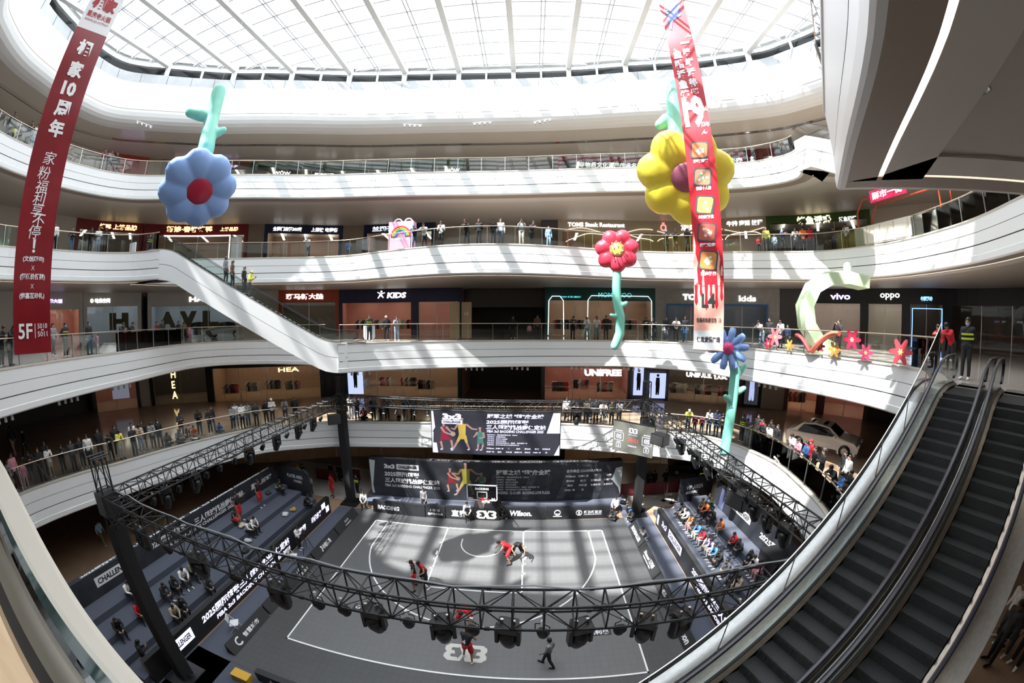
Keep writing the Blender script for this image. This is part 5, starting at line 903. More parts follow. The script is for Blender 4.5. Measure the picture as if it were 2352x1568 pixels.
# ================================================================ people
STD = dict(pel=(0,0,.96), wai=(0,.01,1.10), che=(0,0,1.30), nec=(0,-.01,1.48), hea=(0,-.03,1.61), sL=(-.175,0,1.41), sR=(.175,0,1.41), eL=(-.24,.03,1.13), eR=(.24,.03,1.13), wL=(-.25,-.06,.89), wR=(.25,-.06,.89),
           hL=(-.09,0,.93), hR=(.09,0,.93), kL=(-.10,-.02,.50), kR=(.10,-.02,.50), aL=(-.11,.02,.09), aR=(.11,.02,.09), tL=(-.13,-.15,.035), tR=(.13,-.15,.035))
def P_(**k): d = dict(STD); d.update(k); return d
SIT = dict(pel=(0,.02,.46), wai=(0,-.02,.62), che=(0,-.12,.82), nec=(0,-.20,.98), hea=(0,-.26,1.10), sL=(-.175,-.14,.92), sR=(.175,-.14,.92), eL=(-.23,-.26,.68), eR=(.23,-.26,.68), wL=(-.10,-.44,.58), wR=(.10,-.44,.58),
           hL=(-.09,0,.45), hR=(.09,0,.45), kL=(-.14,-.44,.50), kR=(.14,-.44,.50), aL=(-.13,-.42,.09), aR=(.13,-.40,.09), tL=(-.15,-.60,.035), tR=(.15,-.58,.035))
POSE = {
 'st': P_(aR=(.12,-.06,.09), kR=(.11,-.08,.50), tR=(.15,-.22,.035)),
 'le': P_(pel=(0,.10,.95), wai=(0,.05,1.08), che=(0,-.08,1.26), nec=(0,-.18,1.41), hea=(0,-.25,1.52), sL=(-.18,-.12,1.34), sR=(.18,-.12,1.34), eL=(-.26,-.28,1.22), eR=(.26,-.28,1.22), wL=(-.06,-.40,1.23), wR=(.08,-.38,1.25), hL=(-.09,.1,.92), hR=(.09,.1,.92), kL=(-.1,.03,.50), kR=(.1,.10,.50), aL=(-.11,.05,.09), aR=(.11,.16,.09), tL=(-.13,-.12,.035), tR=(.13,.0,.035)),
 'cr': P_(eL=(-.25,-.06,1.15), eR=(.25,-.06,1.15), wL=(.06,-.20,1.20), wR=(-.08,-.19,1.15)),
 'ph': P_(nec=(0,-.03,1.47), hea=(0,-.09,1.58), eL=(-.23,-.03,1.13), eR=(.23,-.03,1.13), wL=(-.05,-.27,1.24), wR=(.06,-.27,1.27)),
 'fi': P_(eL=(-.25,-.14,1.20), eR=(.25,-.14,1.20), wL=(-.06,-.30,1.47), wR=(.06,-.30,1.48)),
 'wa': P_(kL=(-.10,-.16,.51), aL=(-.10,-.24,.09), tL=(-.11,-.41,.05), kR=(.10,.08,.50), aR=(.10,.26,.14), tR=(.11,.13,.04), eL=(-.23,.10,1.14), wL=(-.23,.06,.90), eR=(.23,-.06,1.14), wR=(.21,-.22,.95)),
 'hb': P_(eL=(-.25,.10,1.14), eR=(.25,.10,1.14), wL=(-.05,.14,.98), wR=(.05,.15,.97)),
 'si': P_(**SIT), 'si2': P_(**{**SIT, 'che': (0,-.03,.86), 'nec': (0,-.06,1.03), 'hea': (0,-.09,1.16), 'sL': (-.175,-.04,.96), 'sR': (.175,-.04,.96)}),
 'st4': P_(eR=(.32,-.05,1.30), wR=(.52,-.12,1.38), aL=(-.16,0,.09), kL=(-.13,-.02,.5), tL=(-.2,-.16,.035)),
 'sf': P_(pel=(0,.05,.13), wai=(0,.03,.28), che=(0,-.06,.50), nec=(0,-.12,.67), hea=(0,-.18,.79), sL=(-.175,-.07,.61), sR=(.175,-.07,.61), eL=(-.25,-.20,.40), eR=(.25,-.20,.40), wL=(-.08,-.34,.36), wR=(.08,-.34,.38), hL=(-.09,.03,.13), hR=(.09,.03,.13), kL=(-.33,-.28,.20), kR=(.33,-.28,.20), aL=(.08,-.36,.08), aR=(-.08,-.30,.08), tL=(.22,-.40,.05), tR=(-.22,-.34,.05)),
 'ck': P_(pel=(0,.12,.34), wai=(0,.06,.48), che=(0,-.08,.68), nec=(0,-.16,.84), hea=(0,-.22,.96), sL=(-.175,-.10,.78), sR=(.175,-.10,.78), eL=(-.25,-.26,.62), eR=(.25,-.26,.62), wL=(-.06,-.38,.80), wR=(.06,-.38,.82), hL=(-.09,.1,.33), hR=(.09,.1,.33), kL=(-.20,-.26,.52), kR=(.18,-.22,.20), aL=(-.18,-.16,.09), aR=(.16,.16,.10), tL=(-.2,-.34,.035), tR=(.17,.02,.03)),
 'bd': P_(pel=(0,.18,.82), wai=(0,.08,.94), che=(0,-.14,1.06), nec=(0,-.32,1.14), hea=(0,-.44,1.20), sL=(-.19,-.22,1.10), sR=(.19,-.22,1.10), eL=(-.34,-.34,.90), eR=(.34,-.36,.92), wL=(-.24,-.52,.76), wR=(.30,-.54,.78), hL=(-.10,.16,.80), hR=(.10,.16,.80), kL=(-.30,-.10,.48), kR=(.28,-.06,.46), aL=(-.46,.06,.09), aR=(.44,.12,.09), tL=(-.54,-.10,.035), tR=(.50,-.06,.035)),
 'bd2': P_(pel=(0,.08,.92), wai=(0,.02,1.05), che=(0,-.10,1.24), nec=(0,-.18,1.40), hea=(0,-.24,1.52), sL=(-.19,-.12,1.33), sR=(.19,-.12,1.33), eL=(-.42,-.20,1.30), eR=(.38,-.22,1.16), wL=(-.60,-.34,1.28), wR=(.34,-.46,1.12), aL=(-.30,.1,.09), kL=(-.20,-.04,.5), tL=(-.36,-.06,.035), aR=(.30,.05,.09), kR=(.22,-.06,.5), tR=(.36,-.12,.035)),
 'pl': P_(eL=(-.42,-.02,1.22), wL=(-.58,-.10,1.02), eR=(.36,-.06,1.20), wR=(.52,-.16,1.24), aL=(-.22,.06,.09), kL=(-.16,-.05,.5), tL=(-.28,-.10,.035), aR=(.24,-.06,.09), kR=(.17,-.08,.5), tR=(.3,-.22,.035), hea=(0,-.06,1.63), pel=(0,.02,.95)),
 'ba': P_(pel=(0,.10,.93), wai=(0,.05,1.06), che=(0,-.06,1.26), nec=(0,-.12,1.43), hea=(0,-.17,1.55), sL=(-.19,-.08,1.36), sR=(.19,-.08,1.36), eL=(-.30,-.16,1.12), eR=(.30,-.20,1.14), wL=(-.14,-.40,1.06), wR=(.20,-.42,1.18), aL=(-.22,.14,.09), kL=(-.15,-.02,.5), tL=(-.26,-.02,.035), aR=(.20,-.08,.09), kR=(.15,-.12,.5), tR=(.26,-.24,.035)),
 'cm': P_(eL=(-.26,-.12,1.18), wL=(-.12,-.34,1.32), eR=(.26,-.14,1.16), wR=(.14,-.36,1.25), hea=(0,-.10,1.58), nec=(0,-.04,1.47))}
V_ = lambda p: Vector(p)
def person_meshes(pose):
    J = {k: V_(v) for k, v in POSE[pose].items()}; out = {}
    def cap(mb, a, b, r0, r1, n=10): mb.tube([a, (a+b)/2, b], [r0, (r0+r1)/2*1.03, r1], n); mb.ball(a, r0, n, 6); mb.ball(b, r1, n, 6)
    up = (J['nec']-J['che']).normalized(); hd = (J['hea']-J['nec']); fw = Vector((0,-1,0)); fw = (fw-hd.normalized()*fw.dot(hd.normalized())).normalized(); hz = hd.normalized(); hx = hz.cross(fw)*-1
    HM = Matrix((hx, -fw, hz)).transposed()
    def torso(mb, g, low=True):
        for s, k in (('sL','hL'),('sR','hR')):
            sh = J[s].lerp(J['che'], .38); hp = J[k].lerp(J['wai'], .3); cap(mb, sh, J['wai'].lerp(hp, .5), .098+g, .085+g)
            if low: cap(mb, J['wai'].lerp(hp, .5), J[k].lerp(J['pel'], .4)+Vector((0,0,-.02)), .092+g, .105+g)
        cap(mb, J['sL'], J['sR'], .062+g, .062+g); cap(mb, J['che'], J['wai'], .10+g, .095+g)
        if low: cap(mb, J['wai'], J['pel'], .095+g, .11+g)
    b = MB(); torso(b, -.012); cap(b, J['che']+(J['nec']-J['che'])*.5, J['hea'], .055, .05); b.ball(J['hea'], (.076,.096,.118), 14, 10, 0, HM); b.ball(J['hea']+hz*-.055+fw*.022, (.056,.070,.062), 10, 7, 0, HM); b.ball(J['hea']+fw*.098+hz*-.018, (.014,.022,.024), 8, 6, 0, HM)
    for s in (-1, 1): b.ball(J['hea']+hx*s*.078+hz*-.01, (.012,.022,.034), 8, 6, 0, HM)
    for q in 'LR':
        cap(b, J['s'+q], J['e'+q], .052, .040); cap(b, J['e'+q], J['w'+q], .040, .027); fd = (J['w'+q]-J['e'+q]).normalized(); cap(b, J['w'+q], J['w'+q]+fd*.075, .028, .034)
        cap(b, J['h'+q], J['k'+q], .080, .056); cap(b, J['k'+q], J['a'+q], .055, .036); cap(b, J['a'+q]+Vector((0,0,-.04)), J['t'+q], .035, .028)
    me = remesh(b, .021, [SKIN1, HAIRK, LIPS], 'body', 2)
    # eyes, mouth and fingers are added as small pieces rooted in the head and palms
    ex = MB()
    for s in (-1, 1): ex.ball(J['hea']+hx*s*.032+fw*.088+hz*.012, (.013,.008,.008), 6, 4, 1, HM); ex.ball(J['hea']+hx*s*.032+fw*.090+hz*.034, (.018,.006,.004), 6, 4, 1, HM)
    ex.ball(J['hea']+fw*.090+hz*-.058, (.022,.006,.006), 6, 4, 2, HM)
    for q, sg in (('L',-1),('R',1)):
        fd = (J['w'+q]-J['e'+q]).normalized(); sd = fd.cross(Vector((0,-1,0)) if abs(fd.y) < .8 else Vector((0,0,1))).normalized(); nd = sd.cross(fd).normalized(); p0 = J['w'+q]+fd*.085
        for i, ln in enumerate((.062,.072,.068,.052)):
            a = p0+sd*(.026-.0175*i); m_ = a+fd*ln*.55+nd*.004; e = m_+fd*ln*.42+nd*(.022+.004*i); ex.tube([a, m_, e], [.0088,.008,.0062], 5)
        a = J['w'+q]+fd*.03+sd*.026; ex.tube([a, a+sd*.028+fd*.022+nd*.008, a+sd*.036+fd*.05+nd*.018], [.0105,.0095,.007], 5)
    vs = [v.co.copy() for v in me.vertices]; fs = [tuple(p.vertices) for p in me.polygons]; bpy.data.meshes.remove(me); full = MB(); full.faces(vs, fs, 0); n0 = len(full.v); full.v += ex.v; full.f += [tuple(n0+i for i in f) for f in ex.f]; full.mi += ex.mi
    out['body'] = full.mesh('body', [SKIN1, HAIRK, LIPS], True)
    t = MB(); torso(t, .016); cap(t, J['che']+(J['nec']-J['che'])*.55, J['nec'], .066, .062)
    for q in 'LR': cap(t, J['s'+q], J['e'+q], .070, .056); cap(t, J['e'+q], J['e'+q].lerp(J['w'+q], .93), .055, .044)
    out['top'] = remesh(t, .026, BLACK, 'top', 2)
    t = MB(); torso(t, .008, True); out['tank'] = remesh(t, .026, BLACK, 'tank', 1)
    t = MB(); cap(t, J['hL'], J['hR'], .112, .112); cap(t, J['pel'], J['pel'].lerp(J['wai'], .5), .12, .11)
    for q in 'LR': cap(t, J['h'+q], J['k'+q], .100, .072); cap(t, J['k'+q], J['a'+q]+Vector((0,0,.02)), .070, .056)
    out['trousers'] = remesh(t, .026, BLACK, 'trousers', 2)
    t = MB(); cap(t, J['hL'], J['hR'], .118, .118); cap(t, J['pel'], J['pel'].lerp(J['wai'], .4), .125, .112)
    for q in 'LR': cap(t, J['h'+q], J['h'+q].lerp(J['k'+q], .9), .108, .105)
    out['shorts'] = remesh(t, .028, BLACK, 'shorts', 1)
    t = MB()
    for q in 'LR':
        a = J['a'+q]; tt = J['t'+q]; d = (tt-a); d.z = 0; d = d.normalized() if d.length > .01 else Vector((0,-1,0)); cap(t, a+Vector((0,0,-.02)), a+Vector((0,0,-.05))-d*.03, .048, .040); cap(t, a-d*.03+Vector((0,0,-.05)), tt+d*.02, .042, .036)
    out['shoes'] = remesh(t, .018, BLACK, 'shoes', 1)
    t = MB(); t.ball(J['hea']+hz*.032-fw*.018, (.090,.102,.108), 14, 9, 0, HM); t.ball(J['hea']-fw*.045, (.082,.062,.095), 12, 8, 0, HM); M_ = remesh(t, .018, HAIRK, 'hair', 1); out['hair'] = M_
    t = MB(); t.ball(J['hea']+hz*.032-fw*.018, (.094,.108,.110), 14, 9, 0, HM); t.ball(J['hea']-fw*.050-hz*.06, (.094,.068,.13), 12, 8, 0, HM); t.ball(J['nec']-fw*.075-Vector((0,0,.03)), (.098,.055,.15), 12, 8, 0, HM); out['long_hair'] = remesh(t, .02, HAIRK, 'long_hair', 1)
    t = MB(); t.ball(J['hea']+hz*.045-fw*.005, (.098,.112,.095), 14, 9, 0, HM); t.ball(J['hea']+hz*.048+fw*.12, (.075,.065,.012), 12, 6, 0, HM); out['cap'] = remesh(t, .018, BLACK, 'cap', 1)
    t = MB(); t.ball(J['hea']+hz*-.050+fw*.045, (.062,.062,.050), 12, 8, 0, HM); out['face_mask'] = t.mesh('face_mask', [BLACK], True)
    t = MB(); c = J['che'].lerp(J['wai'], .35)
    for f_ in (.12, .75):
        c = J['che'].lerp(J['wai'], f_); ax = (J['che']-J['wai']).normalized(); xx = Vector((1,0,0)); yy = ax.cross(xx)
        t.strip([c+xx*.205*math.cos(a)+yy*.142*math.sin(a)-ax*.028 for a in [2*PI*i/20 for i in range(20)]], [c+xx*.205*math.cos(a)+yy*.142*math.sin(a)+ax*.028 for a in [2*PI*i/20 for i in range(20)]], 0, True)
    out['reflective_stripe'] = t.mesh('reflective_stripe', [BLACK], True); out['J'] = J; return out
SKIN1 = mat('skin', (.46,.27,.19), .5); SKIN2 = mat('tanned skin', (.30,.16,.105), .5); HAIRK = mat('black hair', (.012,.010,.009), .5); LIPS = mat('lips', (.32,.12,.10), .5)
CL = {'k': ('black',(.014,.014,.016)), 'd': ('dark grey',(.045,.045,.05)), 'g': ('grey',(.22,.22,.23)), 'w': ('white',(.70,.69,.67)), 'r': ('red',(.50,.012,.02)), 'o': ('orange',(.72,.20,.05)), 'y': ('yellow',(.62,.58,.10)), 'p': ('pink',(.62,.27,.33)), 'b': ('blue',(.05,.16,.42)), 'n': ('navy',(.02,.03,.075)), 'l': ('light blue',(.30,.48,.66)), 'm': ('maroon',(.14,.02,.03)), 'v': ('olive green',(.15,.16,.085)), 't': ('tan',(.42,.33,.23)), 'c': ('cream',(.60,.55,.46)), 'j': ('blue denim',(.07,.11,.18)), 's': ('pale denim',(.26,.33,.42)), 'e': ('brown',(.13,.075,.05)), 'u': ('violet',(.35,.30,.55))}
def cloth_m(k): return noisy('fabric '+CL[k][0], CL[k][1], tuple(min(1, c*1.25) for c in CL[k][1]), 9, .8)
PH = {'st':'standing','le':'leaning','cr':'arms crossed','ph':'with phone','fi':'filming','wa':'walking','hb':'hands behind','si':'seated','si2':'seated upright','st4':'arm out','sf':'floor seated','ck':'crouching','bd':'bending low','bd2':'guarding','pl':'arms spread','ba':'with ball','cm':'filming'}
PLACE = {'5l':'from left at top left railing','5m':'from left behind fifth floor railing','4l':'from left on fourth floor left','4m':'from left on fourth floor middle','4r':'from left on fourth floor right','4e':'from top on long escalator','3l':'from left on third floor left','3m':'from left on third floor middle','3r':'from left near escalator tops','2l':'from left on second floor left','2b':'from left on the far walkway','2m':'from left on second floor middle','2r':'from left on second floor right','esc':'from left under right escalators','g':'from left on the court','h':'from left beside the hoop','s':'from left at right sideline','l':'from left beside left stand','b':'from left behind the event area','tl':'from left in left stand','tr':'from left in right stand'}
GRP = lambda p: {'t': 'spectators seated in the stands'}.get(p[0], 'people on the court' if p == 'g' else 'people around the event' if p in 'hslb' else 'people along the galleries')
ROWS = '''5l|-26.20,-15.16,24.40,21|le|1.00|d d
5l|-26.35,-14.70,24.40,18|st|0.55|y d
5l|-26.49,-14.25,24.40,18|st|0.50|e d
5l|-26.69,-13.64,24.40,14|le|1.00|k k
5l|-26.79,-13.17,24.40,14|le|1.00|w s
5m|-26.92,-7.44,24.40,-13|le|1.00|m k
5m|-26.71,-6.91,24.40,-20|ph|1.00|g d
5m|-26.54,-6.45,24.40,-20|st|1.00|k k
5m|-18.77,3.35,24.40,-61|ph|1.00|w k
4l|-25.52,-10.75,18.20,-14|st|1.00|w k
4l|-25.80,-9.35,18.20,-17|cr|1.00|k j
4l|-24.83,-8.32,18.20,-21|le|1.00|k k
4l|-24.55,-7.86,18.20,-25|cr|1.00|w s h
4l|-24.35,-7.38,18.20,-31|le|1.00|k k
4l|-23.97,-3.87,18.20,-9|hb|1.00|k k v
4m|-13.94,3.30,18.20,-71|le|1.00|w d c:l
4m|-11.67,5.80,18.20,-82|ph|1.00|b d
4m|-5.08,2.88,18.20,-103|le|1.00|n j c:b
4m|-4.35,2.72,18.20,-101|le|1.00|w k
4m|-3.10,2.44,18.20,-98|ph|1.00|w k
4m|-1.40,2.34,18.20,-92|le|1.00|k k
4m|-0.57,2.27,18.20,-89|hb|1.00|k k
4m|0.35,2.33,18.20,-86|ph|1.00|k d
4m|0.83,2.36,18.20,-83|st|1.00|w j
4m|2.17,2.57,18.20,-80|fi|1.00|g c h
4m|2.84,2.76,18.20,-77|le|1.00|d k
4m|3.93,2.94,18.20,-76|st|0.80|l l
4r|12.33,3.78,18.20,-101|le|1.00|k k c:b
4r|12.98,3.63,18.20,-104|le|1.00|k e
4r|13.79,3.33,18.20,-108|cr|1.00|k k h
4r|18.27,1.08,18.20,-119|st|0.62|r d
4r|18.77,0.87,18.20,-119|st|1.00|y k
4r|19.23,0.54,18.20,-120|st|0.70|s s
4r|19.85,0.32,18.20,-122|le|1.00|n k
4r|20.54,-0.18,18.20,-125|ph|1.00|g k
4r|20.98,-0.49,18.20,-125|cr|1.00|o k c:k
4r|21.34,-0.78,18.20,-131|st|1.00|r k h
4r|22.73,-1.73,18.20,-153|st|1.00|k k
4r|22.75,-2.88,18.20,-159|ph|1.00|w k
3l|-18.38,-15.72,12.00,24|le|1.00|k k
3l|-18.41,-15.25,12.00,22|le|1.00|k d h
3l|-21.77,-11.94,12.00,17|wa|1.00|g k h
3l|-20.28,-11.71,12.00,17|hb|1.00|k k v m
3l|-20.29,-10.25,12.00,15|st|1.05|k j
3l|-20.32,-9.72,12.00,15|st|0.65|p w h
3l|-20.82,-7.78,12.00,16|le|1.00|k t
3l|-21.26,-6.93,12.00,20|le|1.00|k k
3l|-22.22,-4.16,12.00,17|cr|1.00|m k
3l|-22.42,-3.53,12.00,16|st|1.00|d j
3l|-22.61,-2.52,12.00,16|ck|0.70|p e h
3l|-22.89,-1.71,12.00,7|st|1.00|k k
3l|-22.87,-1.17,12.00,-3|st|0.90|e d h
3l|-22.79,-0.68,12.00,-12|st|0.75|p p h
3l|-22.50,1.01,12.00,-27|sf|1.00|d d
3m|-8.10,2.35,12.00,-55|hb|1.00|k k v
3m|-7.21,3.23,12.00,-60|st|1.00|k k c:c
3m|-6.41,3.20,12.00,-62|fi|1.00|g s
3m|1.44,6.69,12.00,-81|st|1.00|k k
3m|2.69,6.56,12.00,-84|st|0.65|p d h
3m|3.28,6.61,12.00,-86|st|1.00|e k h
3m|5.88,5.85,12.00,-89|le|1.00|d k
3m|6.93,5.94,12.00,-92|ph|1.00|w s
3m|7.60,5.67,12.00,-92|fi|1.00|c s
3m|8.47,6.36,12.00,-96|hb|1.00|k k
3m|11.17,4.98,12.00,-119|le|1.00|k k
3m|11.67,4.68,12.00,-123|le|1.00|k k
3m|12.42,4.18,12.00,-123|wa|1.00|k g
3m|13.03,3.79,12.00,-128|le|1.00|w k
3m|13.50,3.25,12.00,-133|st|1.00|k b h
3m|16.08,-1.98,12.00,-164|le|1.00|w s
3m|16.16,-2.68,12.00,-164|st|1.00|k k
3m|17.69,-1.83,12.00,-164|ph|1.00|w d
3m|18.14,-1.98,12.00,-164|st|0.80|n k
3m|18.22,-6.09,12.00,-167|fi|1.00|k k
3r|15.71,-14.27,12.00,200|hb|1.03|k k v m
3r|17.98,-12.49,12.00,150|le|1.00|r k h
3r|20.38,-10.80,12.00,180|le|1.00|r k h
2l|-20.06,-16.18,6.20,19|le|1.00|g d h m
2l|-20.36,-15.66,6.20,9|st|1.00|p k
2l|-20.27,-15.19,6.20,1|st|0.68|p p h
2l|-20.42,-14.72,6.20,1|le|1.00|k k
2l|-20.29,-14.18,6.20,-4|cr|1.00|k k
2l|-21.04,-13.53,6.20,-6|st|1.00|k d
2l|-20.20,-13.66,6.20,-6|ph|1.00|w t
2l|-20.27,-12.87,6.20,-7|le|1.00|k k
2l|-20.09,-12.28,6.20,-10|hb|1.00|d d
2l|-20.10,-11.75,6.20,-10|st|1.00|k k
2l|-19.88,-11.32,6.20,-15|st|1.00|w k h
2l|-20.33,-10.39,6.20,-18|st|1.00|k k
2l|-19.50,-10.11,6.20,-15|le|1.00|k k
2l|-20.13,-9.34,6.20,-12|st|1.00|k k
2l|-19.30,-9.51,6.20,-12|ph|1.00|y w h
2l|-20.01,-8.18,6.20,-10|st|1.00|w d
2l|-19.13,-8.68,6.20,-10|cr|1.00|k d
2l|-19.06,-8.21,6.20,-11|ph|1.00|t s h
2l|-19.47,-7.75,6.20,-11|st|1.00|k k
2l|-18.93,-7.40,6.20,-13|ph|1.00|g d m h
2l|-18.88,-6.93,6.20,-14|st|1.00|k d m h
2l|-18.72,-6.49,6.20,-14|sf|1.00|k k h
2l|-18.52,-5.71,6.20,-15|sf|1.00|g d
2l|-19.14,-4.96,6.20,-17|ph|1.00|d k h
2l|-18.74,-4.68,6.20,-17|sf|1.00|k k
2l|-18.22,-4.70,6.20,-17|sf|1.00|o w
2l|-18.46,-3.90,6.20,-20|ph|1.00|k k
2l|-18.00,-3.32,6.20,-22|cr|1.00|k k
2l|-18.33,-2.82,6.20,-24|st|1.00|k d
2l|-17.59,-2.87,6.20,-24|sf|0.80|b d
2l|-17.15,-1.92,6.20,-26|cr|1.00|g k
2l|-17.42,-1.35,6.20,-29|st|1.00|w j
2l|-16.74,-1.37,6.20,-29|cr|1.00|w k
2l|-16.60,-0.93,6.20,-35|cr|1.00|g j
2l|-16.25,-0.43,6.20,-35|st|1.00|d k
2l|-15.95,0.34,6.20,-44|st|1.00|k k h
2l|-15.60,0.66,6.20,-51|cr|1.00|w d x
2l|-14.90,1.31,6.20,-56|ph|1.00|g d
2l|-14.38,1.87,6.20,-59|st|1.00|k k
2b|-26.98,-13.99,6.20,200|wa|1.00|k t
2b|-25.64,-13.50,6.20,300|wa|1.00|k k
2m|-10.41,3.42,6.20,-77|cr|1.00|g w
2m|-9.75,3.17,6.20,-77|ph|1.00|k d
2m|-9.30,3.47,6.20,-79|sf|1.00|m k
2m|-8.53,3.42,6.20,-79|st|1.00|k k
2m|-7.98,3.52,6.20,-80|st|0.65|d k
2m|-7.52,3.61,6.20,-80|ph|1.00|k d
2m|-6.68,3.76,6.20,-81|sf|0.55|k k
2m|-6.27,4.02,6.20,-81|st|1.00|k k
2m|-5.65,3.92,6.20,-82|st|1.00|k k
2m|5.37,4.46,6.20,-98|st|1.00|w e h
2m|5.83,4.52,6.20,-101|le|1.00|k k
2m|6.27,4.30,6.20,-101|cr|1.00|d k
2m|6.73,4.21,6.20,-104|cr|1.00|t j m
2m|7.06,4.54,6.20,-104|st|1.00|d k
2m|7.41,4.03,6.20,-106|hb|1.00|k k
2m|7.87,3.89,6.20,-106|le|1.00|w g
2m|8.47,3.70,6.20,-108|hb|1.00|k k v
2m|8.99,3.63,6.20,-109|ph|1.00|g k
2r|13.25,1.46,6.20,-121|le|1.00|y j c:w
2r|13.61,1.16,6.20,-125|st|0.70|m g
2r|13.99,0.86,6.20,-131|st|0.70|m g
2r|14.36,0.58,6.20,-137|ph|1.00|g j
2r|14.70,0.17,6.20,-144|ph|1.00|n j h
2r|14.98,-0.25,6.20,-150|le|1.00|k d m h
2r|15.73,-1.29,6.20,-159|hb|1.00|k k v m
2r|15.68,-1.96,6.20,-162|ph|1.00|d s
2r|15.81,-2.42,6.20,-165|le|1.00|v d
2r|16.60,-1.70,6.20,-162|st|1.00|k k
2r|16.24,-2.65,6.20,-165|st|1.00|r k
2r|15.97,-3.09,6.20,-168|cr|1.00|k d
2r|16.09,-3.54,6.20,-172|ph|1.00|w d
2r|16.69,-2.92,6.20,-168|st|1.00|k k h
2r|16.44,-3.86,6.20,-172|st|1.00|k k
2r|16.19,-4.89,6.20,179|sf|1.00|l w h
2r|16.28,-5.36,6.20,173|ph|1.00|w d h
2r|16.05,-6.15,6.20,169|cr|1.00|p k c:k
2r|16.00,-6.81,6.20,167|cr|1.00|b k
2r|16.45,-6.64,6.20,167|st|1.00|r k c:r m
2r|15.95,-7.49,6.20,167|hb|1.00|k k
2r|16.05,-7.97,6.20,167|cr|1.00|k k
2r|16.93,-8.57,6.20,166|st|1.00|k k
2r|16.70,-9.03,6.20,164|st|1.00|w k
2r|15.16,-9.60,6.20,161|le|1.00|k k
2r|14.87,-10.37,6.20,156|ph|1.00|b k
2r|15.44,-10.30,6.20,159|st|1.00|k k
2r|14.70,-10.99,6.20,154|le|1.00|k k
esc|14.18,-18.33,6.20,150|st|1.00|w d
esc|13.88,-18.73,6.20,160|st|1.00|k d h
esc|13.74,-19.18,6.20,170|st|1.00|k k
esc|13.21,-18.62,6.20,160|st|1.00|d k
g|-2.90,-6.06,0.00,200|pl|1.00|k r
g|-2.47,-5.77,0.00,230|bd2|1.00|r k
g|0.40,-10.16,0.00,75|ba|1.00|k r
g|0.02,-8.22,0.00,260|bd|1.00|r r
g|1.57,-3.08,0.00,190|bd|1.00|r r
g|2.13,-2.89,0.00,280|bd|1.00|k k
g|3.58,-10.33,0.00,160|wa|1.00|g k
g|-4.59,2.02,0.00,270|wa|1.00|g k
h|-1.42,1.39,0.00,275|si2|1.00|w k
h|1.10,1.61,0.00,215|ck|1.00|k k
s|8.89,2.35,0.00,230|si2|1.00|w k
s|8.61,1.35,0.00,200|sf|1.00|k k
s|9.83,1.04,0.00,190|sf|1.00|d k c:b
s|9.95,-1.49,0.00,180|ck|1.00|g g
l|-12.19,2.42,0.00,250|st|1.00|r r
l|-13.97,2.08,0.00,270|ph|1.00|g d
l|-10.44,3.31,0.00,260|hb|1.00|k k v
l|-9.10,1.63,0.00,280|si2|1.00|w k
l|-10.70,-4.60,0.00,20|cm|1.00|w k
l|-10.77,-6.85,0.00,80|st|1.00|k k
l|-11.87,-15.51,0.00,60|ph|1.00|k k
b|-16.27,3.79,0.00,270|st|1.00|y k c:o
b|-15.80,3.77,0.00,270|hb|1.00|k k v
b|-13.72,4.90,0.00,270|st|1.00|k k
b|-12.93,4.96,0.00,270|st|1.00|k k
b|12.75,5.41,0.00,270|st|1.00|k d h
b|12.28,5.37,0.00,270|ph|1.00|k k
b|13.79,5.48,0.00,270|hb|1.00|k d
b|16.92,5.22,0.00,250|st|1.00|k k v
b|16.92,6.09,0.00,260|st|1.00|k k
b|-23.35,-10.72,0.00,20|wa|1.00|l v h
tl|-15.20,-4.63,1.05,0|st4|1.06|k r
tl|-15.20,-2.47,1.05,0|st4|1.06|k r
tl|-15.20,-5.23,1.05,0|si|1.00|k r
tl|-15.20,-13.52,1.05,0|si|1.00|w k
tl|-15.20,-0.45,1.05,0|si|1.00|k k v
tl|-13.95,-4.86,0.70,0|si|1.00|w k h
tl|-13.95,-5.45,0.70,0|si|1.00|w k h
tl|-13.95,-11.64,0.70,0|si|1.00|k k
tl|-13.95,-12.31,0.70,0|si|1.00|k d
tl|-13.95,-13.88,0.70,0|si|1.00|r k
tl|-13.95,-15.22,0.70,0|si|1.00|k k
tl|-13.95,-10.85,0.70,0|si|1.00|w d
tl|-13.95,-10.21,0.70,0|si|1.00|v k
tl|-12.70,-0.63,0.35,0|si|1.00|k k
tl|-12.70,-10.40,0.35,0|si|1.00|d k
tl|-12.70,-12.80,0.35,0|si|1.00|t k
tl|-12.70,-12.32,0.35,0|si|1.00|k k
tr|13.20,0.34,0.35,180|si|1.00|w d h
tr|13.20,-0.15,0.35,180|si|1.00|w k c:k
tr|13.20,-0.62,0.35,180|si|1.00|w k
tr|13.20,-1.80,0.35,180|si|1.00|k d
tr|13.20,-1.31,0.35,180|si|1.00|o p
tr|13.20,-2.33,0.35,180|si|1.00|b c
tr|13.20,-3.07,0.35,180|si|1.00|r g
tr|13.20,-3.78,0.35,180|si|1.00|u d
tr|13.20,-4.24,0.35,180|si|1.00|u g
tr|13.20,-4.74,0.35,180|si|1.00|b k
tr|13.20,-5.25,0.35,180|si|1.00|k k
tr|13.20,-6.23,0.35,180|si|1.00|d k
tr|13.20,-7.51,0.35,180|si|1.00|t c
tr|13.20,-7.01,0.35,180|si|1.00|k k
tr|14.50,-0.17,0.75,180|si|1.00|v k
tr|14.50,-0.64,0.75,180|si|1.00|o k
tr|14.50,-1.57,0.75,180|si|1.00|k k
tr|14.50,-2.82,0.75,180|si|1.00|o g
tr|14.50,-4.53,0.75,180|si|1.00|r k
tr|14.50,-5.07,0.75,180|si|1.00|d k
tr|14.50,-6.31,0.75,180|si|1.00|k k h
tr|14.50,-7.27,0.75,180|si|1.00|p p h
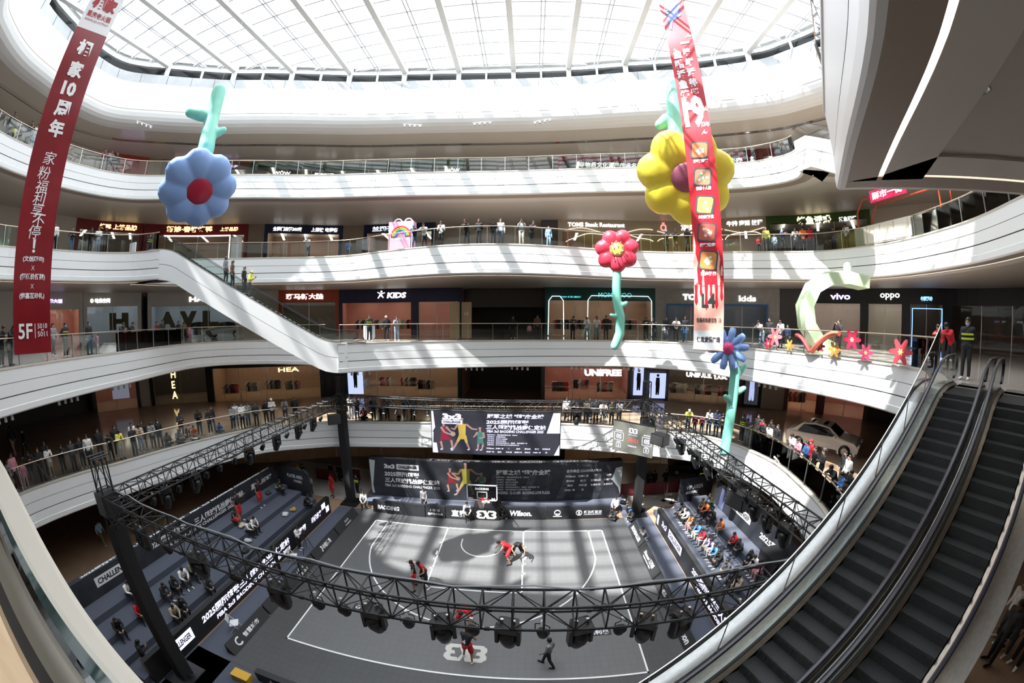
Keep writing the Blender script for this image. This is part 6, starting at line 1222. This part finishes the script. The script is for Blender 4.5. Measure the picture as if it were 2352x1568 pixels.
tr|14.50,-6.80,0.75,180|si|1.00|w g
tr|14.90,-0.34,1.15,180|si|1.00|k k v
4e|-16.53,-2.54,15.98,26|st|1.00|g d h
4e|-16.10,-2.33,15.70,26|st|1.00|e k h
4e|-15.35,-1.95,15.22,26|st|1.00|k k
4e|-14.96,-1.76,14.98,26|ph|1.00|y d c:y'''.strip().split('\n')
PM_ = {}
def people():
    rows = []
    for r in ROWS:
        pl, xyzf, pose, sc, look = r.split('|'); x, y, z, f = map(float, xyzf.split(',')); rows.append((pl, x, y, z, f, pose, float(sc), look))
    rank = {}
    for pl in {r[0] for r in rows}:
        sub = sorted([i for i, r in enumerate(rows) if r[0] == pl], key=lambda i: math.atan2(rows[i][1]-CAM.x, rows[i][2]-CAM.y))
        for k, i in enumerate(sub): rank[i] = k
    for i, (pl, x, y, z, f, pose, sc, look) in enumerate(rows):
        if pose not in PM_: PM_[pose] = person_meshes(pose)
        M = PM_[pose]; lk = look.split(); top, bot, ex = lk[0], lk[1], lk[2:]; player = pl == 'g' and pose != 'wa' or pose == 'st4' or (pl == 'l' and top == 'r') or (pose == 'si' and bot == 'r')
        who = 'child' if sc < .85 else 'person'
        lab = '%s in %s over %s, %s, %s %s' % (who, CL[top][0], CL[bot][0], PH[pose], nth(rank[i]), PLACE[pl])
        base = link('person', M['body']); base.location = (x, y, z+(.041 if pl == 'g' else .025 if pl in 'hsl' else .012 if pl[0] in '2345' or pl == 'esc' else .0)); base.rotation_euler = (0, 0, math.radians(f+90)+RNG.uniform(-.25,.25)*(pl != 'g')); s = sc*RNG.uniform(.96,1.04)*(1.08 if player and pose != 'si' else 1); base.scale = (s, s, s)
        tag(base, lab, 'child' if who == 'child' else 'person', GRP(pl))
        if RNG.random() < .3 or player: base.material_slots[0].link = 'OBJECT'; base.material_slots[0].material = SKIN2
        def add(k, m, name=None):
            o = link(name or k, M[k], base)
            if m is not None: o.material_slots[0].link = 'OBJECT'; o.material_slots[0].material = m
            return o
        add('tank' if player else 'top', cloth_m(top), 'vest' if player else RNG.choice(['jacket','shirt'])); add('shorts' if player else 'trousers', cloth_m(bot)); add('shoes', cloth_m(RNG.choice('wwkkg')))
        capc = [e[2] for e in ex if e.startswith('c:')]
        if 'x' in ex: add('cap', cloth_m('w'), 'hood')
        elif capc: add('cap', cloth_m(capc[0])); add('hair', None)
        else: add('long_hair' if 'h' in ex else 'hair', None)
        if 'm' in ex: add('face_mask', cloth_m('l' if RNG.random() < .4 else 'w'))
        if 'v' in ex: add('reflective_stripe', glow('glowing lime reflective stripe', (.62,.72,.05), .25))  # faint emission stands in for light thrown back by the stripe
        if pose in ('ph', 'fi', 'cm', 'ck') and who == 'person' and pose != 'ck' and pl != 'l':
            J = M['J']; p = (J['wL']+J['wR'])/2+Vector((0,-.05,.05)); mb = MB(); mb.box(p, (.075,.012,.15)); o = mb.build('phone', BLACK, base, world=False)
        if pose == 'ba':
            mb = MB(); mb.ball((0,0,0), .12, 16, 12); q = Matrix.Rotation(base.rotation_euler.z, 3, 'Z') @ (Vector((.02,-.44,1.16))*s); o = mb.build('basketball', noisy('orange and blue ball', (.65,.22,.06), (.05,.05,.22), 7, .5), None, True); o.location = base.location+q; tag(o, 'orange and blue basketball held by the player over the block mark', 'ball')
            mb = MB(); text(mb, '4', (0,.20,1.26), (-1,0,0), Vector((0,-.3,1)), .13, .18, 0, .05); mb.build('number', PRW, base, world=False)
people()
# ================================================================ cars, stalls, sculptures, furniture and small fittings
def car(label, loc, rz, paint, s=1.0):
    t = thing('car', label, 'car', loc, None, rz); f = lambda mb, n, m, sm=False: mb.build(n, m, t, sm, world=False)
    top = [(-2.25,.55),(-2.3,.95),(-1.95,1.08),(-1.35,1.52),(-.5,1.62),(.35,1.52),(1.05,1.05),(2.0,.88),(2.3,.62),(2.25,.35),(-2.2,.35)]
    mb = MB(); prof = [(x, z) for x, z in top]; L = []
    for y, k in ((-.93,.0),(-.90,.06),(-.62,.0),(0,-.02),(.62,.0),(.90,.06),(.93,.0)):
        L.append([Vector((x*(1 if abs(y) < .9 else .985), y*(1-.17*max(0, (z-1.0)/.6)), z if abs(y) < .92 else min(z, 1.0))) for x, z in prof])
    for i in range(6): mb.strip(L[i], L[i+1], 0, True)
    mb.poly(L[0]); mb.poly(L[6]); f(mb, 'body', paint, False); wm = mat('car glass', (.01,.01,.012), .05)
    for sg in (-1, 1): f(MB().poly([(-1.55,sg*.90,1.05),(.85,sg*.90,1.05),(.30,sg*.80,1.46),(-.5,sg*.79,1.54),(-1.25,sg*.80,1.46)]), 'side_window', wm)
    f(MB().poly([(1.02,-.72,1.09),(1.02,.72,1.09),(.40,.66,1.52),(.40,-.66,1.52)]), 'windscreen', wm); f(MB().poly([(-1.95,-.70,1.12),(-1.95,.70,1.12),(-1.40,.64,1.53),(-1.40,-.64,1.53)]), 'rear_window', wm); f(MB().poly([(-.9,-.45,1.60),(-.9,.45,1.60),(.1,.45,1.57),(.1,-.45,1.57)]), 'sunroof', wm)
    for x in (-1.45, 1.45):
        for sg in (-1, 1):
            q = Matrix.Rotation(PI/2, 3, 'X'); w_ = f(MB().lathe([(.20,-.11),(.34,-.11),(.36,-.06),(.36,.06),(.34,.11),(.20,.11)], (x,sg*.86,.36), 18, 0, q), 'wheel', RUBBER, True); mb = MB(); mb.lathe([(.22,-.10),(.05,-.09),(0,-.09)] if sg > 0 else [(.22,.10),(.05,.09),(0,.09)], (x,sg*.86,.36), 10, 0, q); mb.build('rim', STEEL, w_, False, world=False)
    for sg in (-1, 1): f(MB().box((2.22,sg*.68,.72), (.12,.40,.12)), 'headlight', PRW); f(MB().box((.75,sg*1.02,1.08), (.14,.2,.13)), 'mirror', paint); f(MB().box((-2.26,sg*.62,.92), (.08,.4,.08)), 'tail_light', RED)
WPAINT = mat('white car paint', (.72,.70,.67), .18)
car('white car parked on the second floor behind the right railing', (20.2,-4.0,6.22), math.radians(-58), WPAINT); p = at_t(41.0, 2.6, 12.02); car('white car inside the third floor showroom', p, math.radians(-150), WPAINT); p = at_t(38.2, 3.2, 12.02); car('dark grey boxy car inside the third floor showroom', p, math.radians(-150), mat('dark car paint', (.06,.065,.07), .25)); car('dark car on the ground floor behind the VIP sign wall', (17.4,8.0,.02), math.radians(-20), MATS['dark car paint'])
# pink bag sculpture with a rainbow
o = Vector((-6.5,4.35,18.22)); t = thing('bag_sculpture', 'giant pink shopping bag with a rainbow behind the fourth floor railing', 'sculpture', o); MB().obox(o+Vector((-.95,-.35,0)), (1.9,0,0), (0,.7,0), (0,0,2.35)).build('bag', mat('pink bag face', (.72,.36,.52), .5), t)
for dx in (-.35, .45): MB().tube([o+Vector((dx+.3*math.cos(a*PI/8), 0, 2.35+.28*math.sin(a*PI/8))) for a in range(9)], .05, 6).build('handle', PRW, t)
for k, c in enumerate(((.65,.05,.05),(.75,.5,.1),(.2,.6,.25),(.15,.15,.5))): MB().tube([o+Vector(((.72-.12*k)*math.cos(a*PI/12), -.37, 1.25+(.72-.12*k)*math.sin(a*PI/12))) for a in range(13)], .06, 5).build('rainbow_band', mat('rainbow %d' % k, c, .5), t)
mb = MB(); text(mb, '七彩的保定', o+Vector((0,-.36,1.05)), XP, ZP, 1.4, .2); mb.build('lettering', PRW, t)
# pale green arch
o = Vector((19.2,-3.0,12.02)); d = Vector((.93,-.37,0)); t = thing('arch_sculpture', 'pale green curved arch sculpture above the third floor desk', 'sculpture', o); mb = MB(); L = []
P = [(1.2,.1),(.3,.5),(-.35,1.4),(-.5,2.5),(.0,3.5),(1.0,4.05),(2.2,4.15),(3.6,3.95)]
for dy, dz in ((-.7,-.35),(-.7,.35),(-.25,.48),(.25,.48),(.7,.35),(.7,-.35)):
    row = []
    for i, (x, z) in enumerate(P):
        a = P[max(0,i-1)]; b = P[min(len(P)-1,i+1)]; q = Vector((b[0]-a[0], b[1]-a[1])).normalized(); n_ = Vector((-q.y, q.x)); row.append(o+d*(x+n_.x*dz)+Vector((-d.y,d.x,0))*dy+Vector((0,0,z+n_.y*dz)))
    L.append(row)
for i in range(6): mb.strip(L[i], L[(i+1) % 6])
mb.poly([r[-1] for r in L]); mb.build('arch', noisy('pale green plaster', (.44,.56,.36), (.48,.60,.40), 2, .5), t, True); MB().lathe([(0,-.06),(.36,-.06),(.36,.06),(0,.06)], o+d*2.2+Vector((0,-.3,4.75)), 18, 0, Matrix.Rotation(PI/2, 3, 'X')).build('disc', PRW, t, True)
# floral stickers on the third floor glass
FL = ((16.05,-3.7,.75,.55,(.70,.20,.24)),(16.0,-3.2,.35,.35,(.55,.03,.09)),(16.35,-4.6,.35,.33,(.80,.36,.08)),(16.75,-6.5,.45,.3,(.55,.03,.08)),(16.9,-7.3,.35,.4,(.65,.30,.06)),(17.1,-8.2,.85,.5,(.55,.02,.07)),(17.15,-9.0,.35,.4,(.50,.05,.12)),(16.9,-11.0,.55,.55,(.55,.06,.08)))
for k, (x, y, z, r, c) in enumerate(FL):
    mb = MB(); n = Vector((-1,-.15,0)).normalized(); R_ = Vector((n.y,-n.x,0))*-1; q = Vector((x-.28,y,12+z)); pts = [(r*(.72+.28*math.cos(6*a))*math.cos(a), r*(.72+.28*math.cos(6*a))*math.sin(a)) for a in [2*PI*i/48 for i in range(48)]]
    mb.prism([q+R_*a+ZP*b for a, b in pts], n*.006); mb.prism([q+R_*a*.25+ZP*b*.25+n*.008 for a, b in pts], n*.004, 1); tag(mb.build('flower_sticker', [mat('petal print %d' % k, c, .5), mat('pollen print', (.85,.6,.25), .5)]), '%s flower sticker from the left on the third floor glass' % nth(k), 'sticker', 'flower stickers on the glass')
q = Vector((16.3,-5.6,12.15)); mb = MB(); mb.tube([Vector((16.15+.12*(i/8), -5.0-i*.12, 12.15+.75*math.sin(PI*(i/8)*.5+PI/2))) for i in range(9)], .10, 6); mb.tube([Vector((16.35+.06*i/8, -6.0-i*.22, 12.15+.95*math.sin(PI*i/8*.55))) for i in range(9)], .13, 6, 1); tag(mb.build('swoosh_sticker', [mat('swoosh red', (.70,.05,.05), .5), mat('swoosh orange', (.75,.16,.10), .5)]), 'red and orange swoosh between the flower stickers on the glass', 'sticker')
# cake stall behind the fourth floor railing
t = thing('cake_stall', 'cake stall with red tube frame and cream posters behind the fourth floor railing', 'stall', (23.7,-6.5,18.2)); a_, b_ = Vector((22.75,-3.6,18.25)), Vector((23.0,-9.6,18.25)); d = (b_-a_).normalized(); n_ = Vector((d.y,-d.x,0)); n_ = n_ if n_.x < 0 else -n_; M_RF = mat('orange red tube', (.50,.06,.02), .4)
MB().obox(a_, b_-a_, -n_*.8, (0,0,1.15)).build('counter', mat('cream stall panel', (.66,.60,.48), .5), t)
for k in range(6):
    c = a_+d*(.5+k*1.0)+n_*.02; ps = rect(MB(), c+ZP*.6, d, ZP, .92, 1.05, 0, .0).build('poster', mat('cream poster', (.74,.69,.58), .5), t); mb = MB(); mb.prism([c+n_*.012+d*(.25*math.cos(i*PI/6))+ZP*(.42+.2*math.sin(i*PI/6)) for i in range(12)], n_*.004); mb.build('cake_print', mat('cake print %d' % (k % 3), ((.30,.16,.08),(.12,.09,.25),(.50,.30,.18))[k % 3], .5), ps)
for y in (0, -1.6): MB().tube([a_-n_*.4+d*.1+n_*y, a_-n_*.4+d*.1+n_*y+ZP*2.2, a_-n_*.4+d*.6+n_*y+ZP*2.9, b_-n_*.4+n_*y+ZP*2.95, b_-n_*.4+n_*y], .06, 6).build('frame_tube', M_RF, t)
o = a_+d*2.9+n_*.1+ZP*2.75; MB().obox(o-d*1.3-ZP*.35, d*2.6, -n_*.1, ZP*.7).build('sign_panel', mat('crimson lit panel', (.40,.01,.05), .4, 0, .5), t); mb = MB(); text(mb, '酥市一街', o, d, ZP, 2.2, .45, 0, .03, off=.03); mb.build('lettering', LETW, t)
# totems, white panels, kiosk cabinets
for x, y, lab, tx_ in ((-2.88,6.0,'tall tan wayfinding totem left of the passage',''),(-2.0,6.15,'tall tan wayfinding totem marked L3',"L3")):
    t = thing('wayfinding_totem', lab, 'totem', (x,y,12.02)); MB().box((x,y,13.4), (.75,.18,2.7)).build('panel', noisy('tan totem face', (.42,.29,.16), (.46,.33,.19), 2, .45), t)
    if tx_: mb = MB(); text(mb, tx_, (x,y-.10,13.9), XP, ZP, .25, .25); mb.build('lettering', PRW, t)
for x, y, z, lab in ((-24.6,-5.0,18.22,'white shield shaped panel by the fourth floor landing'),(-8.2,2.5,12.02,'white shield shaped panel by the third floor escalator landing')): tag(MB().prism([Vector((x-.32,y,z+.1)),Vector((x+.32,y,z+.1)),Vector((x+.42,y,z+.3)),Vector((x+.42,y,z+1.05)),Vector((x-.42,y,z+1.05)),Vector((x-.42,y,z+.3))], (0,.1,0)).build('notice_panel', PRW), lab, 'panel')
for k in range(2): tag(MB().rbox((-20.6,2.3,18.75+k*1.06), (.8,.6,1.05), .08).build('power_bank_cabinet', mat('glossy white cabinet', (.75,.75,.74), .2)), ('lower','upper')[k]+' of two stacked white cabinets by the red restaurant', 'cabinet')
# folding chairs, barriers, stanchions, cases
def fchair(loc, rz, label, m):
    t = thing('folding_chair', label, 'chair', loc, 'folding chairs by the court', rz); f = lambda mb, n: mb.build(n, m, t, False, world=False)
    f(MB().rbox((0,0,.45), (.44,.42,.03), .05), 'seat'); f(MB().obox((-.22,.20,.62), (.44,0,0), (0,.03,0), (0,.05,.28)), 'backrest')
    for sg in (-1, 1): f(MB().tube([(sg*.22,-.26,.02),(sg*.22,.26,.9)], .014), 'leg'); f(MB().tube([(sg*.19,.28,.02),(sg*.19,-.14,.45)], .014), 'leg')
PWH = mat('white plastic', (.70,.71,.70), .4); fchair((-9.99,-11.57,.03), 2.2, 'white folding chair near the round logo board', PWH); fchair((-10.3,-5.84,.03), 2.0, 'white folding chair beside the camera tripod', PWH); fchair((9.6,2.9,.03), -.5, 'black folding chair near the far right tower', BLACK)
for k, (x, y) in enumerate(((-14.2,4.75),(-12.2,5.5),(10.6,4.6),(12.6,4.5),(14.6,4.45))): t = thing('barrier', '%s dark red cloth barrier from the left behind the event area' % nth(k), 'barrier', (x,y,0), 'dark red barriers'); MB().box((x,y,.62), (1.9,.05,.95)).build('cloth', mat('dark red cloth', (.12,.008,.014), .6), t); [MB().tube([(x+sg*.9,y,.01),(x+sg*.9,y,1.1)], .02).build('post', STEEL, t) for sg in (-1, 1)]
for k, (x, y) in enumerate(((13.0,3.5),(13.45,3.0),(9.76,2.75),(-9.7,2.5))): t = thing('stanchion', '%s black belt stanchion from the left around the court' % ('third','fourth','second','first')[k], 'stanchion', (x,y,0), 'black belt stanchions'); MB().lathe([(0,.03),(.18,.03),(.18,.01)], (x,y,.0), 14).build('base', BLACK, t); MB().tube([(x,y,.02),(x,y,1.0)], .025).build('post', BLACK, t)
tag(MB().rbox((-8.0,-13.75,.18), (.85,.4,.3), .04).build('carry_case', mat('yellow case', (.62,.36,.03), .45)), 'yellow case at the near corner of the court mat', 'case'); tag(MB().rbox((15.0,-7.4,1.72), (1.0,1.5,1.1), .05).build('road_case', M_PAD), 'black road case on the top tier of the right stand', 'case')
t = thing('camera_tripod', 'black video camera on a tripod at the left sideline', 'tripod', (-10.1,-4.6,.03)); [MB().tube([(-10.1,-4.6,1.25),(-10.1+.45*math.cos(a),-4.6+.45*math.sin(a),.03)], .018).build('leg', BLACK, t) for a in (.3,2.4,4.5)]; MB().box((-10.1,-4.6,1.42), (.3,.16,.2)).build('camera', BLACK, t)
for k, (x, y, z, c) in enumerate(((-13.2,-2.4,.72,(.60,.60,.60)),(-13.1,-1.6,.72,(.40,.26,.08)),(-14.6,-5.2,1.07,(.50,.46,.36)),(-13.5,-5.9,.72,(.45,.45,.46)),(-15.5,-1.2,1.42,(.03,.03,.03)),(-13.0,-6.9,.72,(.02,.02,.02)))):
    mb = MB()
    for i in range(5): mb.ball((x+RNG.uniform(-.18,.18), y+RNG.uniform(-.18,.18), z+.09), (.17,.15,.12), 9, 6)
    o = link('bag', remesh(mb, .04, mat('bag cloth %d' % k, c, .7), 'bag', 2)); tag(o, ('white bundle of towels','gold bag','cream coat','grey coat','black sports bag','black rucksack')[k]+' lying on the left stand', 'bag')
# track spots under the gallery edges, recessed lights overhead
SP0 = None
for L, us in ((3, ((-8.4,1.5),(-5.0,3.5),(-1.3,4.7),(1.9,5.3),(6.2,5.5),(10,5.1),(14.5,1.7),(16,-2.7),(-17.8,-16),(-19.4,-12),(-20.6,-8))), (6, ((-25.4,-5.2),(-6.2,4.2),(-.9,4.7),(3.6,4.6)))):
    for k, (x, y) in enumerate(us):
        z = 10.08 if L == 3 else 28.8; c = Vector((-2,-9,0)); d = Vector((x,y,0))-c; tg = Vector((-d.y, d.x, 0)).normalized(); q = Vector((x,y,z))+d.normalized()*.35; t = thing('track_spotlight', '%s row of four white spots under the %s edge' % (nth(k), 'third floor' if L == 3 else 'skylight ring'), 'spotlight', q, 'white track spots')
        MB().obox(q-tg*.75, tg*1.5, d.normalized()*.05, (0,0,-.04)).build('track', PRW, t)
        for i in range(4): MB().lathe([(0,-.10),(.065,-.10),(.075,-.30),(.05,-.30)], q+tg*(-.6+.4*i), 10).build('spot', PRW, t, True)
for k, (x, y) in enumerate(((8.1,-18.45),(9.97,-16.6))): t = thing('recessed_downlight', ('nearer','farther')[k]+' recessed downlight in the grey overhead soffit', 'downlight', (x,y,16.36)); MB().lathe([(.10,.02),(.14,-.01),(.11,-.015),(.09,.02)], (x,y,16.35), 16).build('reflector', STEEL, t, True)
# clothes racks in the lit shops
GM = MB(); GM.prism([(-.22,0,0),(-.20,0,.62),(-.30,0,.50),(-.36,0,.56),(-.20,0,.82),(-.06,0,.88),(.06,0,.88),(.20,0,.82),(.36,0,.56),(.30,0,.50),(.20,0,.62),(.22,0,0)], (0,.05,0)); GMM = GM.mesh('garment', [BLACK]); GK = 'wkptgecdr'
for L, ta, tb, lab in ((2,41,50.5,'black second floor clothes shop'),(2,54,64,'green columned clothes shop'),(2,73,79.5,'left dark grey clothes shop'),(2,84,90,'right dark grey clothes shop'),(2,94.6,97,'rosy brown clothes shop'),(3,54,60,'navy children shop'),(3,73,81.5,'dark teal shop')):
    u = ta+.8
    while u < tb-.8:
        dp = RNG.choice((.9,1.6,2.4)); q = at_t(u, dp, Z[L]+.01); dd = dir_t(u); t = thing('clothes_rack', 'metal clothes rack inside the '+lab, 'clothes rack', q, 'clothes racks in the '+lab); MB().tube([q-dd*.75, q-dd*.75+ZP*1.5, q+dd*.75+ZP*1.5, q+dd*.75], .018, 5).build('frame', STEEL, t)
        for i in range(6):
            o = link('garment', GMM); o.location = q+dd*(-.6+.24*i)+ZP*.58; o.rotation_euler = (0,0,math.atan2(dd.y,dd.x)+.9); o.material_slots[0].link = 'OBJECT'; o.material_slots[0].material = cloth_m(RNG.choice(GK)); tag(o, 'garment hanging on a rack inside the '+lab, 'garment', 'garments in the '+lab)
        u += 2.1
